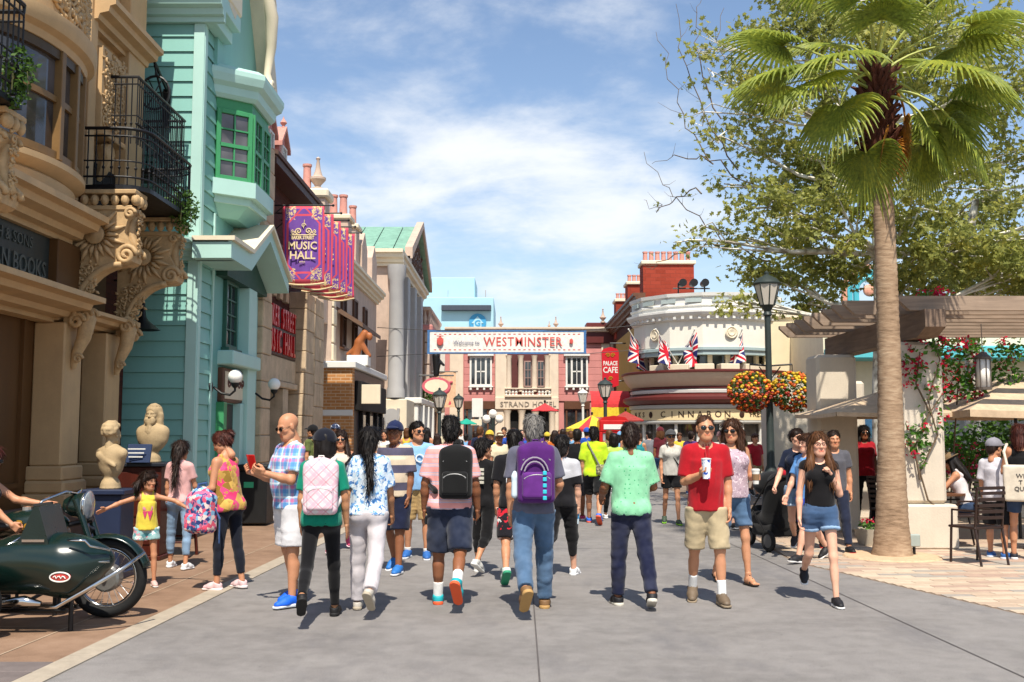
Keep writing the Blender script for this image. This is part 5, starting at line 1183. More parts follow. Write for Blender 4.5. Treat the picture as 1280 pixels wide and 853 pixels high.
# 7 brown house with balustrade
a = bld('brown_corner_house', 'brown stucco corner house with stone quoins and roof balustrade', (-4.2, 52, 0))
BRS = pm('brown_stucco', '#a08068', .7, .2, 3, .15)
a(MB().box(-9, -4.1, 50.2, 58, 0, 6.6), 'wall', BRS); a(MB().box(-9, -3.9, 50.1, 58, 6.6, 6.9, .05), 'cornice', PINKB); a(MB().box(-9, -4.0, 50.15, 58, 7.6, 7.8, .04), 'balustrade_rail', PKST)
for i in range(10): mm = MB(); mm.lathe([(.09, 6.9), (.06, 7.0), (.12, 7.2), (.05, 7.45), (.09, 7.6)], (-4.1, 50.4+i*.8, 0), 8); a(mm, 'baluster', PKST, smooth=40)
for i in range(6): mm = MB(); mm.lathe([(.09, 6.9), (.06, 7.0), (.12, 7.2), (.05, 7.45), (.09, 7.6)], (-6.3+i*.4, 50.3, 0), 8); a(mm, 'baluster', PKST, smooth=40)
for i in range(12): a(MB().box(-4.3, -4.05, 50.12, 50.6 if i % 2 else 50.9, .1+i*.54, .58+i*.54, .02), 'quoin', PKST)
for y_ in (52, 54.5): a.win((-4.08, y_, 3.6), R(90), .9, 1.9, PKST, 2, 3, .1, .08)
a(MB().box(-5.2, -3.4, 49.4, 52, 2.6, 3.0, .05), 'balcony_ledge', CREAM)
for x_ in (-3.6, -4.4): mm = MB(); mm.lathe([(.16, 0), (.16, .2), (.13, .25), (.12, 2.4), (.17, 2.6)], (x_, 49.6, 0), 10); a(mm, 'column', BRS, smooth=40)
rr = random.Random(3)
for i in range(3):
    o = thing('balcony_shrub', 'small clipped green shrub on the ledge of the brown corner house', 'shrub', (-3.65-i*.45, 49.7, 3.0), group='shrubs on the ledge'); mm = MB(); leaf_clump(mm, (0, 0, .4), (.22, .22, .42), 160, .14, rr); mm.build('foliage', LEAF_DK, o)
fl = thing('crest_banner', 'cream hanging banner with red and blue crest by the brown house', 'banner', (-3.3, 51, 4.6)); mm = MB(); mm.grid(lambda u, v: ((u-.5)*1.0, .04*math.sin(u*7), -v*1.75), 10, 10); mm.build('cloth', cloth('banner_peach', '#e2b995', 'floral', f=5, th=.62, cols=('#c8485a', '#7a6aa0', '#e2b995')), fl).modifiers.new('s', 'SOLIDIFY').thickness = .01; mm = MB(); mm.tube([(-.7, 0, .03), (.6, 0, .03)], .03, 6); mm.build('rod', IRON, fl); sdf_obj('crest', [ell((0, -.05, -.75), (.28, .03, .36)), cap((-.3, -.05, -.7), (.3, -.05, -.5), .06)], pm('crest_red', '#b84a5c', .7, .3, 5), fl, .03)
# 8 blue sound stage with emblem
a = bld('blue_stage_building', 'tall pale blue sound stage with round blue emblem', (-6, 92, 0))
zt = onY(600, 372, 92).z; x0, x1 = onY(490, 400, 92).x, onY(617, 400, 92).x
a(MB().box(x0, x1, 92, 104, 0, zt, .05), 'wall', BLUEW); a(MB().box(x0+1, onY(594, 350, 96).x, 95, 102, zt, onY(560, 349, 96).z, .05), 'roof_block', BLUEW)
c0 = onY(597, 403, 91.9); BLU = pm('emblem_blue', '#3d93bd', .6, .05, 3, 0)
mm = MB(); mm.lathe([(.0, 91.9), (.78, 91.9), (.78, 91.97), (0, 91.97)], (c0.x, 0, c0.z), 28, 'y'); em = a(mm, 'emblem', BLU); mm = MB(); mm.prism([(c0.x-.55, c0.z-.1), (c0.x, c0.z+.55), (c0.x+.55, c0.z-.1), (c0.x+.35, c0.z-.1), (c0.x+.35, c0.z-.5), (c0.x-.35, c0.z-.5), (c0.x-.35, c0.z-.1)], 'y', 91.86, 91.895); a(mm, 'emblem_house', BLUEW, em); text('emblem_letter', 'G', .75, BLU, em, (c0.x, 91.85, c0.z-.12), (R(90), 0, 0), .01, .03)
zz0 = onY(585, 386, 91.8).z; a(MB().box(onY(552, 390, 91.8).x, onY(614, 390, 91.8).x, 91.4, 91.99, zz0-.2, zz0+.28, .03), 'roof_ledge', pm('ledge_grey', '#3c4450', .6, .15))
mm = MB()
for px in (560, 607): q = onY(px, 366, 92.2); mm.tube([(q.x, 92.2, zt-.2), (q.x, 92.2, zt+.7)], .04, 5)
a(mm, 'roof_post', GREYP)
for i in range(4): q = onY(508+i*6, 372, 88); mm = MB(); mm.lathe([(.55-.05*i, q.z-2.2), (.4, q.z-.3), (0, q.z+.1)], (q.x, 88, 0), 10)
# 9 hotel at the end of the street
HY = 55.0
a = bld('strand_hotel', 'pink masonry hotel with stone balcony bay and carved hotel name', (1, HY, 0))
hx = lambda px: onY(px, 500, HY).x; hz = lambda py: onY(640, py, HY).z
HPK = pm('hotel_pink', '#c4827c', .7, .1, 2, .1); HCR = pm('hotel_stone', '#d9c7b0', .7, .12, 3, .15)
def boards(x0, x1, z0, z1, nm='masonry_course'):
    z = z0
    while z < z1-.02: a(MB().box(x0, x1, HY-.06, HY, z+.012, min(z+.36, z1), .012), nm, HPK); z += .36
a(MB().box(hx(556), hx(772), HY, HY+8, 0, hz(416)), 'wall', HPK); boards(hx(580), hx(619), hz(502), hz(420)); boards(hx(697), hx(752), hz(502), hz(420))
a(MB().box(hx(562), hx(579), HY-.1, HY, 0, hz(420), .02), 'corner_pier', HCR); a(MB().box(hx(752), hx(770), HY-.1, HY, 0, hz(420), .02), 'corner_pier', HCR)
a(MB().prism(steps_profile(HY, .5, hz(420), hz(410), -1), 'x', hx(556), hx(772)), 'cornice', HCR)
a(MB().box(hx(733), hx(770), HY-.25, HY+1, hz(430), hz(404), .04), 'parapet', MAROON)
for px in (626, 695): urn(a, hx(px), HY-.2, hz(411), .5, PKST)
urn(a, hx(754), HY-.2, hz(404), .6, PKST); urn(a, hx(640)+2, HY-.2, hz(411), .3, PKST)
a(MB().box(hx(619), hx(634), HY-.35, HY, 0, hz(440), .03), 'bay_pier', HCR); a(MB().box(hx(686), hx(698), HY-.35, HY, 0, hz(440), .03), 'bay_pier', HCR)
a(MB().box(hx(634), hx(686), HY-.04, HY, hz(490), hz(440)), 'loggia_recess', pm('loggia_maroon', '#5a2c2a', .7, .2))
for px in (636, 651, 668, 684): mm = MB(); mm.lathe([(.17, hz(490)), (.15, hz(486)), (.14, hz(449)), (.19, hz(445))], (hx(px), HY-.3, 0), 10); a(mm, 'column', HCR, smooth=40)
for px in (660, 676): a.win((hx(px), HY-.06, hz(484)), 0, .42, 1.4, pm('arch_frame', '#a88a80', .6, .1), 2, 3, .06, .03, sill=False)
a(MB().box(hx(631), hx(689), HY-.55, HY-.2, hz(497), hz(494), .02), 'balustrade_base', HCR); a(MB().box(hx(631), hx(689), HY-.5, HY-.25, hz(487), hz(485.5), .01), 'balustrade_rail', HCR)
for i in range(14):
    if i % 5 != 4: mm = MB(); mm.lathe([(.06, hz(494)), (.04, hz(493)), (.085, hz(491)), (.04, hz(488.5)), (.06, hz(487))], (hx(633+i*4.1), HY-.38, 0), 8); a(mm, 'baluster', WHITE, smooth=40)
a(MB().box(hx(619), hx(698), HY-.45, HY, hz(512), hz(497), .02), 'name_fascia', HCR); text('name_letters', 'STRAND HOTEL', .38, pm('name_grey', '#8f8375', .7, .1), a.root, (hx(660)-1, -.47, hz(506)), (R(90), 0, 0), .012, .004, space=1.1)
for px in (634, 652, 669, 690): mm = MB(); mm.lathe([(.24, 0), (.24, .2), (.19, .3), (.17, hz(518)), (.24, hz(513))], (hx(px), HY-.3, 0), 12); a(mm, 'porch_column', HCR, smooth=40)
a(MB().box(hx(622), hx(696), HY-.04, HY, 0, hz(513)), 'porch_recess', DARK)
for px in (601, 721):
    w_ = a.win((hx(px), HY-.06, hz(483)), 0, 1.2, 1.6, WHITE, 1, 1, .1, .1); MB().box(-.22, .22, -.05, -.012, .1, 1.5).build('sash', GLASS, w_)
    mm = MB(); mm.box(-.32, -.22, -.1, -.013, .1, 1.5); mm.box(.22, .32, -.1, -.013, .1, 1.5); mm.box(-.22, .22, -.08, -.051, .75, .82); mm.box(-.02, .02, -.08, -.051, .1, 1.5); mm.build('sash_bar', WHITE, w_); mm = MB(); mm.box(-.7, .7, -.25, .0, 1.6, 1.72, .02); mm.build('lintel', WHITE, w_)
    for i in range(4): MB().box(-.6+i*.36, -.48+i*.36, -.16, 0, -.22, -.075, .02).build('sill_corbel', WHITE, w_)
for p0, p1 in ((580, 619), (705, 737)): a(MB().box(hx(p0), hx(p1), HY-.2, HY, hz(512), hz(502), .02), 'shop_fascia', BROWN); a(MB().box(hx(p0), hx(p1), HY-.08, HY, 0, hz(512)), 'shop_window', GLASS)
for px in (584, 592, 600, 610, 708, 720, 734): a(MB().box(hx(px)-.05, hx(px)+.05, HY-.14, HY-.08, 0, hz(512), .01), 'window_post', BROWN)
# narrow white building between
a = bld('white_corner_shop', 'narrow white stucco shop with dark sign beside the pink hotel', (-3.6, 56, 0)); x0, x1 = onY(556, 500, 56).x, onY(581, 500, 56).x
a(MB().box(x0-1, x1, 56.1, 62, 0, onY(560, 418, 56).z), 'wall', WHITE); a(MB().box(x0, x1-.1, 55.85, 56.1, onY(560, 528, 56).z, onY(560, 513, 56).z, .02), 'sign_board', MAROON); a(MB().box(x0, x1-.15, 55.95, 56.1, 0, 2.0), 'shop_window', DARK); mm = MB(); mm.ball(((x0+x1)/2, 55.8, onY(560, 512, 56).z), .22, 12, 8); a(mm, 'gold_ball', FAB_YEL)
# welcome banner over the street
BY = 38.0; b0, b1 = onY(535, 428, BY), onY(732, 428, BY); zt_, zb_ = onY(640, 413, BY).z, onY(640, 442.5, BY).z
wb = thing('welcome_banner', 'wide white street banner with blue border reading welcome to Westminster', 'banner', ((b0.x+b1.x)/2, BY, zb_)); bw, bh = b1.x-b0.x, zt_-zb_
def wave(u): return .025*math.sin(u*9)
mm = MB(); mm.grid(lambda u, v: ((u-.5)*bw, wave(u), v*bh), 40, 6); mm.build('cloth', cloth('banner_white', '#e9e4da'), wb).modifiers.new('s', 'SOLIDIFY').thickness = .008
BB = cloth('banner_blue', '#4a74a4')
for v0, v1 in ((-.01, .07), (.93, 1.01)): mm = MB(); mm.grid(lambda u, v: ((u-.5)*bw*1.01, wave(u)-.012, (v0+(v1-v0)*v)*bh), 40, 1); mm.build('border', BB, wb).modifiers.new('s', 'SOLIDIFY').thickness = .006
for u0, u1 in ((-.004, .012), (.988, 1.004)): mm = MB(); mm.grid(lambda u, v: ((u0+(u1-u0)*u-.5)*bw, wave(u0)-.014, v*bh), 1, 4); mm.build('border', BB, wb).modifiers.new('s', 'SOLIDIFY').thickness = .006
RB = cloth('banner_red', '#cc5a52')
for v_ in (.17, .83):
    for i in range(30): u = .045+i*.0315; mm = MB(); mm.box((u-.5)*bw-.045, (u-.5)*bw+.045, wave(u)-.012, wave(u)-.004, v_*bh-.018, v_*bh+.018); mm.build('dash', RB, wb)
text('banner_letters', 'Welcome to', .2, pm('banner_ink', '#33406a', .8, 0), wb, (-1.5, -.036, bh*.47), (R(90), 0, 0), .003, 0, sx=.95)
text('banner_letters', 'WESTMINSTER', .48, RB, wb, (.6, -.036, bh*.49), (R(90), 0, 0), .004, .004, sx=.86, space=1.1)
sdf_obj('crest', [ell((-2.48, -.06, bh*.52), (.13, .015, .17)), cap((-2.6, -.06, bh*.75), (-2.36, -.06, bh*.75), .02)], RB, wb, .02); sdf_obj('crest', [ell((2.4, -.06, bh*.52), (.08, .015, .12))], RB, wb, .02)
mm = MB(); mm.tube([(-bw/2-1.9, 0, bh+.1), (-bw/2, 0, bh), (0, 0, bh-.02), (bw/2, 0, bh), (bw/2+2.6, 0, bh+.25)], .012, 5); mm.tube([(-bw/2-1.9, 0, -.1), (-bw/2, 0, 0), (0, 0, .01), (bw/2, 0, 0), (bw/2+2.6, 0, .2)], .012, 5); mm.build('cable', IRON, wb)
# 10 right brick row with chimneys
a = bld('brick_row', 'red brick row with dark roof edge and stepped chimney stacks', (5.5, 48, 0))
a(MB().box(5.45, 10, 42.2, 57, 0, 7.1), 'wall', BRICKD); a(MB().prism(steps_profile(5.45, .5, 6.8, 7.3, -1), 'y', 41.5, 57), 'eave', BROWN)
for px0, px1, py0, py1, n, Y_ in ((802, 865, 333, 315, 8, 43.5), (783, 802, 358, 344, 3, 49.0), (768.5, 784, 379, 367, 3, 53.5)):
    x0, x1 = onY(px0, 350, Y_).x, onY(px1, 350, Y_).x; zt = onY(px0, py0, Y_).z; zp = onY(px0, py1, Y_).z
    a(MB().box(x0, x1, Y_-.5, Y_+.6, 6.5, zt), 'chimney_stack', BRICKRX); a(MB().box(x0-.08, x1+.08, Y_-.6, Y_+.7, zt, zt+.16, .03), 'stack_cap', CREAM); pots(a, x0+.03, x1-.03, n, Y_, zt+.16, zp, min(.17, (x1-x0)/n*.42))
for i in range(5): a.win((5.43, 44+i*2.4, 4.2), R(-90), .9, 1.7, MAROON, 2, 2, .08, .06)
a(MB().box(5.3, 5.45, 42.6, 52, 3.5, 6.2, .02), 'ochre_bay', pm('ochre_paint', '#b08a2e', .6, .15))
a(MB().box(4.9, 5.44, 43, 46, 0, 2.6, .02), 'shop_front', MAROON)
for i in range(3): a(MB().box(5.0, 5.2, 41.2-.04*i, 41.9, 2.3+i*.5, 2.76+i*.5, .03), 'stone_block', WHITE)
a(MB().box(4.75, 5.4, 41.3, 42.1, 0, 2.3, .03), 'corner_pier', WHITE)
ps = thing('cafe_sign', 'tall red hanging sign reading Palace Cafe on the brick row', 'sign', (onY(763, 480, 45).x, 45, onY(763, 482, 45).z)); h_ = onY(763, 435, 45).z-onY(763, 482, 45).z; w_ = .8
RS = pm('cafe_sign_red', '#c01a28', .4, .1, 4, .03); mm = MB(); mm.prism([(-.36, 0), (-.2, -.06), (0, -.1), (.2, -.06), (.36, 0), (.38, h_*.9), (.3, h_*.97), (0, h_*1.02), (-.3, h_*.97), (-.38, h_*.9)], 'y', -.06, .06); mm.build('board', RS, ps)
for s_, z, sz in (('PALACE', .58, .26), ('CAFE', .4, .36)): text('sign_letters', s_, sz, WHITE, ps, (0, -.065, h_*z), (R(90), 0, 0), .004, .008, sx=.68 if sz < .3 else .78)
mm = MB(); mm.tube(spiral((.1, -.07, h_*.8), .1, 1.5, 16), .02, 5); mm.tube(spiral((-.1, -.07, h_*.8), .1, 1.5, 16, R(180), -1), .02, 5); mm.tube(spiral((0, -.07, h_*.18), .1, 1.5, 16), .02, 5); mm.build('gilt_scroll', GOLD, ps); mm = MB(); mm.tube([(0, 0, h_), (0, 0, h_+.2), (.7, 0, h_+.2)], .03, 6); mm.tube([(.3, 0, .2), (.7, 0, .2)], .03, 6); mm.build('bracket', IRON, ps)
# 11 rotunda bakery
CX, CY, CR = 7.6, 40.0, 2.95
a = bld('bakery_rotunda', 'round cream bakery with lettered fascia, bowl balcony and white parapet', (CX, CY, 0))
def ring(prof, n=40, nm='ring', mat=CREAM, parent=None, facet=False):
    mm = MB(); mm.lathe([(CR+d, z) for d, z in prof], (CX, CY, 0), n, cap=False); return a(mm, nm, mat, parent, smooth=False if facet else 30)
ring([(-.15, 0), (-.15, .55), (-.05, .55), (-.05, .6), (-.2, .6)], nm='stall_riser', mat=pm('riser_grey', '#a7a49c', .6, .1))
ring([(-.25, .5), (-.25, 2.0)], 40, 'shop_glass', glass_mat('bakery_glass', (.05, .045, .04), .06)); ring([(-.2, 1.18), (-.12, 1.18), (-.12, 1.26), (-.2, 1.26)], 40, 'transom', WHITE)
for i in range(11):
    t = R(180+6+i*16.6); x, y = CX+(CR-.14)*math.cos(t), CY+(CR-.14)*math.sin(t); mm = MB(); mm.box(-.05, .05, -.05, .05, .55, 2.0, .01); o = a(mm, 'window_post', WHITE); o.location = (x, y, 0); o.rotation_euler = (0, 0, t)
ring([(-.2, 1.92), (.0, 1.92), (.04, 1.98), (.04, 2.02), (-.02, 2.04), (-.02, 2.48), (.05, 2.5), (.06, 2.62), (-.1, 2.64)], 48, 'fascia_frame', pm('fascia_grey', '#b9b8b2', .5, .06))
fs = ring([(.0, 2.06), (.0, 2.46)], 60, 'lettered_fascia', pm('fascia_cream', '#e6cfa0', .6, .05))
LETB = pm('fascia_letter', '#3a2218', .6, .05)
def around(txt, px0, px1, z, size):
    n = len(txt)
    for i, ch in enumerate(txt):
        if ch == ' ': continue
        px = px0+(px1-px0)*(i+.5)/n; best = min((abs(640+1280*(CX+CR*math.cos(R(q)))/((CY+CR*math.sin(R(q)))*1.002)-px), q) for q in np.arange(185, 356, .5))[1]; t = R(best)
        if ch == '*':
            mm = MB(); mm.ball((0, 0, 0), (.1, .02, .12), 10, 6); o = a(mm, 'fascia_emblem', LETB, fs); o.location = (CX+(CR+.01)*math.cos(t), CY+(CR+.01)*math.sin(t), z); o.rotation_euler = (0, 0, t+R(90)); continue
        text('fascia_letter', ch, size, LETB, fs, (CX+(CR+.006)*math.cos(t), CY+(CR+.006)*math.sin(t), z), (R(90), 0, t+R(90)), .004, .002)
around('NKS', 792, 806, 2.26, .27); around('*', 808, 818, 2.26, .3); around('CINNABON', 822, 914, 2.26, .32); around('*', 920, 932, 2.26, .3); around('FRESH BAKED', 936, 980, 2.26, .27)
ring([(-.1, 2.64), (.05, 2.64), (.22, 2.72), (.3, 2.8), (.3, 2.9), (.05, 2.98), (-.05, 3.04)], 48, 'canopy', MAROON); ring([(-.05, 3.04), (.0, 3.06), (.02, 3.16), (-.04, 3.2)], 48, 'white_band', WHITE); ring([(-.04, 3.2), (.02, 3.22), (.02, 3.27), (-.02, 3.3)], 48, 'maroon_band', MAROON)
ring([(-.02, 3.3), (.1, 3.42), (.24, 3.62), (.3, 3.78)], 48, 'bowl_balcony', pm('bowl_beige', '#cdb9a2', .6, .06)); ring([(.3, 3.78), (.36, 3.8), (.36, 3.87), (.3, 3.89), (-.9, 3.89)], 48, 'balcony_rail', MAROON)
ring([(-.6, 3.8), (-.6, 4.5)], 40, 'upper_glass', GLASS)
for i in range(12): t = R(185+i*15.5); mm = MB(); mm.box(-.07, .07, -.09, .09, 3.85, 4.5, .01); o = a(mm, 'upper_post', CREAM); o.location = (CX+(CR-.55)*math.cos(t), CY+(CR-.55)*math.sin(t), 0); o.rotation_euler = (0, 0, t)
ring([(-.6, 4.45), (-.12, 4.45), (-.12, 4.62), (-.06, 4.62), (-.06, 4.72), (-.14, 4.74)], 14, 'grey_band', pm('band_grey_green', '#9fb0b0', .6, .06), facet=True)
ring([(-.14, 4.7), (-.14, 5.72)], 14, 'upper_wall', pm('rotunda_cream', '#e2dccd', .65, .06, 2, .08), facet=True); ring([(-.14, 5.7), (-.04, 5.74), (-.02, 5.82), (.08, 5.9), (.14, 6.0), (.14, 6.08), (-.05, 6.12), (-.05, 6.22), (.0, 6.25), (.0, 6.3), (-.06, 6.34), (-.06, 6.56), (.02, 6.6), (.04, 6.72), (-.3, 6.76), (-2.9, 6.78)], 14, 'parapet', WHITE, facet=True)
for i in range(30): t = R(182+i*6.1); mm = MB(); mm.box(-.04, .04, -.05, .05, 5.76, 5.86); o = a(mm, 'dentil', WHITE); o.location = (CX+(CR-.03)*math.cos(t), CY+(CR-.03)*math.sin(t), 0); o.rotation_euler = (0, 0, t)
for i in range(9): t = R(193+i*19.3); mm = MB(); mm.box(-.01, .02, -.3, .3, 6.37, 6.52); o = a(mm, 'parapet_panel', pm('panel_greyblue', '#a9b4b0', .6, .05)); o.location = (CX+(CR-.05)*math.cos(t), CY+(CR-.05)*math.sin(t), 0); o.rotation_euler = (0, 0, t)
for px in (816, 917):
    best = min((abs(640+1280*(CX+CR*math.cos(R(q)))/((CY+CR*math.sin(R(q)))*1.002)-px), q) for q in np.arange(185, 356, .5))[1]; t = R(best); mm = MB(); mm.lathe([(.0, .0), (.12, .03), (.14, 0), (.16, .0), (.2, .03), (.24, .0)], (0, 0, 0), 16, 'x'); o = a(mm, 'medallion', CREAM, smooth=40); o.location = (CX+(CR-.12)*math.cos(t), CY+(CR-.12)*math.sin(t), 5.25); o.rotation_euler = (0, 0, t)
for i in range(6):
    t = R(222+i*18); o = a(MB().box(-.3, .3, -.35, .35, 3.89, 4.1, .02), 'planter_box', CREAM); o.location = (CX+(CR-.25)*math.cos(t), CY+(CR-.25)*math.sin(t), 0); o.rotation_euler = (0, 0, t)
q = onY(865, 350, 39); rl = thing('roof_floodlights', 'row of three black floodlights on the white rotunda roof', 'lights', (q.x, 38.6, 6.76)); 
for i in range(3): mm = MB(); mm.lathe([(.0, -.25), (.15, -.25), (.13, .2), (0, .22)], (-.45+i*.42, 0, .5), 12, 'y'); mm.build('lamp', IRON, rl)
mm = MB(); mm.tube([(-.8, 0, .3), (.6, 0, .3)], .03, 6); mm.tube([(-.6, 0, 0), (-.6, 0, .5)], .03, 6); mm.tube([(.4, 0, 0), (.4, 0, .5)], .03, 6); mm.build('frame', IRON, rl)
def jack_mat():
    t = NT('union_jack'); x = t.xyz(); u, v = t.math('SUBTRACT', x[0], .55), t.math('SUBTRACT', x[2], .33); au, av = t.math('ABSOLUTE', u), t.math('ABSOLUTE', v)
    d1 = t.math('ABSOLUTE', t.math('SUBTRACT', t.math('MULTIPLY', au, .6), av)); lt = lambda s, w: t.math('LESS_THAN', s, w)
    w = t.math('MAXIMUM', lt(d1, .075), t.math('MAXIMUM', lt(au, .125), lt(av, .125))); r = t.math('MAXIMUM', lt(d1, .028), t.math('MAXIMUM', lt(au, .07), lt(av, .07)))
    c = t.mix(w, lin('#2b2f66')+(1,), lin('#e6e0da')+(1,)); c = t.mix(r, c, lin('#c32032')+(1,)); t.bump(t.noise(6, 2), .2, .02); return t.fin(c, .75, 0, .2)
JACK = jack_mat()
for px, py, rx, lab in ((789, 420, 22, 'union flag drooping from the first pole beside the cafe sign'), (823, 420, 14, 'union flag drooping over the left end of the bowl balcony'), (871, 420, 6, 'union flag drooping over the middle of the bowl balcony'), (930, 420, -4, 'union flag drooping beside the lantern lamp post')):
    Y_ = 37.4 if px > 800 else 39.2; tp_, bt = onY(px, 416, Y_), onY(px, 462, Y_); o = thing('union_flag', lab, 'flag', (tp_.x, Y_, bt.z), 0, 'union flags')
    L = tp_.z-bt.z; dx = .46*(1 if px < 850 else -.8)
    mm = MB(); mm.tube([(dx*1.9, .5, L*.05), (-.12, -.25, L*1.06)], .02, 6); mm.ball((-.13, -.26, L*1.07), .035, 6, 5); mm.build('pole', WHITE, o)
    rr = random.Random(px); ph = rr.uniform(0, 6)
    # cloth hangs from its upper corner along the slanting pole: fly end droops straight down
    mm = MB(); nu, nv = 22, 14; me_v = []
    def f(u, v): # u along fly (down), v along hoist
        return (-.06+v*dx*1.1+.1*math.sin(v*9+ph+u*2)*(.3+u)+.12*u*math.sin(ph), -.15+v*.5*.6+.09*math.cos(v*8+ph+u*3)*(.2+u), L*(1.0-v*.42)-u*L*.78*(1-.2*v))
    mm.grid(f, nu, nv); me = mm.mesh('flag_cloth', 'all')
    uv = [((i//(nv+1))/nu*1.1, 0, (i % (nv+1))/nv*.66) for i in range(len(mm.v))]
    at = me.attributes.new('flat', 'FLOAT_VECTOR', 'POINT'); at.data.foreach_set('vector', [c for p in uv for c in p])
    put('flag_cloth', me, JACK, o)
nt = JACK.node_tree; an = nt.nodes.new('ShaderNodeAttribute'); an.attribute_name = 'flat'
for n_ in nt.nodes:
    if n_.type == 'SEPXYZ': nt.links.new(an.outputs['Vector'], n_.inputs[0])
# cream wing right of the rotunda
a = bld('cream_wing', 'plain cream stucco wing behind the lamp post beside the rotunda', (10.6, 38.5, 0)); z1 = onY(980, 398, 38).z
a(MB().box(9.4, 13, 38, 46, 0, z1), 'wall', pm('wing_cream', '#d8c9a6', .7, .08, 2, .1)); a(MB().box(9.3, 13.1, 37.9, 46.1, z1, z1+.25, .03), 'coping', CREAM); a(MB().box(9.9, 12.6, 37.95, 38.0, 0, 2.3), 'shop_window', GLASS)
# teal curved building and sign seen through the tree
a = bld('teal_scroll_building', 'cream and teal building with big striped scroll sign behind the tree', (13.5, 33, 0)); Y_ = 34
q0, q1 = onY(1030, 470, Y_), onY(1300, 470, Y_); a(MB().box(q0.x, q1.x+3, Y_, Y_+6, 0, onY(1100, 398, Y_).z), 'wall', CREAM); a(MB().box(q0.x, q1.x+3, Y_-1.2, Y_-.02, onY(1100, 452, Y_).z, onY(1100, 436, Y_).z, .05), 'teal_canopy', pm('teal_paint', '#58b5bd', .5, .08)); a(MB().box(q0.x, q1.x+3, Y_-.1, Y_, 0, 2.4), 'shop_window', GLASS)
sp = thing('scroll_sign', 'large teal and pink striped scroll letter rising behind the pergola', 'sign', (onY(1075, 395, 33).x, 33, onY(1075, 398, 33).z)); TQ = pm('teal_sign', '#4fb3c2', .5, .08); PKS = pm('sign_pink', '#d79a80', .5, .1)
for r_, mt, nm, yy in ((.62, TQ, 'stripe', 0), (.42, TQ, 'stripe', -.04), (.78, PKS, 'rim', .03)): mm = MB(); mm.tube([(.3+r_*math.cos(R(q)), yy, .9+r_*math.sin(R(q))) for q in range(-60, 181, 15)]+[(.3-r_, yy, -.1)], .1, 8); mm.build(nm, mt, sp)
mm = MB(); mm.ball((.3, -.05, .9), (.2, .1, .2), 10, 8); mm.build('boss', PKS, sp)
# ------------------------------------------------------------------ pergola
WOOD = wood_mat('weathered_wood_x', '#968270', 0); WOODY = wood_mat('weathered_wood_y', '#7c6858', 1); STUC = pm('column_stucco', '#cdc1ae', .8, .12, 2.5, .25, fine=45)
pg = thing('pergola', 'weathered timber pergola on pale stucco pillars over the cafe terrace', 'pergola', (5.8, 14.5, 0))
def pp(mm, nm, mat, parent=None, **kw):
    o = mm.build(nm, mat, parent if parent else pg, **kw)
    if parent is None: o.matrix_parent_inverse = Matrix.Translation((-5.8, -14.5, 0))
    return o
def pillar(x, y, w, h, base=True):
    mm = MB(); mm.box(x-w/2, x+w/2, y-w/2, y+w/2, .62 if base else 0, h, .05); o = pp(mm, 'pillar', STUC)
    if base: pp(MB().box(x-w/2-.1, x+w/2+.1, y-w/2-.1, y+w/2+.1, 0, .62, .03), 'pillar_base', STUC, o)
pillar(5.78, 14.75, .62, 2.9); 
p2_ = onY(1036, 600, 17.2); pillar(p2_.x+.08, 17.2, .66, 2.9, False); pillar(onY(1056, 600, 20).x, 20, .66, 2.6, False); pillar(onY(985, 600, 27).x, 27, 1.1, 3.1, False); pillar(9.8, 14.75, .62, 2.9)
zb = 2.92
for x_ in (5.72, 9.8):
    mm = MB(); mm.prism([(13.75, zb+.12), (14.05, zb), (18.2, zb), (18.2, zb+.36), (13.75, zb+.36)], 'x', x_-.14, x_+.14); pp(mm, 'carrying_beam', WOODY)
for i in range(9):
    y = 13.95+i*.5; xl = 4.72 if i else 5.3; z = zb+.365
    mm = MB(); mm.prism([(xl, z+.15), (xl+.16, z), (12.5, z), (12.5, z+.2), (xl, z+.2)], 'y', y, y+.1); pp(mm, 'rafter', WOOD)
# hanging lantern in the pergola
def lantern(label, loc, s=1.0):
    o = thing('hanging_lantern', label, 'lantern', loc); mm = MB(); mm.lathe([(.0, .36*s), (.04*s, .34*s), (.13*s, .26*s), (.13*s, .23*s), (.0, .23*s)], (0, 0, 0), 12); mm.lathe([(.12*s, -.24*s), (.12*s, -.2*s), (0, -.2*s)], (0, 0, 0), 12)
    for i in range(8): a_ = i*math.pi/4; mm.tube([(.115*s*math.cos(a_), .115*s*math.sin(a_), -.2*s), (.115*s*math.cos(a_), .115*s*math.sin(a_), .24*s)], .008*s, 5)
    mm.tube([(0, 0, .34*s), (0, 0, .78*s)], .008, 5); mm.build('frame', pm('lantern_bronze', '#5a5048', .45, .15), o); mm = MB(); mm.lathe([(.1*s, -.2*s), (.1*s, .23*s)], (0, 0, 0), 12); mm.build('glass', MATS['opal_glass'], o, smooth='all'); return o
q = onY(1229, 468, 15); lantern('bronze lantern with frosted glass hanging from the pergola rafters', (q.x, 15.0, q.z), .95)
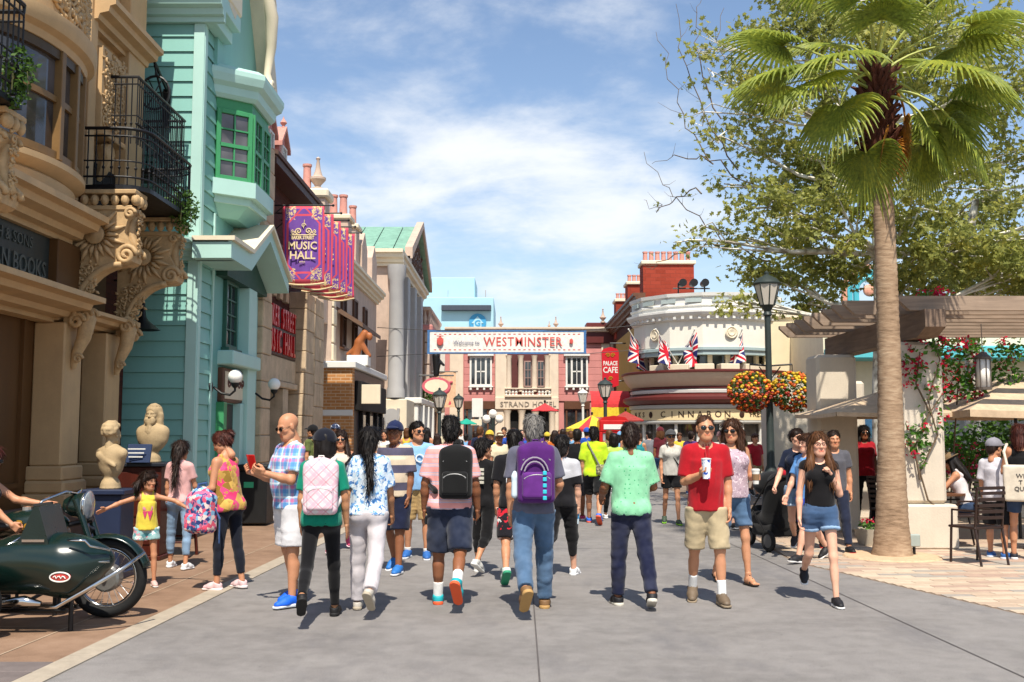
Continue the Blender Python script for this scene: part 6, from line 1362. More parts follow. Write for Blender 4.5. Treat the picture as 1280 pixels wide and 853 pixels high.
# bougainvillea
BOUG = leaf_mat('bougainvillea_bract', '#c01640', .35)
def bougainvillea(label, stems, clumps, seed, group='bougainvillea vines'):
    rr = random.Random(seed); b0 = stems[0][0]; o = thing('bougainvillea', label, 'plant', b0); inv = Matrix.Translation(-Vector(b0)); lf, fl_, ms = MB(), MB(), MB()
    for s_ in stems: ms.tube(s_, [.011*(1-.6*i/len(s_))+.004 for i in range(len(s_))], 5)
    for c_, r, n, red in clumps:
        leaf_clump(lf, c_, r, n, .1, rr)
        for _ in range(red):
            d = [rr.uniform(-1, 1)*r[k] for k in range(3)]; cc = (c_[0]+d[0], c_[1]+d[1]-.03, c_[2]+d[2])
            for _ in range(10): leaf(fl_, Vector(cc)+Vector((rr.gauss(0, .035), rr.gauss(0, .035), rr.gauss(0, .035))), rr.uniform(.045, .075), rr)
    for mm, nm, mt in ((ms, 'stem', pm('vine_stem', '#6a5844', .8, .2)), (lf, 'foliage', LEAF_IVY), (fl_, 'blossom', BOUG)):
        if mm.v: mm.build(nm, mt, o).matrix_parent_inverse = inv
    return o
yv = 14.38
def V_(px, py, y=yv): return tuple(onY(px, py, y))
bougainvillea('red bougainvillea climbing the near stucco pillar', [[V_(1168, 632), V_(1160, 625), V_(1150, 590), V_(1172, 545), V_(1160, 500), V_(1175, 450), V_(1165, 420)], [V_(1165, 520), V_(1145, 480), V_(1150, 440)], [V_(1150, 600), V_(1143, 560), V_(1160, 520), V_(1180, 490)]],
              [(V_(1140, 455), (.16, .1, .28), 40, 13), (V_(1170, 432), (.2, .1, .12), 50, 6), (V_(1160, 470), (.25, .08, .3), 45, 4), (V_(1165, 520), (.22, .08, .3), 35, 2), (V_(1150, 560), (.15, .08, .3), 45, 1), (V_(1140, 545), (.15, .1, .2), 50, 2)], 5)
bougainvillea('red bougainvillea hanging under the pergola beside the lantern', [[V_(1185, 690, 15.6), V_(1190, 600, 15.6), V_(1195, 520, 15.6), V_(1200, 450, 15.4), V_(1215, 430, 15.3)], [V_(1200, 500, 15.6), V_(1230, 470, 15.6), V_(1270, 440, 15.6)]],
              [(V_(1198, 455, 15.2), (.32, .2, .28), 150, 18), (V_(1205, 480, 15.2), (.3, .2, .22), 130, 13), (V_(1215, 435, 15.2), (.2, .2, .12), 60, 7), (V_(1262, 440, 15.4), (.28, .2, .2), 130, 8), (V_(1255, 470, 15.6), (.3, .2, .2), 120, 2), (V_(1180, 490, 15.2), (.12, .1, .16), 40, 3)], 6)
bougainvillea('red bougainvillea spray on top of the pergola beside the palm', [[V_(1150, 395, 14.2), V_(1155, 375, 14.2)]], [(V_(1160, 372, 14.2), (.2, .15, .1), 40, 12)], 7)
def shrub(label, loc, r, n, ls, mat, seed, flowers=None, group=None):
    rr = random.Random(seed); o = thing('shrub', label, 'shrub', loc, group=group); mm = MB()
    for i in range(7): c_ = (rr.uniform(-.5, .5)*r[0], rr.uniform(-.5, .5)*r[1], r[2]*rr.uniform(.5, 1.5)); leaf_clump(mm, c_, (r[0]*.62, r[1]*.62, r[2]*.62), n//7, ls, rr)
    mm.build('foliage', mat, o); mm = MB()
    for i in range(6): a_ = rr.uniform(0, 6.28); mm.tube([(0, 0, 0), (r[0]*.4*math.cos(a_), r[1]*.4*math.sin(a_), r[2]*1.2)], [.02, .008], 5)
    mm.build('stem', MATS['vine_stem'], o)
    if flowers:
        mm = MB()
        for _ in range(flowers[1]):
            cc = Vector((rr.uniform(-1, 1)*r[0], rr.uniform(-1, .3)*r[1], r[2]*rr.uniform(.4, 1.8)))
            for _ in range(7): leaf(mm, cc+Vector((rr.gauss(0, .03), rr.gauss(0, .03), rr.gauss(0, .03))), .07, rr)
        mm.build('blossom', flowers[0], o)
    return o
PINKF = leaf_mat('pink_blossom', '#d83a6a')
q = G(1098, 640); shrub('leafy potted shrub with pink blossom behind the palm trunk', (q.x, 17.0, .55), (.42, .35, .5), 420, .1, LEAF_IVY, 11, (PINKF, 22))
shrub('pale green shrub rising behind the seated diners', (7.7, 18.6, .5), (.9, .5, .75), 1300, .12, LEAF_IVY, 12)
shrub('dark green shrub behind the boy in white shirt', (8.9, 18.2, .5), (1.0, .5, .7), 1300, .12, LEAF_DK, 13)
shrub('green shrub with red blossom below the tan parasol', (6.8, 17.6, .4), (.5, .4, .75), 600, .1, LEAF_DK, 14, (BOUG, 16))
# low terrace wall and planting bed behind the diners
tw = thing('terrace_wall', 'low stucco planter wall behind the terrace tables', 'wall', (8, 19, 0)); MB().box(-1.9, 4.5, .4, .7, 0, .75, .03).build('wall', STUC, tw); MB().box(-1.95, 4.55, .35, .75, .75, .82, .02).build('coping', STONE, tw)
# flower pot and uplight at the palm
q = G(1087, 682); fp = thing('flower_pot', 'round pale stone pot with small red flowers behind the palm', 'pot', q); mm = MB(); mm.lathe([(.0, 0), (.15, 0), (.19, .14), (.2, .2), (.21, .24), (.17, .24), (.16, .18)], (0, 0, 0), 16); mm.build('pot', pm('pale_pot', '#b7ac9a', .8, .15), fp, smooth=40); mm = MB(); rr = random.Random(2); leaf_clump(mm, (0, 0, .28), (.12, .12, .08), 60, .07, rr); mm.build('leaf', LEAF_IVY, fp); mm = MB(); [leaf(mm, Vector((rr.gauss(0, .05), rr.gauss(0, .05), .36)), .06, rr) for _ in range(20)]; mm.build('blossom', BOUG, fp)
q = G(1143, 697); ul = thing('ground_spotlight', 'small grey box spotlight on a post beside the palm trunk', 'light', q); MB().box(-.07, .07, -.05, .05, .14, .3, .012).build('lamp_box', pm('light_grey_metal', '#9aa39c', .5, .1), ul); mm = MB(); mm.tube([(0, 0, 0), (0, 0, .15)], .02, 8); mm.tube([(.03, -.02, 0), (.06, -.06, .02)], .012, 6); mm.build('post', IRON, ul)
# ------------------------------------------------------------------ palm
def palm(base, H, seed):
    rr = random.Random(seed); o = thing('palm_tree', 'tall fan palm with ringed trunk and shaggy brown crown base', 'palm', base)
    prof = [(.27, 0), (.24, .12), (.21, .4), (.188, .8), (.165, 1.4), (.148, 2.3), (.138, 3.3), (.128, H-.85)]; rs = []; Z = 0; mm = MB(); zs = np.linspace(0, H-.85, 130)
    for i, z in enumerate(zs):
        r = np.interp(z, [p[1] for p in prof], [p[0] for p in prof])+.006*(i % 2)+rr.uniform(-.003, .003); cx_ = .05*math.sin(z*.5); rs.append([(cx_+r*math.cos(2*math.pi*k/22)*(1+.02*math.sin(k*3+z)), r*math.sin(2*math.pi*k/22), z) for k in range(22)])
    mm.rings(rs); t = NT('palm_bark'); n = t.noise(3, 5, .65, sc=(2, 2, 9)); w = t.noise(2.2, 4, .6); c = t.ramp(t.math('ADD', t.math('MULTIPLY', n, .6), t.math('MULTIPLY', w, .4)), [(.32, '#6f5a47'), (.5, '#9a8168'), (.7, '#b9a287')]); t.bump(n, .5, .02); mm.build('trunk', t.fin(c, .9, 0, .15), o, smooth=50)
    cx_ = .05*math.sin(H*.5); mm = MB()
    for i in range(150):      # shaggy boots below the crown
        a_ = rr.uniform(0, 6.28); z = H-1.15+rr.uniform(0, 1.15); r = .12+.07*rr.random(); d = Vector((math.cos(a_), math.sin(a_), 0)); p = Vector((cx_, 0, z))+d*r*.8
        mm.tube([p, p+d*.07+Vector((0, 0, .05)), p+d*rr.uniform(.1, .2)+Vector((0, 0, rr.uniform(.06, .2)))], [.05, .035, .012], 4)
    mm.lathe([(.13, H-1.15), (.16, H-.6), (.13, H)], (cx_, 0, 0), 12); mm.build('boot_sheath', pm('palm_boot', '#5a2f1e', .85, .45, 12, .5), o)
    def frond(az, el, L, rad, droop, dry=False, roll=0):
        """petiole from the crown, then a fan of folded leaflets whose tips hang"""
        d = Vector((math.cos(az), math.sin(az), 0)); p = Vector((cx_, 0, H-.12+rr.uniform(-.25, .1))); pts = [p]; e = el
        for i in range(7): p = p+(d*math.cos(e)+Vector((0, 0, math.sin(e))))*L/7; e -= droop*.1; pts.append(p)
        mm = MB(); mm.tube(pts, [.026-.002*i for i in range(8)], 5); fr = MB()
        ax = (pts[-1]-pts[-3]).normalized(); side = ax.cross(Vector((0, 0, 1))).normalized(); up_ = side.cross(ax).normalized()
        N = 34
        for i in range(N):
            f = (i+.5)/N*2-1; ang = f*R(118); ln = rad*(1-.28*abs(f)**1.6)*rr.uniform(.94, 1.05); dirv = ax*math.cos(ang)+side*math.sin(ang)
            q = Vector(pts[-1]); e_ = 0; w0 = rad*.018; cen = []
            for s_ in range(9):
                t_ = s_/8; cen.append(Vector(q)); fall = (.10+droop*.28)*t_**1.15*(1+.9*max(0, t_-.5)*2)
                dv = (dirv+up_*(.18*(1-t_)-.06)+Vector((0, 0, -1))*fall*2.0).normalized(); q = q+dv*ln/8
            for s_ in range(9):
                t_ = s_/8; wd = rad*.058*min(1, t_*2.1+.12)*(1 if t_ < .55 else max(.1, 1-(t_-.55)*2.1)); tang = (cen[min(8, s_+1)]-cen[max(0, s_-1)]).normalized(); sd = tang.cross(up_)
                if sd.length < .05: sd = side.copy()
                sd.normalize(); nn = sd.cross(tang).normalized(); fr.v += [tuple(cen[s_]-sd*wd*.5-nn*wd*.22), tuple(cen[s_]+nn*wd*.2), tuple(cen[s_]+sd*wd*.5-nn*wd*.22)]
            b = len(fr.v)-27
            for s_ in range(8): k = b+s_*3; fr.f += [(k, k+1, k+4, k+3), (k+1, k+2, k+5, k+4)]
        ob = put('frond', fr.mesh('frond'), LEAF_DRY if dry else LEAF_PALM, o); mm.build('petiole', LEAF_DRY if dry else pm('petiole_green', '#9aa04a', .5, .15), ob)
    # (azimuth deg with 0 = right, 270 = towards the camera; elevation, petiole, blade, droop)
    for az, el, L, rad, dr in ((205, 12, 1.0, .95, 1.3), (188, 28, 1.15, .95, 1.2), (170, 48, 1.2, .95, 1.0), (150, 30, 1.1, .95, 1.1), (212, -10, .85, .95, 1.6), (207, -42, .8, .9, 1.9), (225, 30, .9, .9, 1.3), (326, -12, .75, .85, 1.7), (262, 62, .7, .8, 1.3), (248, 58, .95, .9, 1.0), (310, 22, .95, .95, 1.4), (330, 40, 1.1, .95, 1.1), (350, 18, 1.1, .95, 1.4), (10, 42, 1.15, .95, 1.1), (30, 20, 1.1, .9, 1.2), (60, 45, 1.1, .9, 1.0), (100, 55, 1.1, .9, 1.0), (200, 66, 1.25, .95, .8), (290, 70, 1.25, .95, .7), (345, 64, 1.3, .95, .8), (80, 75, 1.3, .95, .6), (338, -5, 1.05, .95, 1.7), (20, 0, 1.05, .95, 1.6), (5, -25, 1.0, .9, 1.8)):
        frond(R(az+rr.uniform(-4, 4)), R(el), L*1.2, rad*rr.uniform(.92, 1.08), dr)
    frond(R(352), R(-32), .85, .8, 1.9, True); frond(R(335), R(-45), .7, .65, 1.9, True); frond(R(12), R(-48), 1.0, .75, 1.8, True)
    return o
q = G(1115, 697); palm(q, 6.5, 4)
MB().lathe([(.62, 0), (.6, .02), (.3, .03)], (0, 0, 0), 24).build('tree_pit', pm('decomposed_granite', '#c8a988', .9, .2, 20, .4), rp_, loc=(q.x, q.y, .009))
# ------------------------------------------------------------------ sycamore
def sycamore(base, seed, label, trunk, clumps, nleaf, twigs):
    rr = random.Random(seed); o = thing('sycamore_tree', label, 'tree', base); b0 = Vector(base); tk, lf = MB(), MB()
    tk.tube([Vector(p)-b0 for p, r in trunk], [r for p, r in trunk], 10); nodes = [(Vector(p)-b0, r) for p, r in trunk[1:]]
    for (c_, r, dens) in clumps:
        c_ = Vector(c_)-b0; s0, r0 = min(nodes, key=lambda n_: (n_[0]-c_).length+max(0, n_[0].z-c_.z)*2)
        mid = s0.lerp(c_, .5)+Vector((rr.gauss(0, .15), rr.gauss(0, .15), -.12)); pts = [s0, s0.lerp(mid, .5)+Vector((0, 0, .05)), mid, mid.lerp(c_, .5)+Vector((rr.gauss(0, .1), 0, .08)), c_]
        br = max(.02, r0*.4); tk.tube(pts, [br, br*.85, br*.65, br*.45, br*.25], 6)
        for _ in range(int(6*dens)+3):      # twigs, then sprays of leaves along them
            d = Vector((rr.gauss(0, 1), rr.gauss(0, 1), rr.gauss(0, .8))).normalized(); e = c_+Vector((d.x*r[0], d.y*r[1], d.z*r[2]))*rr.uniform(.5, 1.05); st_ = pts[rr.choice((2, 3, 4))]; mid2 = st_.lerp(e, .55)+Vector((rr.gauss(0, .12), rr.gauss(0, .12), rr.gauss(0, .12)))
            tk.tube([st_, mid2, e], [br*.3+.004, br*.18+.003, .003], 4)
            for _ in range(int(nleaf*dens)):
                t_ = rr.random(); p = (st_.lerp(mid2, t_*2) if t_ < .5 else mid2.lerp(e, t_*2-1)) if t_ > .3 else e; p = p+Vector((rr.gauss(0, .16), rr.gauss(0, .16), rr.gauss(0, .13)))
                leaf(lf, p, rr.uniform(.09, .19), rr, True)
    for pts in twigs:
        pts = [Vector(p)-b0 for p in pts]; q = []
        for a_, b_ in zip(pts[:-1], pts[1:]): q += [a_+(b_-a_)*(k/4)+Vector((rr.gauss(0, .05), 0, rr.gauss(0, .05))) for k in range(4)]
        mm = MB(); mm.tube(q+[pts[-1]], [.014*(1-.8*i/len(q))+.002 for i in range(len(q)+1)], 4)
        for k in range(3, len(q)-1, 2):
            d = Vector((rr.gauss(0, .25), rr.gauss(0, .2), rr.uniform(.05, .35))); mm.tube([q[k], q[k]+d*.5+Vector((0, 0, -.04)), q[k]+d], [.006, .004, .002], 4)
            for _ in range(rr.choice((0, 0, 4, 9))): leaf(lf, q[k]+d*rr.random()+Vector((rr.gauss(0, .06), rr.gauss(0, .06), rr.gauss(0, .06))), rr.uniform(.07, .14), rr, True)
        mm.build('twig', pm('twig_bark', '#6a5c4c', .85, .2), o)
    t = NT('sycamore_bark'); n = t.noise(4, 5, .6); c = t.ramp(n, [(.36, '#8a8070'), (.48, '#c9c4b6'), (.62, '#e2dfd6')]); t.bump(n, .3, .02); tk.build('trunk', t.fin(c, .8, 0, .2), o, smooth=60); lf.build('crown', LEAF_TREE, o); return o
SY = 21.0
S_ = lambda px, py, y=SY: tuple(onY(px, py, y))
rr = random.Random(9)
clumps = []
for px, py, rx, rz, dn in ((905, 60, .8, .6, .3), (960, 30, 1.0, .8, 1.2), (960, 110, 1.0, .7, 1.1), (930, 180, .9, .6, .5), (880, 140, .6, .5, .15), (1000, 190, 1.0, .7, 1.1), (905, 230, .7, .5, .3), (960, 260, 1.0, .6, 1.0), (920, 300, .8, .4, .5), (1000, 310, 1.0, .6, 1.2), (1050, 260, 1.0, .8, 1.2), (960, 345, .8, .35, .9), (1040, 340, .8, .45, 1.0), (1070, 60, 1.2, .9, 1.1), (1150, 90, 1.2, .9, 1.0), (1190, 220, 1.1, .8, 1.2), (1240, 300, 1.1, .7, 1.3), (1180, 310, 1.0, .6, 1.3), (1270, 200, 1.1, .9, 1.1), (1230, 40, 1.1, .8, 1.0), (1010, 380, .6, .3, .7), (1150, 350, 1.0, .4, 1.1), (1260, 350, 1.0, .4, 1.2), (1020, 110, 1.0, .8, 1.1), (930, 380, .5, .25, .35), (870, 60, .4, .4, .2), (1170, 10, 1.1, .8, 1.0), (985, -20, 1.0, .8, 1.0), (1100, 180, 1.0, .8, 1.0), (860, 300, .3, .2, .2), (1330, 100, 1.2, 1.0, .8), (1340, 280, 1.2, 1.0, .9), (1250, 110, 1.1, .8, 1.2), (1285, 30, 1.1, .8, 1.1), (1130, 30, 1.1, .8, 1.2), (1210, 150, 1.1, .8, 1.2), (1040, 10, 1.0, .8, 1.1), (945, 130, .8, .6, .6), (890, 90, .6, .5, .15), (1060, 200, 1.0, .7, 1.2), (1150, 260, 1.0, .7, 1.2), (900, 170, .6, .5, .25), (985, 240, .9, .6, 1.0), (1290, 330, 1.0, .5, 1.2)):
    y = SY+rr.uniform(-1.3, 1.6); clumps.append((S_(px, py, y), (rx*1.05, rx, rz), dn))
tw = []
for pts in (((960, 330), (905, 300), (860, 265), (835, 235), (805, 190)), ((930, 230), (890, 200), (860, 160), (838, 95), (820, 40)), ((905, 300), (870, 310), (825, 330), (808, 335)), ((920, 210), (880, 150), (850, 60), (845, 5)), ((890, 200), (850, 195), (815, 205)), ((900, 150), (878, 90), (870, 30), (880, -10)), ((880, 240), (850, 245), (822, 262), (805, 250)), ((915, 130), (900, 60), (905, 10))): tw.append([S_(px, py, SY-.3+.2*i) for i, (px, py) in enumerate(pts)])
tb = S_(1103, 560); sycamore((tb[0], SY, 0), 21, 'large sycamore with white trunk and sparse mottled crown behind the pergola', [((tb[0], SY, 0), .24), (S_(1103, 480), .2), (S_(1104, 400), .18), (S_(1101, 320), .16), (S_(1097, 250), .14), (S_(1090, 160), .11), (S_(1095, 80), .07), (S_(1090, 0), .04)], clumps, 66, tw)
trb = onY(1215, 560, 25); 
sycamore((trb.x, 25, 0), 22, 'second leafy sycamore behind the terrace beyond the lantern', [((trb.x, 25, 0), .2), (tuple(onY(1215, 400, 25)), .17), (tuple(onY(1205, 330, 25)), .13), (tuple(onY(1220, 250, 25)), .08)], [(tuple(onY(px, py, 25+rr.uniform(-1, 1))), (1.4, 1.2, .9), 1.3) for px, py in ((1180, 330), (1240, 340), (1290, 320), (1200, 270), (1270, 260), (1220, 380), (1290, 390))], 66, [])
# ------------------------------------------------------------------ lamp posts
DKG = pm('lamp_grey_green', '#2f3836', .5, .15, 8, .08)
def lamp_post(label, base, H, s=1.0, mat=DKG, group='street lamps', glass='#cfc6b8'):
    o = thing('street_lamp', label, 'street lamp', base, group=group); mm = MB(); mm.lathe([(.0, 0), (.2*s, 0), (.2*s, .08), (.15*s, .14), (.14*s, .75), (.17*s, .8), (.12*s, .88), (.075*s, 1.0), (.06*s, H*.5), (.055*s, H-.8*s), (.085*s, H-.78*s), (.06*s, H-.72*s), (.1*s, H-.64*s), (.13*s, H-.6*s)], (0, 0, 0), 14); mm.build('post', mat, o, smooth=40)
    mm = MB(); mm.lathe([(.13*s, H-.6*s), (.225*s, H-.26*s), (.225*s, H-.22*s)], (0, 0, 0), 8); mm.build('lamp_glass', pm('lamp_glass_'+glass, glass, .3, .05, 4, 0), o)
    mm = MB(); mm.lathe([(.24*s, H-.23*s), (.25*s, H-.2*s), (.17*s, H-.11*s), (.09*s, H-.07*s), (.04*s, H-.04*s), (.045*s, H), (0, H+.04*s)], (0, 0, 0), 16)
    for i in range(8): a_ = i*math.pi/4; mm.tube([(.13*s*math.cos(a_), .13*s*math.sin(a_), H-.61*s), (.23*s*math.cos(a_), .23*s*math.sin(a_), H-.24*s)], .012*s, 4)
    mm.build('lamp_hood', mat, o, smooth=40); return o
lp = onY(964, 600, 19.5); LPH = onY(964, 341, 19.5).z; lamp_post('tall dark lantern street lamp carrying two flower balls', (lp.x, 19.5, 0), LPH, 1.05)
FLW = [leaf_mat('marigold_'+n, c, .2) for n, c in (('yellow', '#d9b52a'), ('orange', '#cc5f16'), ('rust', '#8e2412'))]
for px, lab, sgn_ in ((938, 'ball of yellow and orange flowers on the rotunda side of the lamp post', -1), (991, 'ball of orange and rust flowers on the pergola side of the lamp post', 1)):
    q = onY(px, 490, 19.4); rr = random.Random(px); o = thing('flower_basket', lab, 'flower basket', (q.x, 19.4, q.z)); mm = MB()
    for _ in range(900): d = Vector((rr.gauss(0, 1), rr.gauss(0, 1), rr.gauss(0, 1))).normalized(); leaf(mm, d*rr.uniform(.25, .4)+Vector((0, 0, 0)), .07, rr)
    mm.build('foliage', LEAF_DK, o)
    for k, mt in enumerate(FLW):
        mm = MB()
        for _ in range(120):
            d = Vector((rr.gauss(0, 1), rr.gauss(0, 1)-.3, rr.gauss(0, 1))).normalized(); h_ = d.z+rr.gauss(0, .35)
            if (k == 0 and h_ < -.1) or (k == 2 and h_ > .2): continue
            p = Vector((d.x*.41, d.y*.41, d.z*.375)); mm.ball(tuple(p), (.034, .034, .03), 6, 4); 
        mm.build('blossom', mt, o)
    mm = MB(); mm.tube([(lp.x-q.x, .1, .5), (0, .0, .52)], .018, 5); mm.tube([(0, 0, .52), (0, 0, .1)], .008, 4); mm.tube([(lp.x-q.x, .1, .2), ((lp.x-q.x)*.5, .05, .48)], .012, 5); mm.build('hanger', IRON, o)
lamp_post('dark green lantern lamp beside the red awning', (onY(757, 560, 36).x, 36, 0), onY(757, 473, 36).z, 1.1); lamp_post('white hooded lantern lamp before the hotel shop window', (onY(729, 560, 42).x, 42, 0), onY(729, 486, 42).z, .9, WHITE); lamp_post('dark lantern lamp beside the balcony shrubs', (onY(549, 560, 36).x, 36, 0), onY(549, 486, 36).z, 1.1); lamp_post('small dark lantern lamp before the white corner shop', (onY(573, 560, 42).x, 42, 0), onY(573, 493, 42).z, .9)
sp_ = thing('notice_post', 'white post with small white notice boards before the hotel', 'sign', (onY(600, 560, 44).x, 44, 0)); mm = MB(); mm.tube([(0, 0, 0), (0, 0, onY(600, 500, 44).z)], .06, 8); mm.build('post', WHITE, sp_); z_ = onY(600, 510, 44).z; MB().box(-.35, .12, -.06, -.01, z_-.4, z_+.4, .01).build('notice', WHITE, sp_); MB().box(-.4, .08, -.06, -.01, z_-.75, z_-.5, .01).build('notice', CREAM, sp_)
o = thing('globe_lamp_cluster', 'cluster of three white globe lamps before the hotel porch', 'street lamp', (onY(616, 560, 48).x, 48, 0)); z_ = onY(616, 524, 48).z; mm = MB(); mm.tube([(0, 0, 0), (0, 0, z_)], .06, 8); mm.tube([(-.3, 0, z_-.1), (0, 0, z_-.4), (.3, 0, z_-.1)], .03, 6); mm.build('post', DKG, o)
for dx, dz in ((-.3, 0), (0, .25), (.3, 0)): mm = MB(); mm.ball((dx, 0, z_+dz), .2, 12, 8); mm.build('globe', MATS['opal_glass'], o, smooth='all')
# ------------------------------------------------------------------ parasols
def parasol(label, base, top, half, drop, mat, n=8, valance=.12, pole=IRON, rz=0, mats=None):
    o = thing('parasol', label, 'parasol', base, rz, 'parasols'); mm = MB(); mm.tube([(0, 0, 0), (0, 0, top+.04)], .025, 8); mm.ball((0, 0, top+.06), .04, 8, 6); mm.build('pole', pole, o)
    for i in range(n):
        a0, a1 = 2*math.pi*i/n+math.pi/n, 2*math.pi*(i+1)/n+math.pi/n; c0, c1 = Vector((math.cos(a0), math.sin(a0), 0))*half, Vector((math.cos(a1), math.sin(a1), 0))*half; mm = MB(); N = 6
        def f(u, v): p = c0.lerp(c1, u)*v; return (p.x, p.y, top-drop*v**.92-.05*drop*math.sin(math.pi*u)*v)
        mm.grid(f, 6, N)
        if valance: e0 = lambda u, v: (f(u, 1)[0]*1.004, f(u, 1)[1]*1.004, f(u, 1)[2]-valance*v); mm.grid(e0, 6, 1)
        ob = mm.build('canopy_panel', (mats or [mat])[i % len(mats or [mat])], o); ob.modifiers.new('s', 'SOLIDIFY').thickness = .006
        mm = MB(); mm.tube([(0, 0, top-.03), (c0.x*.97, c0.y*.97, top-drop-.03)], .012, 5); mm.build('rib', pole, o)
    return o
t0 = onY(1275, 466, 15.6); e0 = onY(1172, 514, 15.6); hw = (t0.x-e0.x)*1.0; parasol('large tan canvas parasol over the terrace diners', (t0.x, 15.8, 0), t0.z, hw*1.4, t0.z-e0.z, FAB_TAN, 4, .1)
t0 = onY(1104, 488, 16.2); e0 = onY(1017, 517, 16.2); parasol('tan canvas parasol behind the palm trunk', (t0.x, 16.2, 0), t0.z, (t0.x-e0.x)*1.4, t0.z-e0.z, FAB_TAN, 4, .06)
FAB_SKY = cloth('skyblue_canvas', '#8cc6dc'); t0 = onY(1085, 520, 24); parasol('sky blue parasol with scalloped edge under the pergola', (t0.x, 24, 0), t0.z, 1.0, .34, FAB_SKY, 8, .16)
t0 = onY(583, 523, 38); parasol('green parasol among the crowd on the street', (t0.x, 38, 0), t0.z, .42, .2, FAB_GRN, 8, .02)
t0 = onY(681, 504, 33); parasol('red parasol above the crowd before the hotel', (t0.x, 33, 0), t0.z, .47, .24, FAB_RED, 8, .02)
t0 = onY(740, 519, 33); parasol('yellow and red striped parasol beside the phone box', (t0.x, 33, 0), t0.z, .85, .42, FAB_YEL, 16, .1, mats=[FAB_YEL, FAB_YEL, FAB_RED, FAB_YEL]); t0 = onY(782, 514, 34); parasol('dull red parasol between phone box and bakery', (t0.x, 34, 0), t0.z, .75, .3, cloth('dull_red_canvas', '#9a3a34'), 4, .04)
# red awning over yellow valance
aw = thing('shop_awning', 'red barrel awning with yellow valance on the brick row', 'awning', (onY(765, 500, 43).x, 43, 0)); x0, x1 = onY(737, 500, 43).x-aw.location.x, onY(785, 500, 43).x-aw.location.x; z0, z1, z2 = onY(765, 522, 43).z, onY(765, 510, 43).z, onY(765, 489, 43).z
mm = MB(); mm.grid(lambda u, v: (x0+(x1-x0)*u, -.9*math.cos(v*1.5), z1+(z2-z1)*math.sin(v*1.5)), 2, 8); mm.build('canvas', FAB_RED, aw).modifiers.new('s', 'SOLIDIFY').thickness = .02; mm = MB(); mm.grid(lambda u, v: (x0+(x1-x0)*u, -.91-.02*math.sin(u*20), z0+(z1-z0)*v), 30, 1); mm.build('valance', FAB_YEL, aw).modifiers.new('s', 'SOLIDIFY').thickness = .02
mm = MB(); mm.box(x0+.02, x0+.06, -.85, .0, z1-.03, z1); mm.box(x1-.06, x1-.02, -.85, .0, z1-.03, z1); mm.build('frame', IRON, aw)
# phone box
pb = thing('phone_box', 'red telephone box with white glazed panels beside the bakery', 'phone box', (onY(766, 560, 32).x, 32, 0)); H_ = onY(766, 520, 32).z; RP = pm('phone_red', '#b81a18', .35, .1, 4, .03)
mm = MB(); mm.box(-.45, .45, -.45, .45, 0, .25, .02); mm.box(-.45, .45, -.45, .45, H_-.5, H_-.14, .03)
for sx_ in (-1, 1):
    for sy_ in (-1, 1): mm.box(sx_*.45-.1*(sx_ > 0), sx_*.45+.1*(sx_ < 0), sy_*.45-.1*(sy_ > 0), sy_*.45+.1*(sy_ < 0), .25, H_-.5, .01)
mm.build('frame', RP, pb); mm = MB(); mm.prism([(-.43, H_-.14), (-.35, H_-.05), (0, H_), (.35, H_-.05), (.43, H_-.14)], 'y', -.43, .43); mm.build('domed_roof', RP, pb); MB().box(-.34, .34, -.42, .42, .25, H_-.5).build('glazing', glass_mat('phone_glass', (.25, .26, .27), .1), pb); MB().box(-.32, .32, -.47, -.452, H_-.42, H_-.27, .003).build('name_plate', WHITE, pb)
mm = MB()
for i in range(5): mm.box(-.34, .34, -.44, -.421, .55+i*.26, .58+i*.26)
for i in range(2): mm.box(-.12+i*.22, -.1+i*.22, -.44, -.421, .25, H_-.5)
mm.build('glazing_bar', RP, pb)
# ================================================================== VEHICLE AND STREET THINGS
BRG = pm('bottle_green_paint', '#0d211c', .22, .1, 3, 0, spec=.6); CHR = pm('chrome', '#c9c9c6', .12, .06, 5, 0, metal=1.0); RUB = pm('tyre_rubber', '#121212', .8, .15, 20, .15); MCY = thing('sidecar_motorcycle', 'bottle green motorcycle with chrome trimmed sidecar and spoked front wheel', 'motorcycle', tuple(G(133, 772)))
o_ = MCY.location; P_ = lambda px, py, dy=0: (onY(px, py, o_.y+dy)-o_)
wc = (0, 0, .345)
mm = MB(); mm.tube([(wc[0]+.30*math.cos(a*math.pi/20), 0, wc[2]+.30*math.sin(a*math.pi/20)) for a in range(40)], .046, 10, closed=True); wh = mm.build('tyre', RUB, MCY, smooth='all')
mm = MB(); mm.tube([(wc[0]+.252*math.cos(a*math.pi/20), 0, wc[2]+.252*math.sin(a*math.pi/20)) for a in range(40)], .02, 8, closed=True); mm.build('rim', CHR, wh, smooth='all')
for i in range(28): a = i*2*math.pi/28; s = 1 if i % 2 else -1; b = a+s*.5; mm = MB(); mm.tube([(wc[0]+.05*math.cos(b), .04*(1 if i % 4 < 2 else -1), wc[2]+.05*math.sin(b)), (wc[0]+.245*math.cos(a), 0, wc[2]+.245*math.sin(a))], .0028, 4); mm.build('spoke', CHR, wh)
mm = MB(); mm.lathe([(.0, -.07), (.1, -.07), (.12, -.05), (.12, .05), (.05, .08), (0, .08)], wc, 20, 'y'); mm.build('hub_drum', pm('hub_alloy', '#8d8c88', .4, .15, 8, .1, metal=.7), wh)
mm = MB()
def mud(u, v): a = R(15+u*150); w = (v-.5)*.17; r = .385-.03*(abs(v-.5)*2)**2; return (wc[0]+r*math.cos(a), w, wc[2]+r*math.sin(a))
mm.grid(mud, 18, 8); ob = mm.build('mudguard', BRG, MCY, smooth='all'); ob.modifiers.new('s', 'SOLIDIFY').thickness = .006
hd = P_(103, 632)
mm = MB()
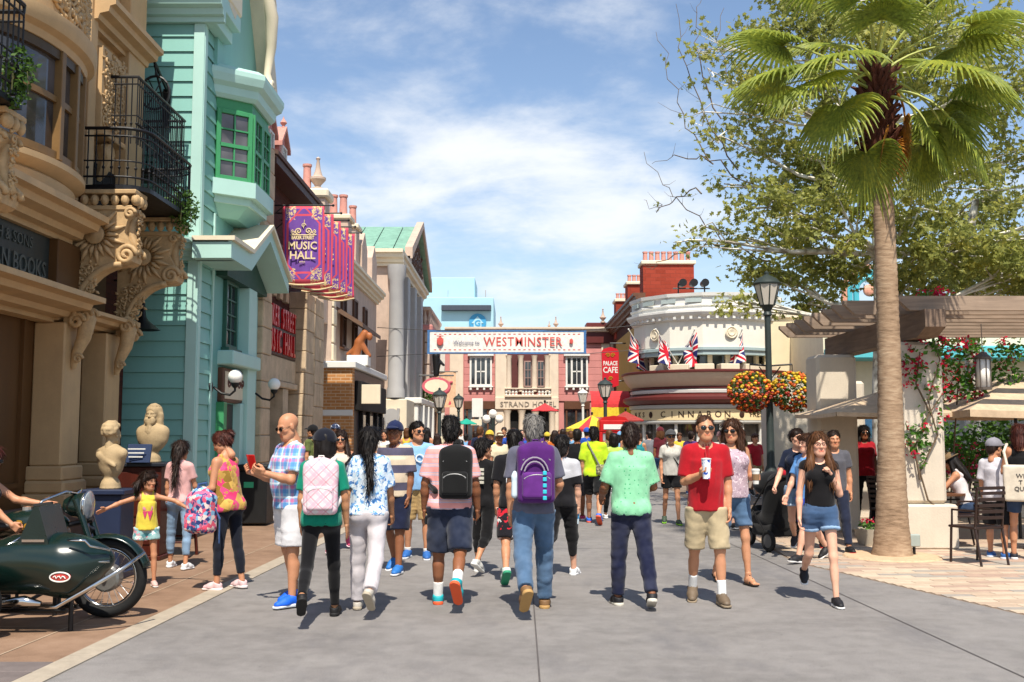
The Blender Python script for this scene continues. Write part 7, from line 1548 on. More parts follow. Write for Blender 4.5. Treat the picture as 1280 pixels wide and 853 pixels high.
for dy in (-.09, .09): mm.tube([(wc[0], dy, wc[2]), (-.13, dy, .66), (hd.x-.02, dy, hd.z+.06)], [.022, .026, .034], 10)
mm.build('front_fork', BRG, MCY, smooth=40)
mm = MB(); mm.lathe([(.0, -.16), (.06, -.15), (.1, -.08), (.115, .02), (.115, .05)], (hd.x, 0, hd.z), 18, 'x'); hl_ = mm.build('headlight', BRG, MCY, smooth=40); mm = MB(); mm.lathe([(.118, .03), (.125, .045), (.118, .065), (.1, .07), (.0, .085)], (hd.x, 0, hd.z), 18, 'x'); mm.build('headlight_lens', glass_mat('lens', (.25, .27, .28), .05), hl_, smooth=40); mm = MB(); mm.tube([(hd.x+.05, .122*math.cos(a*.3142), hd.z+.122*math.sin(a*.3142)) for a in range(20)], .012, 6, closed=True); mm.build('headlight_rim', CHR, hl_, smooth='all')
gp = P_(60, 632, -.3); mm = MB(); mm.tube([(hd.x-.05, 0, hd.z+.1), (hd.x-.08, -.16, hd.z+.13), (hd.x-.22, -.3, hd.z+.06), (gp.x-.06, -.34, gp.z)], .013, 8); mm.tube([(hd.x-.05, 0, hd.z+.1), (hd.x-.08, .16, hd.z+.13), (hd.x-.22, .3, hd.z+.06), (gp.x-.06, .34, gp.z)], .013, 8); hb = mm.build('handlebar', CHR, MCY, smooth='all')
for dy in (-.34, .34): mm = MB(); mm.tube([(gp.x-.1, dy, gp.z-.005), (gp.x+.05, dy*.96, gp.z+.015)], .021, 8); mm.build('grip', RUB, hb)
tk = P_(45, 655); sdf_obj('fuel_tank', [ell((tk.x-.02, 0, tk.z), (.32, .15, .13)), cap((tk.x-.2, 0, tk.z-.02), (tk.x-.35, 0, tk.z-.06), .11, .07)], BRG, MCY, .016); mm = MB(); mm.lathe([(.05, 0), (.05, .03), (0, .035)], (tk.x-.08, 0, tk.z+.12), 12); mm.build('fuel_cap', CHR, MCY); text('tank_name', 'Royal', .11, GOLD, MCY, (tk.x+.02, -.155, tk.z+.0), (R(90), 0, 0), .004, .002)
sdf_obj('saddle', [ell((-.95, 0, .8), (.26, .16, .06)), cap((-.75, 0, .79), (-.65, 0, .78), .06)], pm('saddle_leather', '#241a16', .5, .2), MCY, .018)
mm = MB(); mm.tube([(-.15, 0, .78), (-.35, .02, .5), (-.5, .05, .28), (-1.1, .05, .28), (-1.4, .05, .36)], .03, 8); mm.tube([(-.15, 0, .85), (-.6, .02, .75), (-1.4, .05, .4)], .025, 8); mm.build('frame', IRON, MCY); sdf_obj('engine', [rbox((-.6, .05, .42), (.18, .13, .14), rd=.04), cap((-.52, .05, .5), (-.48, .05, .72), .1, .11), ell((-.8, .05, .4), (.14, .12, .12))], pm('engine_alloy', '#77756f', .4, .2, 10, .15, metal=.8), MCY, .018)
mm = MB(); mm.tube([(-1.42+.30*math.cos(a*math.pi/20), .05, .345+.30*math.sin(a*math.pi/20)) for a in range(40)], .05, 8, closed=True); rw = mm.build('tyre', RUB, MCY, smooth='all'); mm = MB(); mm.lathe([(.0, -.02), (.25, -.02), (.25, .12), (0, .12)], (-1.42, 0, .345), 18, 'y'); mm.build('rim', CHR, rw)
# sidecar, nearer the camera
SY_ = -.62
SC0 = set(bpy.data.objects)
sdf_obj('sidecar_body', [cap((-1.55, SY_, .50), (-.45, SY_, .52), .21, .22, k=.1), cap((-.45, SY_, .52), (-.2, SY_, .58), .22, .09, k=.15), ell((-.75, SY_, .60), (.55, .25, .19), k=.1), ell((-1.25, SY_, .74), (.30, .17, .12), op='-', k=.03), cap((-1.45, SY_, .62), (-1.8, SY_, .55), .2, .08, k=.1)], BRG, MCY, .018)
for z0, z1, x0, x1 in ((.585, .57, -.86, -.12), (.755, .66, -.4, -.12)): mm = MB(); mm.tube([(x0, SY_-.235, z0), ((x0+x1)*.5, SY_-.235, z0+.0), (x1*.6+x0*.4, SY_-.205, (z0+z1)/2), (x1, SY_-.075, z1)], .011, 6); mm.build('chrome_trim', CHR, MCY, smooth='all')
mm = MB(); mm.tube([(-1.55, SY_-.2, .66), (-1.2, SY_-.21, .62), (-.95, SY_-.2, .68), (-.8, SY_-.14, .78)], .012, 6); mm.build('cockpit_trim', CHR, MCY, smooth='all')
mm = MB(); mm.prism([(-.82, .72), (-.7, 1.02), (-.66, 1.02), (-.56, .70), (-.62, .64)], 'y', SY_-.2, SY_+.2); ws = mm.build('wind_deflector', pm('deflector_green', '#16231f', .3, .12), MCY); mm = MB(); mm.box(-.78, -.6, SY_-.21, SY_-.2, .74, .76); mm.build('deflector_trim', CHR, ws)
mm = MB(); mm.ball((-.44, SY_-.248, .47), (.085, .014, .04), 18, 8); em = mm.build('emblem', pm('emblem_red', '#b2382e', .4, .1), MCY, smooth='all'); mm = MB(); mm.tube([(-.44+.08*math.cos(a*.3142), SY_-.262, .47+.037*math.sin(a*.3142)) for a in range(20)], .006, 5, closed=True); mm.build('emblem_ring', WHITE, em); mm = MB(); mm.tube([(-.49+.012*k, SY_-.266, .47+.012*math.sin(k*2.2)) for k in range(9)], .005, 5); mm.build('emblem_script', WHITE, em)
mm = MB(); mm.tube([(-.75, SY_-.1, .2), (-.5, SY_-.16, .22), (-.22, SY_-.18, .38), (.0, SY_-.1, .52), (.1, SY_+.1, .62)], [.015, .016, .019, .016, .014], 8); mm.build('crash_bar', CHR, MCY, smooth='all')
mm = MB()
for dy in (-.1, .12): mm.tube([(-1.7, SY_+dy, .18), (-.45, SY_+dy, .18)], .018, 8)
for x in (-1.3, -.9, -.55): mm.tube([(x, SY_-.12, .18), (x, SY_+.55, .24)], .016, 6); mm.tube([(x, SY_, .18), (x, SY_, .34)], .014, 6)
mm.build('chassis', pm('chassis_dark', '#1a1918', .4, .2, metal=.3), MCY); mm = MB(); mm.tube([(-1.0, SY_-.18, .25), (-.75, SY_-.18, .27), (-.62, SY_-.18, .25)], [.03, .045, .02], 8); mm.build('step_plate', CHR, MCY, smooth='all')
mm = MB(); mm.tube([(-1.15+.26*math.cos(a*math.pi/18), SY_-.36, .28+.235*math.sin(a*math.pi/18)) for a in range(36)], .045, 8, closed=True); sw = mm.build('tyre', RUB, MCY, smooth='all'); mm = MB(); mm.lathe([(.0, -.03), (.2, -.02), (.2, .02), (0, .03)], (-1.15, SY_-.36, .28), 18, 'y'); mm.build('rim', CHR, sw)
for x_, y_ in ((-.9, .1), (-.45, SY_)): mm = MB(); mm.tube([(x_, y_, .3), (x_, y_, .0)], .02, 6); mm.build('stand', IRON, MCY)

for ob_ in list(bpy.data.objects):
    if ob_ not in SC0 and ob_.parent == MCY: ob_.location.x += .40
# busts
BUST = pm('bust_stone', '#ab9470', .8, .25, 7, .25)
def bust(label, pos, rz, s, beard):
    o = thing('stone_bust', label, 'statue', pos, rz); P = [cap((0, 0, .0), (0, 0, .035), .13, .12), cap((0, 0, .03), (0, 0, .16), .07, .075, k=.02), ell((0, .0, .36), (.235 if beard else .19, .13, .2), k=.05), ell((0, 0, .24), (.15, .1, .1), k=.04), cap((-.17, 0, .43), (.17, 0, .43), .07, k=.05), plane((0, 0, 0), (0, 0, -1))]
    P += [cap((.16*math.cos(a), -.1, .28+.02*a), (-.1, -.12, .44-.03*a), .018, k=.02) for a in (0, .4, .8, 1.2, 1.6)]
    V, Fq = sdf(P, .012); hv, hf, hc = head_mesh('m'); hh = hv*1.1+np.array([0, .0, .66]); hr = HAIR['wavy'] if beard else [ell((.0+.07*math.cos(a)*math.cos(b), -.02+.09*math.sin(a)*math.cos(b), .055+.075*math.sin(b)), .032, k=.012) for b in (-.4, .1, .6, 1.15) for a in np.arange(0, 6.28, .62) if not (math.sin(a) > .5 and b < .3)]
    if beard: hr = hr+[ell((x, .08, z), (.035, .03, .05), k=.02) for x, z in ((0, -.1), (-.035, -.08), (.035, -.08), (0, -.16), (-.02, -.2), (.03, -.19), (0, -.23))]+[ell((0, -.02, .085), (.07, .08, .04), op='-', k=.02)]
    h2 = sdf(hr, .009); hv2 = wrinkle(h2[0], h2[1], .01, 4, (1, 1, .5), 60)*1.1+np.array([0, 0, .66])
    me = np_mesh('bust', [((V)*s, Fq), (hh*s, hf), (hv2*s, h2[1])]); put('figure', me, BUST, o); return o
q = onY(138, 611, 11.7); bust('curly haired stone bust turned away on the blue pedestal', (q.x, 11.7, q.z), R(-25), .92, False)
pd = thing('pedestal', 'dark blue painted pedestal carrying the curly haired bust', 'pedestal', (q.x, 11.7, 0)); BLP = pm('pedestal_blue', '#1f2a44', .5, .15, 4, .06); MB().box(-.2, .2, -.2, .2, .08, q.z-.06, .01).build('shaft', BLP, pd); MB().box(-.25, .25, -.25, .25, q.z-.06, q.z, .012).build('cap', BLP, pd); MB().box(-.24, .24, -.24, .24, 0, .08, .01).build('base', BLP, pd)
q = onY(190, 578, 13.4); bust('bearded stone bust of an old man on the dark wooden cabinet', (q.x, 13.4, q.z), R(168), .93, True)
pd = thing('display_cabinet', 'dark red wooden cabinet below the bearded bust', 'cabinet', (q.x-.15, 13.4, 0)); CAB = wood_mat('cabinet_wood', '#4a1e14', 2, .4); MB().box(-.36, .36, -.25, .25, .06, q.z-.05, .01).build('body', CAB, pd); MB().box(-.42, .42, -.3, .3, q.z-.05, q.z, .01).build('top', pm('cabinet_top', '#20242c', .4, .1), pd); MB().box(-.38, .38, -.27, .27, 0, .06, .01).build('base', CAB, pd)
for z_ in (.2, .55, .85): MB().box(-.3, .3, -.262, -.25, z_, z_+.26, .006).build('drawer', CAB, pd)
q2 = onY(171, 563, 13.0); nb = thing('notice_board', 'small dark blue notice board with white writing beside the bearded bust', 'sign', (q2.x, 13.05, 1.232)); MB().box(-.16, .16, -.015, .015, .0, .24, .005).build('board', pm('notice_blue', '#2c3a58', .5, .1), nb).rotation_euler = (R(-12), 0, R(-8)); 
for i in range(3): MB().box(-.11, .11-.02*i, -.052+.012*i-.006, -.052+.012*i, .17-.05*i, .185-.05*i).build('writing', WHITE, nb)
MB().box(-.1, .1, .0, .06, 0, .02).build('foot', IRON, nb)
gs = thing('green_stand', 'bright green metal stand behind the blue pedestal', 'stand', (G(168, 700).x, 12.5, 0)); mm = MB(); GRM = pm('bright_green_metal', '#1f7a44', .5, .1)
for dx in (-.17, .17): 
    for dy in (-.15, .15): mm = MB(); mm.tube([(dx, dy, 0), (dx, dy, .84)], .018, 6); mm.build('leg', GRM, gs)
MB().box(-.2, .2, -.18, .18, .84, .87, .006).build('top', GRM, gs)
sl_ = thing('wooden_stool', 'dark brown wooden stool behind the girl in pink', 'stool', (G(236, 690).x, 13.6, 0)); 
for dx, dy in ((-.17, -.15), (.17, -.15), (-.17, .15), (.17, .15)): mm = MB(); mm.tube([(dx*1.25, dy*1.25, 0), (dx, dy, .6)], .022, 6); mm.build('leg', CAB, sl_)
MB().box(-.22, .22, -.2, .2, .6, .64, .01).build('seat', CAB, sl_); mm = MB(); mm.tube([(-.19, -.17, .2), (.19, -.17, .2)], .014, 6); mm.tube([(-.19, .17, .25), (.19, .17, .25)], .014, 6); mm.build('stretcher', CAB, sl_)
rb = thing('recycling_bin', 'black recycling bin with green label beside the stone pier', 'bin', (onY(310, 600, 18.2).x, 18.2, 0)); BK = pm('bin_black', '#161616', .5, .1); MB().box(-.4, .4, -.28, .28, .04, .95, .02).build('body', BK, rb); MB().box(-.43, .43, -.31, .31, .95, 1.06, .03).build('lid', BK, rb); MB().box(.0, .17, -.287, -.281, .66, .76, .002).build('label', pm('bin_green', '#3fae7c', .5, .05), rb)

# stroller
sr = thing('stroller', 'black three wheeled child stroller with folded canopy', 'stroller', tuple(G(962, 686)), R(200)); SB = cloth('stroller_black', '#101011'); mm = MB()
sdf_obj('seat_shell', [cap((0, -.1, .45), (0, .2, .4), .2, .2), cap((0, .15, .42), (0, .28, .85), .2, .22), ell((0, .0, .62), (.17, .22, .2), op='-', k=.03)], SB, sr, .02); sdf_obj('canopy', [ell((0, .1, .88), (.25, .3, .2)), ell((0, -.02, .78), (.22, .28, .2), op='-', k=.01), plane((0, 0, .78), (0, -.3, -.95))], SB, sr, .018); sdf_obj('basket', [rbox((0, .1, .28), (.2, .25, .09), rd=.04)], SB, sr, .02)
mm = MB()
for dx in (-.24, .24): mm.tube([(dx*.2, -.48, .14), (dx, -.1, .5), (dx, .35, .95), (dx*.9, .48, 1.02)], .014, 6); mm.tube([(dx, .38, .14), (dx, -.05, .55)], .013, 6)
mm.tube([(-.22, .48, 1.02), (.22, .48, 1.02)], .017, 8); mm.build('frame', IRON, sr)
for x, y, r in ((-.27, .38, .15), (.27, .38, .15), (0, -.48, .13)): mm = MB(); mm.tube([(x, y+r*.8*math.cos(a*.3491), r+r*.8*math.sin(a*.3491)) for a in range(18)], r*.2, 6, closed=True); w_ = mm.build('wheel', RUB, sr, smooth='all'); mm = MB(); mm.lathe([(0, -.02), (r*.62, -.02), (r*.62, .02), (0, .02)], (x, y, r), 12, 'x'); mm.build('hub', pm('wheel_grey', '#5a5a5a', .5, .1), w_)
rag = sdf_obj('bundle', [ell((0, .42, 1.06), (.12, .07, .06)), ell((.05, .4, 1.1), (.06, .06, .05))], cloth('red_cloth', '#b01a2c'), sr, .015)

# cafe furniture
DBR = pm('dark_brown_metal', '#2c1c16', .4, .2, 8, .05)
def cafe_chair(label, pos, rz):
    o = thing('cafe_chair', label, 'chair', pos, rz, 'dark slatted cafe chairs')
    for dx in (-.21, .21):
        mm = MB(); mm.tube([(dx, .22, 0), (dx, .19, .45)], .016, 6); mm.build('leg', DBR, o); mm = MB(); mm.tube([(dx, -.28, 0), (dx, -.2, .45), (dx, -.25, .92)], .016, 6); mm.build('leg', DBR, o)
        mm = MB(); mm.tube([(dx, .18, .45), (dx, .17, .66), (dx, -.2, .66)], .014, 6); mm.build('arm', DBR, o)
    MB().box(-.23, .23, -.22, .23, .44, .47, .01).build('seat', DBR, o)
    for i in range(5): MB().box(-.2, .2, -.245-.012*i, -.225-.012*i, .56+i*.075, .6+i*.075, .004).build('slat', DBR, o)
    MB().box(-.22, .22, -.27, -.24, .92, .96, .006).build('top_rail', DBR, o); return o
cafe_chair('dark slatted chair in front of the boy in white shirt', tuple(G(1222, 705)), R(20)); cafe_chair('dark slatted chair behind the seated woman in white top', (6.35, 14.6, 0), R(95)); cafe_chair('dark slatted chair beside the near stucco pillar', (5.75, 15.7, 0), R(-60)); cafe_chair('dark slatted chair at the tall table behind the palm', (5.0, 17.6, 0), R(-70))
def cafe_table(label, pos, h, r):
    o = thing('cafe_table', label, 'table', pos, group='round pedestal tables'); mm = MB(); mm.lathe([(.0, h-.03), (r, h-.03), (r, h), (0, h)], (0, 0, 0), 20); mm.build('top', wood_mat('table_wood', '#6a4630', 0, .4), o); mm = MB(); mm.lathe([(.0, 0), (.24, 0), (.24, .02), (.05, .05), (.04, h-.03)], (0, 0, 0), 14); mm.build('pedestal', DBR, o, smooth=40); return o
cafe_table('round wooden table between the pillar and the seated woman', (6.15, 14.9, 0), .75, .36); cafe_table('round wooden table beyond the woman with the tote bag', (7.3, 14.3, 0), .75, .4); cafe_table('tall round table with flowers behind the palm', (4.75, 17.2, 0), 1.02, .3); cafe_table('round wooden table deep under the pergola', (6.6, 17.0, 0), .75, .36)
# ================================================================== THE CROWD
def FP(px, py, pyt=None, k=1.0):
    g = G(px, py); return tuple(g), (onY(px, pyt, g.y).z*k if pyt else None)
def chain(pts, r, k=.012): return [cap(tuple(a), tuple(b), r, r, k=k) for a, b in zip(pts[:-1], pts[1:])]
def backpack(P, label, mat, w=.15, h=.22, d=.075, zc=1.24, pocket=None, strap=None, extra=None, single=False, y0=-.115, xo=0, vox=.011):
    o = on_person(P, 'backpack', label, 'backpack'); T = [list(r) for r in P.T]; U = lambda p: tuple(P.up(p)); s = P.s; y = y0-d
    sdf_obj('bag', [rbox(U((xo, y, zc)), (w*s, d*s, h*s), T, .05*s, k=.03), ell(U((xo, y-.01, zc+h*.55)), (w*.9*s, d*s, h*.6*s), T, k=.05)], mat, o, vox)
    sdf_obj('pocket', [rbox(U((xo, y-d*.95, zc-h*.38)), (w*.78*s, d*.42*s, h*.46*s), T, .03*s, k=.03)], pocket or mat, o, vox)
    zp = pm('zip_grey', '#8a8a88', .4, .1)
    for zz, ww in ((zc+h*.62, w*.75), (zc-h*.02, w*.7)):
        mm = MB(); mm.tube([U((xo+ww*math.sin(a), y-d*(1.02 if zz > zc else 1.32)+.0*a, zz-.05*(1-math.cos(a)))) for a in np.linspace(-1.3, 1.3, 9)], .006*s, 5); mm.build('zip', zp, o)
    for sd in ((-1, 1) if not single else (1,)):
        if single: pts = [(xo, y+.02, zc+h*.9), (.03, -.11, 1.40), (.075, -.06, 1.485), (.07, .05, 1.49), (.0, .13, 1.36), (-.12, .14, 1.2), (-.19, .0, 1.1), (-.12, y+.04, zc-h*.7)]
        else: pts = [(sd*.07, y+.03, zc+h*.85), (sd*.09, -.08, 1.44), (sd*.105, -.01, 1.468), (sd*.11, .08, 1.41), (sd*.12, .12, 1.3), (sd*.15, .06, 1.16), (sd*.155, -.06, 1.08), (sd*.12, y+.03, zc-h*.8)]
        sdf_obj('strap', chain([P.up(p) for p in pts], .026*s if not single else .028*s), strap or mat, o, vox)
    mm = MB(); mm.tube([U((xo-.04, y+.02, zc+h*.98)), U((xo-.02, y+.0, zc+h*1.2)), U((xo+.02, y, zc+h*1.2)), U((xo+.04, y+.02, zc+h*.98))], .008*s, 6); mm.build('handle', strap or mat, o); return o
def held(P, i, name, label, cat, mm_or_prims, mat, d=.07, off=.035, tilt=None):
    o = on_person(P, name, label, cat); c = at_hand(P, i, d, off); return o, c
C = cloth
# 1 bald man photographing with a red phone
pos, H = FP(360, 757, 515)
p = person('bald man in plaid shirt, white shorts and blue shoes holding up a red phone', pos, 128, 1.77, 'm', 1.05, .02, 'tan', None, dict(mat=C('plaid_shirt', '#8fc0dc', 'plaid', f=8, cols=(('#d8508c', .1, .22), ('#3f7cc0', .45, .3), ('#e8eef2', .8, .14))), hem=.86, loose=.026, sleeve=.72), dict(mat=C('white_shorts', '#d8d6d8'), end=.9, loose=.034), ('low', '#1560d8', '#d8dde4'), ((3, 2, 5, 0), (-6, 8, 5, 10)), (((.12, .35, -1), (-.28, .85, .3)), ((.12, .35, -1), (-.30, .85, .28))), ('hold', 'hold'), 2, 0, (4, -16), glasses='sun', palms=((-.6, .2, .6), (-.6, .2, .6)))
c = (at_hand(p, 0, .08, .03)+at_hand(p, 1, .08, .03))/2; o = on_person(p, 'phone', 'red folding phone case held up by the bald man', 'phone'); RC = pm('phone_red', '#8c1420', .45, .1); ob = MB().box(-.085, -.003, -.006, .006, -.05, .09, .004).build('cover', RC, o); ob.location = c+np.array([0, .03, .04]); ob.rotation_euler = (R(-15), 0, R(18)); ob = MB().box(.003, .085, -.006, .006, -.05, .09, .004).build('phone_body', RC, o); ob.location = c+np.array([0, .03, .04]); ob.rotation_euler = (R(-15), 0, R(-18))
# 2 woman in green tee with checked backpack
pos, H = FP(400, 775, 545)
p = person('woman in green tee and black leggings wearing a navy cap', pos, 6, 1.64, 'f', 1.12, .0, 'olive', ('bob', 'black'), dict(mat=C('green_tee', '#0a7d64'), hem=.86, sleeve=.75, loose=.02), dict(mat=C('black_leggings', '#0f0e10'), end=1.96, loose=.006), ('low', '#131213', '#1c1b1b'), WALK_R[::-1] if False else ((-24, 34, 3, 44), (16, 4, 3, -4)), (HANG, ((.2, .05, -1), (.08, .25, -1))), ('relax', 'open'), 3, 0, (35, 0), cap_=(C('navy_cap', '#10131f'), 10))
backpack(p, 'white and pink checked backpack on the woman in green', C('pink_check', '#d9d0d2', 'plaid', diag=True, f=8, cols=(('#c86a80', .1, .12), ('#d8a0b0', .5, .3))), .155, .24, .07, 1.2, strap=C('pale_strap', '#d8cfc8'))
# 3 woman in blue-white blouse with braid
pos, H = FP(459, 765, 535)
p = person('woman in blue floral white blouse and white trousers with long black braid', pos, -4, 1.66, 'f', 1.1, .0, 'olive', ('braid', 'black'), dict(mat=C('floral_blouse', '#cfdbe6', 'floral', f=34, th=.5, cols=('#5a90c8', '#dfe8ee', '#3f6fa8', '#a8c8dc')), hem=.9, sleeve=.8, loose=.026), dict(mat=C('white_trousers', '#c9c2c4'), end=1.97, loose=.024, flare=1.5), ('low', '#b8b0a4', '#a89c88'), ((10, 3, 3, 0), (-22, 30, 3, 46)), (HANG, SWF), lean=2, head=(-6, 0))
o = on_person(p, 'shoulder_bag', 'black shoulder bag on the woman in floral blouse', 'bag'); sdf_obj('bag', [rbox(tuple(p.up((-.23, -.06, 1.1))), (.035, .1, .14), None, .03)], C('black_bag', '#131214'), o, .012); sdf_obj('strap', chain([p.up(q) for q in ((-.23, -.1, 1.2), (-.2, -.1, 1.38), (-.15, -.02, 1.475), (-.17, .08, 1.38), (-.23, .03, 1.2))], .012), C('black_bag', '#131214'), o, .01)
# 4 man in pink striped polo with sling bag
pos, H = FP(562, 757, 520)
p = person('man in pink and grey striped polo with navy shorts', pos, -3, 1.76, 'm', 1.22, .03, 'brown', ('short', 'black'), dict(mat=C('pink_polo', '#e0a09a', 'stripes', per=.083, stops=((0, '#e29a94'), (.62, '#b9b6c8'), (.74, '#e6b4ac'), (.9, '#a8b0c8'))), hem=.87, sleeve=.82, loose=.028, collar=C('pink_collar', '#dca09a')), dict(mat=C('navy_shorts', '#20283c', 'denim'), end=.98, loose=.034), ('low', '#1aa0a8', '#e05a30'), ((8, 3, 3, 0), (-20, 36, 3, 52)), (((.22, .02, -1), (.08, .3, -1)), ((.22, .05, -1), (.08, .3, -1))), ('grip', 'hold'), 2, 0, (0, 0), sock=('#e4e2de', .3))
backpack(p, 'black single strap sling backpack on the man in pink polo', C('black_pack', '#161616'), .15, .23, .075, 1.2, single=True, xo=.07)
c = at_hand(p, 1, .08, .03); o = on_person(p, 'phone', 'dark phone in the hand of the man in pink polo', 'phone'); MB().box(c[0]-.006, c[0]+.006, c[1]-.04, c[1]+.04, c[2]-.08, c[2]+.06, .003).build('body', pm('phone_dark', '#1a1b1e', .3, .05), o)
c = at_hand(p, 0, .09, .03); o = on_person(p, 'camera', 'small black camera with wrist strap in left hand of man in pink polo', 'camera'); MB().box(c[0]-.02, c[0]+.02, c[1]-.05, c[1]+.05, c[2]-.06, c[2]+.02, .008).build('body', pm('phone_dark', '#1a1b1e', .3, .05), o); mm = MB(); mm.tube([(c[0], c[1], c[2]-.05), (c[0]+.02, c[1], c[2]-.16), (c[0], c[1]+.02, c[2]-.24)], .004, 5); mm.build('strap', pm('phone_dark', '#1a1b1e'), o)
# 5 grey haired man with purple pack
pos, H = FP(667, 764, 518)
p = person('grey haired man in grey tee, blue jeans and tan shoes', pos, 5, 1.78, 'm', 1.06, .015, 'tan', ('short', 'grey'), dict(mat=C('grey_tee', '#5e5e6e'), hem=.86, sleeve=.78, loose=.024), dict(mat=C('blue_jeans', '#4a6480', 'denim'), end=1.97, loose=.024, flare=1.3), ('low', '#7a5a38', '#b08a54'), ((-22, 32, 3, 46), (14, 4, 3, 0)), (HANG, ((.25, .1, -1), (-.05, .9, -.35))), ('relax', 'grip'), 3, 0, (3, 0))
bpk = backpack(p, 'purple backpack with grey piping and turquoise clips', C('purple_pack', '#4f1e66'), .165, .25, .085, 1.2, pocket=C('purple_pack2', '#5f2a78'))
for i in range(5): ob = MB().box(.05, .085, -.33, -.315, 1.02+i*.055, 1.055+i*.055, .004).build('clip', pm('turq_clip', '#2fb4c4', .4, .05), bpk)
mm = MB()
for r_ in (.09, .12): mm.tube([tuple(p.up((-.02+r_*math.cos(a), -.3-.02*math.sin(a), 1.2+r_*1.2*math.sin(a)))) for a in np.linspace(.2, 2.9, 10)], .007, 5)
mm.build('piping', pm('piping_grey', '#9a929c', .6, .05), bpk); sdf_obj('bottle', [cap((-.19, -.2, 1.06), (-.19, -.2, 1.22), .033, .03), cap((-.19, -.2, 1.22), (-.19, -.2, 1.26), .02, .016)], glass_mat('bottle_clear', (.35, .42, .46), .1), bpk, .009)
# 6 man in green polo
pos, H = FP(790, 757, 537)
p = person('dark haired man in mint green dotted polo and navy jeans', pos, 4, 1.69, 'm', 1.14, .01, 'brown', ('short', 'dark'), dict(mat=C('mint_polo', '#8ccfa2', 'dots', c2='#3f9f6c', f=24, r=.16), hem=.85, sleeve=.85, loose=.022, collar=C('mint_collar', '#8ccfa2')), dict(mat=C('navy_jeans', '#151a34', 'denim'), end=1.96, loose=.02), ('low', '#17161a', '#c8c2b4'), ((4, 2, 4, 0), (-14, 18, 4, 20)), (((.3, .15, -1), (.0, .85, -.45)), ((.22, .2, -1), (-.25, .9, -.1))), ('grip', 'grip'), 1, 0, (-3, -3))
# 7 man in red polo
pos, H = FP(885, 755, 520)
p = person('man in red polo and khaki shorts drinking from a cup', pos, 176, 1.76, 'm', .98, .005, 'tan', ('buzz', 'brown'), dict(mat=C('red_polo', '#a81420'), hem=.84, sleeve=.82, loose=.02, collar=C('red_polo', '#a81420'), placket=C('red_polo', '#a81420')), dict(mat=C('khaki_shorts', '#b8a684'), end=.97, loose=.026), ('low', '#6a5a48', '#8a7a64'), ((8, 4, 3, 0), (-8, 14, 3, 14)), (HANG, ((.12, .05, -1), (-.62, .8, .35))), ('relax', 'grip'), 0, 0, (5, 2), sock=('#e8e8e6', .34), glasses='sun', palms=(None, (-.3, .2, 1)))
c = at_hand(p, 1, .07, .035); o = on_person(p, 'soda_cup', 'white and blue soda cup with straw held by the man in red', 'cup'); mm = MB(); mm.lathe([(.0, -.1), (.033, -.1), (.045, .08), (.0, .08)], (c[0], c[1]+.01, c[2]), 14); mm.build('cup', C('soda_print', '#dfe2ea', 'floral', f=14, th=.5, cols=('#2a4fa8', '#e8ecf2', '#2a4fa8')), o, smooth=40); mm = MB(); mm.lathe([(.048, .08), (.048, .09), (.0, .095)], (c[0], c[1]+.01, c[2]), 14); mm.build('lid', WHITE, o); mm = MB(); mm.tube([(c[0], c[1]+.01, c[2]+.09), (c[0]+.005, c[1]+.005, c[2]+.18)], .004, 6); mm.build('straw', FAB_RED, o)
# 8 woman in lilac tank with coffee
pos, H = FP(918, 730, 524)
p = person('woman in lilac patterned tank top and denim shorts carrying a coffee', pos, 190, 1.74, 'f', 1.05, 0, 'tan', ('wavy', 'brown'), dict(mat=C('lilac_tank', '#b9a2ac', 'floral', f=60, th=.56, cols=('#8a6f80', '#d8c8cc')), hem=.9, sleeve=0, loose=.016), dict(mat=C('denim_short', '#4f6a88', 'denim'), end=.72, loose=.02), ('sandal', '#1c1614', '#2a2018'), ((10, 4, 2, 0), (-10, 14, 2, 14)), (((.18, .05, -1), (-.1, .9, .05)), HANG), ('grip', 'relax'), 0, 0, (-38, 0), glasses='sun')
c = at_hand(p, 0, .07, .04); o = on_person(p, 'coffee_cup', 'white takeaway coffee cup with brown sleeve held by the woman in lilac', 'cup'); mm = MB(); mm.lathe([(.0, -.07), (.03, -.07), (.042, .07), (.0, .07)], (c[0], c[1]+.01, c[2]), 14); cu_ = mm.build('cup', WHITE, o, smooth=40); mm = MB(); mm.lathe([(.036, -.03), (.041, .035)], (c[0], c[1]+.01, c[2]), 14); mm.build('sleeve', pm('cup_brown', '#8a6a4a', .8, .1), cu_); mm = MB(); mm.lathe([(.045, .07), (.045, .085), (.03, .09), (0, .09)], (c[0], c[1]+.01, c[2]), 14); mm.build('lid', WHITE, cu_)
c = at_hand(p, 1, .08, .02); o = on_person(p, 'paper_bag', 'small brown paper bag hanging from the hand of the woman in lilac', 'bag'); MB().box(c[0]-.05, c[0]+.05, c[1]-.03, c[1]+.03, c[2]-.24, c[2]-.04, .008).build('body', pm('kraft_paper', '#8a6234', .8, .15), o); mm = MB(); mm.tube([(c[0]-.03, c[1], c[2]-.05), (c[0], c[1], c[2]+.01), (c[0]+.03, c[1], c[2]-.05)], .004, 5); mm.build('handle', pm('kraft_paper', '#8a6234'), o)
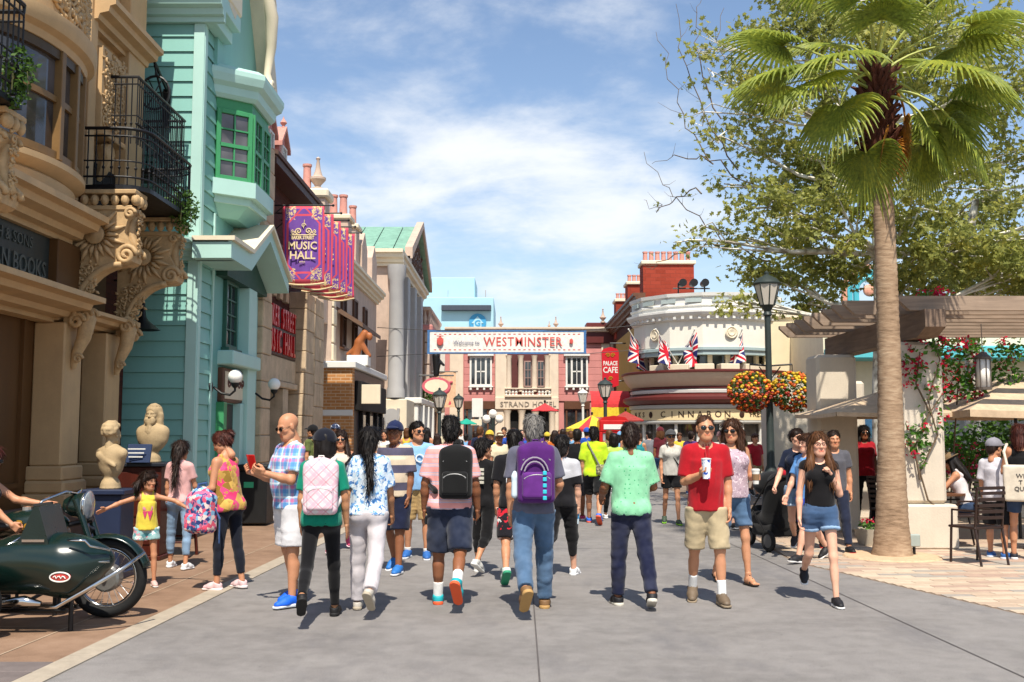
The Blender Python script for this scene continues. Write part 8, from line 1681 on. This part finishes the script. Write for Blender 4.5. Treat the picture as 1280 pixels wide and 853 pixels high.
# 9 teenage girl in black
pos, H = FP(1028, 755, 541)
p = person('teenage girl in black sleeveless top and cutoff denim shorts with long hair', pos, 172, 1.62, 'f', .92, 0, 'fair', ('long', 'lbrown'), dict(mat=C('black_top', '#131113'), hem=.98, sleeve=.12, loose=.01, amp=.004), dict(mat=C('cutoff_denim', '#40597a', 'denim'), end=.36, loose=.018, cuff=C('cuff_denim', '#8aa6c4')), ('low', '#17161a', '#e0deda'), ((14, 4, 2, 0), (-16, 44, 2, 30)), (((.16, .1, -1), (-.5, .5, 1.0)), ((.18, .05, -1), (.05, .25, -1))), ('fist', 'relax'), 1, 0, (8, 2), glasses='clear')
# 10 mother with the backpack on her arm
pos, H = FP(283, 737, 527)
p = person('woman in pink and gold camisole and dark leggings bending over a child', pos, 65, 1.62, 'f', 1.12, 0, 'tan', ('bun', 'red'), dict(mat=C('pink_gold_cami', '#b89048', 'floral', f=12, th=.46, cols=('#d8386a', '#c8a050', '#d84a78', '#8a6a2a')), hem=.84, sleeve=0, loose=.02), dict(mat=C('dark_leggings', '#161a26'), end=1.8, loose=.008), ('low', '#d8b8b8', '#e4d8d4'), ((4, 3, 3, 0), (-6, 4, 3, 0)), (((.2, .15, -1), (-.1, .95, -.15)), ((.2, .55, -1), (.05, .7, -.55))), ('grip', 'hold'), 9, 0, (15, -22))
c = at_hand(p, 0, .07, .03); o = on_person(p, 'phone', 'white phone in the hand of the woman in pink and gold', 'phone'); MB().box(c[0]-.035, c[0]+.035, c[1]-.006, c[1]+.006, c[2]-.06, c[2]+.07, .004).build('body', WHITE, o)
el = p.loc(p.J['el', 0]); o = on_person(p, 'backpack', 'blue and pink patterned backpack hanging from the bent arm of the woman', 'backpack'); PB = C('patterned_pack', '#3f4f86', 'floral', f=26, th=.42, cols=('#c86a8a', '#7fb0d0', '#e0c8c0', '#2a3a70', '#d8506a')); sdf_obj('bag', [rbox((el[0]-.06, el[1]+.08, el[2]-.25), (.11, .15, .21), None, .07), ell((el[0]-.06, el[1]+.08, el[2]-.12), (.11, .14, .14))], PB, o, .013); sdf_obj('pocket', [rbox((el[0]-.17, el[1]+.08, el[2]-.34), (.04, .11, .09), None, .03)], PB, o, .012); sdf_obj('strap', chain([np.array(q) for q in ((el[0]-.0, el[1]+.05, el[2]-.08), (el[0]-.0, el[1]+.08, el[2]+.05), (el[0]-.06, el[1]+.12, el[2]+.04), (el[0]-.1, el[1]+.12, el[2]-.06))], .014)+chain([np.array(q) for q in ((el[0]-.04, el[1]-.08, el[2]-.2), (el[0]-.05, el[1]-.15, el[2]-.3), (el[0]-.06, el[1]-.16, el[2]-.55))], .01), C('strap_blue', '#34507c'), o, .01)
o = on_person(p, 'crossbody_bag', 'small black crossbody bag on the woman in pink and gold', 'bag'); sdf_obj('bag', [rbox(tuple(p.up((.19, .06, .92))), (.03, .09, .1), None, .02)], C('black_bag', '#131214'), o, .012); sdf_obj('strap', chain([p.up(q) for q in ((.17, .08, .98), (.06, .14, 1.2), (-.06, .11, 1.38), (-.1, .0, 1.46), (-.04, -.11, 1.3), (.14, -.08, 1.0))], .009), C('black_bag', '#131214'), o, .009)
# 11 girl in pink tee from behind
pos, H = FP(222, 711, 545)
p = person('girl in pale pink tee and light blue jeans with a dark braid', pos, -12, 1.5, 'f', .95, 0, 'tan', ('braid', 'dark'), dict(mat=C('pale_pink_tee', '#dca9a4'), hem=.9, sleeve=.6, loose=.02), dict(mat=C('light_jeans', '#7c96b0', 'denim'), end=1.72, loose=.014), ('low', '#d8d8d8', '#e8e8e8'), ((8, 3, 8, 0), (-6, 4, 9, 0)), (HANG, SWF), hs=1.06, head=(-8, -6))
# 12 little girl in yellow
pos, H = FP(181, 734, 590)
p = person('little girl in yellow vest and patterned shorts with both arms stretched out', pos, 205, 1.16, 'f', .98, 0, 'tan', ('pigtails', 'dark'), dict(mat=C('yellow_vest', '#dfc94a'), hem=.88, sleeve=0, loose=.022), dict(mat=C('child_shorts', '#9cc4c4', 'floral', f=24, th=.5, cols=('#d88a9a', '#e8ece8', '#5fa0a8')), end=.42, loose=.026), ('low', '#c8a8a0', '#e0dcd8'), STAND, (((1, .25, -.25), (.9, .4, -.55)), ((1, .25, -.28), (.9, .3, -.35))), ('open', 'open'), 2, 0, (35, 0), hs=1.22)
for dx, sc_ in ((-.03, 1.0), (.045, .8)):
    q = p.up((dx, .118, 1.19));
    mm = MB(); mm.prism([(q[0]-.028*sc_, q[2]-.01), (q[0]+.028*sc_, q[2]-.01), (q[0], q[2]-.11*sc_)], 'y', q[1]-.004, q[1]+.008); mm.build('print', pm('print_pink', '#c83a6a', .8, .2, 20), p.root); mm = MB(); mm.ball((q[0], q[1]+.0, q[2]+.02), (.03*sc_, .008, .035*sc_), 8, 6); mm.build('print', pm('print_rose', '#d88a9a', .8, .2, 20), p.root)
# 13 woman astride the motorcycle
g = MCY.location
p = person('dark haired woman sitting on the motorcycle with one arm raised', (g.x-1.2, g.y-.05, 0), -90, 1.66, 'f', 1.0, 0, 'tan', ('bob', 'red'), dict(mat=C('black_vest', '#141214'), hem=.92, sleeve=0, loose=.012), dict(mat=C('dark_shorts', '#1a1c24'), end=.45, loose=.018), ('low', '#17161a', '#c8c8c8'), ((62, 100, 14, 10), (76, 100, 8, 10)), (((.1, .75, -.35), (.05, 1, .06)), ((.16, .95, -.7), (.0, 1.0, -.5))), ('open', 'grip'), 12, 0, (-20, 0), glasses='sun', seat=.62)
# 14 man in navy cap, striped polo
pos, H = FP(492, 716, 521)
person('man in navy cap and navy and cream striped polo', pos, 160, 1.72, 'm', 1.15, .03, 'brown', ('short', 'black'), dict(mat=C('band_polo', '#cbb9a0', 'stripes', per=.2, off=.03, stops=((0, '#1c2450'), (.36, '#cbb9a0'), (.9, '#1c2450'))), hem=.87, sleeve=.85, loose=.028, collar=C('navy_collar', '#1c2450')), dict(mat=C('navy_shorts2', '#1a2038'), end=.98, loose=.034), ('low', '#2a6fb8', '#dddddd'), ((10, 4, 3, 0), (-12, 14, 3, 18)), (HANG, HANG), head=(10, 0), glasses='clear', cap_=(C('navy_cap2', '#1a2448'), 0))
# 15 man in light blue tee
pos, H = FP(521, 698, 527)
p = person('man in light blue tee, khaki shorts and sunglasses looking aside', pos, 178, 1.74, 'm', 1.0, 0, 'tan', ('short', 'black'), dict(mat=C('light_blue_tee', '#86b0d8'), hem=.86, sleeve=.75, loose=.022), dict(mat=C('khaki2', '#b89a68'), end=.97, loose=.03), ('low', '#2a62a8', '#d8dce0'), STAND, head=(38, 0), glasses='sun', sock=('#e0e0de', .12))
q = p.up((0, .15, 1.26)); text('shirt_letters', 'TO', .16, pm('print_white', '#e0e4e8', .8, .03), p.root, (q[0], q[1]+.0, q[2]), (R(90), 0, R(180)), .006)
# 16 boy in black tee
pos, H = FP(604, 716, 545)
p = person('boy in black printed tee and black capri pants', pos, -25, 1.52, 'm', .98, 0, 'tan', ('boy', 'black'), dict(mat=C('black_tee', '#151416'), hem=.86, sleeve=.8, loose=.024), dict(mat=C('black_capri', '#111113'), end=1.35, loose=.02), ('low', '#c8c8c4', '#dcdcd8'), ((8, 4, 3, 0), (-18, 26, 3, 30)), (HANG, HANG), head=(-30, 0), hs=1.06)
for i in range(4): q = p.up((.0, -.145, 1.18+i*.055)); MB().box(q[0]-.07, q[0]+.07, q[1]-.006, q[1]+.004, q[2]-.018, q[2]+.014).build('print', pm('print_cream', '#c8c4b4', .8, .1, 30), p.root)
# 17 youth in black with white block print
pos, H = FP(643, 727, 533)
p = person('youth in black tee with white back print and red patterned shorts', pos, 2, 1.66, 'm', 1.0, 0, 'tan', ('boy', 'black'), dict(mat=C('black_tee2', '#17161a'), hem=.82, sleeve=.8, loose=.026), dict(mat=C('red_pattern_shorts', '#1c1a20', 'floral', f=14, th=.52, cols=('#c02030', '#e8e4e0')), end=.95, loose=.03), ('low', '#c9d8d0', '#2f8f6a'), WALK_L, (HANG, HANG))
for zz in (1.29, 1.16): q = p.up((-.02, -.15, zz)); MB().box(q[0]-.075, q[0]+.075, q[1]-.006, q[1]+.004, q[2]-.05, q[2]+.05).build('print', pm('print_white', '#e0e4e8', .8, .03), p.root)
# 18 boy in white shouldered black tee with bottle
pos, H = FP(703, 720, 541)
p = person('boy in grey shouldered black tee and black shorts holding a water bottle', pos, -14, 1.56, 'm', 1.06, .01, 'fair', ('boy', 'black'), dict(mat=C('yoke_tee', '#17161a', 'yoke', z=1.08, c2='#b8b8bc', sl=-.25), hem=.86, sleeve=.85, loose=.028), dict(mat=C('black_long_shorts', '#131215'), end=1.2, loose=.026), ('low', '#dcdcdc', '#e4e4e4'), ((-22, 34, 3, 42), (12, 4, 3, 0)), (HANG, HANG), ('relax', 'grip'), hs=1.06)
c = at_hand(p, 1, .08, .035); o = on_person(p, 'water_bottle', 'clear water bottle with blue label in the hand of the boy in black', 'bottle'); mm = MB(); mm.lathe([(.0, -.13), (.03, -.13), (.033, -.1), (.033, .02), (.014, .06), (.014, .08), (0, .08)], tuple(c), 12); mm.build('bottle', MATS['bottle_clear'], o, smooth=40); mm = MB(); mm.lathe([(.034, -.07), (.034, -.01)], tuple(c), 12); mm.build('label', pm('label_blue', '#3f8fc0', .5, .05), o)
# 19 neon tee
pos, H = FP(743, 655, 538)
p = person('man in neon yellow tee and black shorts with a crossbody bag', pos, -8, 1.74, 'm', 1.06, .01, 'tan', ('short', 'black'), dict(mat=C('neon_tee', '#bcdc28'), hem=.86, sleeve=.85, loose=.03), dict(mat=C('black_shorts', '#17181a'), end=.85, loose=.03), ('low', '#2a6ad0', '#d85a3a'), WALK_R, (HANG, ((.2, .1, -1), (-.3, .9, -.2))), ('relax', 'grip'))
o = on_person(p, 'crossbody_bag', 'grey patterned crossbody bag on the man in neon tee', 'bag'); sdf_obj('bag', [rbox(tuple(p.up((.14, -.14, .98))), (.1, .04, .09), None, .03)], C('grey_pack', '#8a8468', 'floral', f=30, th=.5, cols=('#5a5a48', '#a8a080')), o, .014); sdf_obj('strap', chain([p.up(q) for q in ((.12, -.16, 1.02), (.0, -.155, 1.25), (-.1, -.09, 1.43), (-.11, .02, 1.475))], .018), C('grey_strap', '#7a7a70'), o, .013)
pos, H = FP(722, 652, 540); person('person in black tee and pink shoes beside the man in neon', pos, 0, 1.7, 'm', 1.05, 0, 'brown', ('short', 'black'), dict(mat=C('black_tee3', '#141418'), hem=.86, sleeve=.85), dict(mat=C('grey_shorts', '#3a3a40'), end=.95, loose=.03), ('low', '#c83a6a', '#dddddd'), WALK_L, far=True)
pos, H = FP(768, 650, 548); person('person in pale lime shirt walking between neon tee and mint polo', pos, 10, 1.62, 'f', 1.05, 0, 'tan', ('bob', 'black'), dict(mat=C('lime_shirt', '#b8d860'), hem=.86, sleeve=.8), dict(mat=C('black_leggings', '#0f0e10'), end=1.9, loose=.01), ('low', '#d8d8d8', '#e0e0e0'), WALK_R, far=True)
# 20 woman in grey tee and cap walking towards us
pos, H = FP(840, 656, 543)
p = person('woman in grey vee neck tee, black shorts and grey cap', pos, 178, 1.64, 'f', 1.0, 0, 'tan', ('pony', 'dark'), dict(mat=C('light_grey_tee', '#b9b5ac'), hem=.9, sleeve=.6, loose=.022, v=.1), dict(mat=C('black_shorts2', '#141417'), end=.55, loose=.02), ('low', '#3a4a3a', '#8acb3a'), ((10, 4, 2, 0), (-12, 14, 2, 16)), (HANG, HANG), glasses='sun', cap_=(C('grey_cap', '#4a4a4c'), 0))
o = on_person(p, 'crossbody_bag', 'black strap bag worn by the woman in grey tee', 'bag'); sdf_obj('strap', chain([p.up(q) for q in ((.09, .02, 1.47), (.02, .13, 1.3), (-.13, .12, 1.08), (-.19, .0, .98))], .012), C('black_bag', '#131214'), o, .012); sdf_obj('bag', [rbox(tuple(p.up((-.2, .0, .93))), (.03, .08, .07), None, .02)], C('black_bag', '#131214'), o, .014)
# 21 man/woman hidden behind red polo man
pos, H = FP(905, 660, 541); person('person in pink cap walking behind the man in red', pos, 180, 1.66, 'm', 1.0, 0, 'fair', ('short', 'brown'), dict(mat=C('check_top', '#8a8a90', 'plaid', f=10, cols=(('#3a3a40', .1, .3),)), hem=.86), dict(mat=C('black_shorts2', '#141417'), end=.8, loose=.03), STAND and ('low', '#222222', '#cccccc'), WALK_R, cap_=(C('pink_cap', '#d8a09c'), 0))
# 22-26 group by the stroller
pos, H = FP(1000, 699, 537)
person('girl in navy tee with white sleeve edge and pale denim shorts', pos, 158, 1.66, 'f', .98, 0, 'fair', ('bun', 'dark'), dict(mat=C('navy_tee', '#141c30'), hem=.94, sleeve=.7, loose=.016), dict(mat=C('pale_denim', '#7894b0', 'denim'), end=.42, loose=.022, cuff=C('frayed', '#b8cce0')), ('low', '#201e22', '#dcdcdc'), ((12, 6, 3, 0), (-20, 34, 3, 34)), (HANG, ((.3, .3, -1), (.2, .75, -.75))), ('relax', 'grip'), head=(30, 0))
pos, H = FP(1012, 702, 543)
person('boy in light blue tee and royal blue shorts with black high shoes', pos, 118, 1.62, 'm', .98, 0, 'fair', ('boy', 'brown'), dict(mat=C('sky_tee', '#5f96d4'), hem=.85, sleeve=.75, loose=.024), dict(mat=C('royal_shorts', '#1f3fae'), end=.9, loose=.034), ('high', '#18171a', '#d8d4d0'), ((26, 10, 2, -8), (-22, 18, 2, 30)), (SWB, SWF), glasses='clear', head=(0, 0))
pos, H = FP(1046, 690, 541); person('dark haired person in grey tee behind the long haired girl', pos, 175, 1.66, 'm', 1.0, 0, 'tan', ('short', 'dark'), dict(mat=C('mid_grey_tee', '#55555c'), hem=.86), dict(mat=C('dark_jean', '#20263a'), end=1.9), ('low', '#17161a', '#b02a2a'), WALK_R)
pos, H = FP(958, 640, 572); person('child in teal tee and pink shorts beside the lamp post', (lp.x-.35, 20.4, 0), 30, 1.25, 'f', 1.0, 0, 'fair', ('pony', 'lbrown'), dict(mat=C('teal_tee', '#2090a8'), hem=.86), dict(mat=C('pink_shorts', '#c84a7a'), end=.7, loose=.02), hs=1.16)
# 27-30 terrace
pos, H = FP(1240, 698, 558)
person('boy in white tee and grey cap standing at the terrace table', (6.3, 13.45, 0), -48, 1.5, 'm', .98, 0, 'tan', ('short', 'dark'), dict(mat=C('white_tee', '#d6d2d8'), hem=.82, sleeve=.85, loose=.032), dict(mat=C('black_shorts2', '#141417'), end=.98, loose=.034), ('low', '#2a5a9a', '#c8ccd4'), STAND, head=(-20, -8), cap_=(C('grey_flat_cap', '#8a8890'), 0), hs=1.08)
p = person('woman in black racerback top and denim shorts with tote bag on shoulder', (6.52, 13.2, 0), -25, 1.7, 'f', 1.12, 0, 'tan', ('bob', 'red'), dict(mat=C('black_racer', '#131214'), hem=.92, sleeve=0, loose=.014), dict(mat=C('dark_denim', '#263a58', 'denim'), end=.7, loose=.018), ('low', '#20222c', '#dcdcdc'), STAND, (((.25, .2, -1), (.1, .7, -.6)), HANG), ('grip', 'relax'), head=(-15, -10))
o = on_person(p, 'tote_bag', 'cream canvas tote bag with dark lettering on the terrace woman', 'bag'); TB = C('tote_canvas', '#d8ccb8'); tl = (-.02, -.21, .98); sdf_obj('bag', [rbox((tl[0], tl[1], tl[2]), (.2, .05, .23), None, .03)], TB, o, .014); sdf_obj('strap', chain([p.up(q) for q in ((-.16, -.2, 1.16), (-.2, -.13, 1.38), (-.16, -.02, 1.475), (-.18, .08, 1.38))], .018), TB, o, .012)
for i, t_ in enumerate(('WI', 'T', 'QUE')): text('tote_letters', t_, .075, pm('tote_ink', '#2a2a2c', .8, 0), o, (tl[0], tl[1]-.055, tl[2]+.09-.08*i), (R(90), 0, 0), .002)
person('woman in brown hat leaning on the terrace table', (6.55, 14.9, 0), 62, 1.64, 'f', 1.0, 0, 'tan', ('long', 'black'), dict(mat=C('white_cami', '#d8d0d0'), hem=.92, sleeve=0), dict(mat=C('dark_denim', '#263a58', 'denim'), end=.6, loose=.02), ('low', '#5a5a60', '#dcdcdc'), ((78, 84, 8, 0), (80, 86, 8, 0)), (((.3, .8, -.5), (-.35, .9, .15)), ((.3, .8, -.5), (-.35, .9, .12))), lean=18, head=(0, -12), cap_=(C('brown_hat', '#7a6448'), 0, 'hat'), seat=.46)
person('person in black tee seated across the terrace table', (5.72, 15.6, 0), -58, 1.66, 'm', 1.0, 0, 'tan', ('short', 'red'), dict(mat=C('black_tee3', '#141418'), hem=.86), dict(mat=C('dark_jean', '#20263a'), end=1.9), ('low', '#222222', '#bbbbbb'), ((80, 84, 8, 0), (80, 86, 8, 0)), (((.2, .7, -.7), (-.3, .9, .3)), HANG), lean=14, seat=.46)
q = onY(1080, 560, 18.0); p = person('person in red top and sunglasses at the tall table behind the palm', (q.x, 18.0, 0), 178, 1.72, 'f', 1.1, 0, 'brown', ('bob', 'black'), dict(mat=C('red_top', '#9a1420'), hem=.86, sleeve=.7), dict(mat=C('black_leggings', '#0f0e10'), end=1.9), ('low', '#222222', '#bbbbbb'), STAND, glasses='sun')
# 31-33 people behind on the left
pos, H = FP(424, 690, 533); person('woman in sunglasses and pale top behind the green tee', pos, 186, 1.66, 'f', 1.02, 0, 'tan', ('long', 'dark'), dict(mat=C('cream_top', '#cfc0b0'), hem=.9, sleeve=0), dict(mat=C('coral_shorts', '#b85a5a'), end=.5, loose=.02), ('low', '#d8507a', '#e8c8d0'), WALK_L, glasses='sun')
pos, H = FP(418, 640, 531); person('person in navy and white patterned cap behind the sunglasses woman', pos, 150, 1.76, 'm', 1.0, 0, 'tan', ('short', 'dark'), dict(mat=C('lavender_shirt', '#8a88b8'), hem=.86), dict(mat=C('dark_jean', '#20263a'), end=1.9), ('low', '#222222', '#bbbbbb'), cap_=(C('pattern_cap', '#24304c', 'floral', f=16, th=.5, cols=('#d8dce4', '#24304c')), 40))
pos, H = FP(389, 640, 533); p = person('man in black cap wearing a camouflage backpack by the stone pier', pos, 65, 1.74, 'm', 1.02, 0, 'tan', ('short', 'dark'), dict(mat=C('olive_tee', '#5f6a3a'), hem=.86), dict(mat=C('khaki2', '#b89a68'), end=.97, loose=.03), ('low', '#222222', '#bbbbbb'), cap_=(C('black_cap', '#131315'), 0)); backpack(p, 'tan camouflage backpack by the stone pier', C('camo', '#a89468', 'floral', f=14, th=.45, cols=('#d8c898', '#7a6a44', '#c0a870')), vox=.018)
# far crowd
rr = random.Random(77); colr = [('white', '#cfccc8'), ('navy', '#1c2440'), ('black', '#161618'), ('grey', '#77777c'), ('red', '#a8202c'), ('pink', '#d0888e'), ('teal', '#2a8a92'), ('sky blue', '#78a8d0'), ('olive', '#6a6e44'), ('orange', '#c86a2c'), ('cream', '#cfc2a4'), ('purple', '#5a3a78'), ('maroon', '#5c1c24'), ('royal blue', '#2a50a8'), ('yellow', '#d0b23a')]
bots = [('khaki shorts', '#a8946c', .95), ('blue jeans', '#3a5a82', 1.95), ('black trousers', '#17171a', 1.95), ('white shorts', '#c8c4c0', .7), ('grey shorts', '#5a5a5e', .95), ('denim shorts', '#5a80a8', .5)]
spots = [(533, 612), (546, 622), (520, 606), (556, 606), (570, 615), (582, 604), (594, 612), (600, 624), (612, 632), (624, 640), (630, 606), (642, 612), (652, 602), (662, 618), (676, 604), (684, 612), (694, 622), (704, 606), (714, 614), (722, 602), (734, 612), (750, 606), (762, 618), (776, 610), (786, 624), (800, 614), (812, 606), (826, 612), (575, 596), (640, 598), (668, 596), (700, 596), (742, 598), (610, 600), (865, 618), (925, 616), (850, 606), (945, 622), (508, 616), (480, 622)]
seen = set()
for i, (px, py) in enumerate(spots):
    while True:
        a, b = rr.choice(colr), rr.choice(bots)
        if (a[0], b[0]) not in seen: seen.add((a[0], b[0])); break
    sx_ = rr.choice('mf'); away = rr.random() < .62
    person('%s in %s top and %s in the far crowd' % ('long haired person' if sx_ == 'f' else 'short haired person', a[0], b[0]), tuple(G(px, py)), (rr.uniform(-25, 25) if away else 180+rr.uniform(-25, 25)), rr.uniform(1.58, 1.78), sx_, rr.uniform(.95, 1.15), 0, rr.choice(('fair', 'tan', 'olive', 'brown')), (rr.choice(('short', 'boy', 'buzz')) if sx_ == 'm' else rr.choice(('bob', 'long', 'pony', 'bun', 'wavy')), rr.choice(('black', 'dark', 'brown', 'lbrown'))), dict(mat=C('crowd_'+a[0], a[1]), sleeve=.75 if sx_ == 'm' or rr.random() < .5 else 0, hem=.87), dict(mat=C('crowdb_'+b[0], b[1]), end=b[2], loose=.024 if b[2] < 1 else .016), ('low', rr.choice(('#222222', '#cccccc', '#3a5a8a')), '#d0d0d0'), rr.choice((WALK_L, WALK_R, STAND)), (HANG, rr.choice((HANG, SWF))), far=True, group='far crowd', cap_=(C('crowdcap_'+a[0], a[1]), 0) if rr.random() < .22 else None)
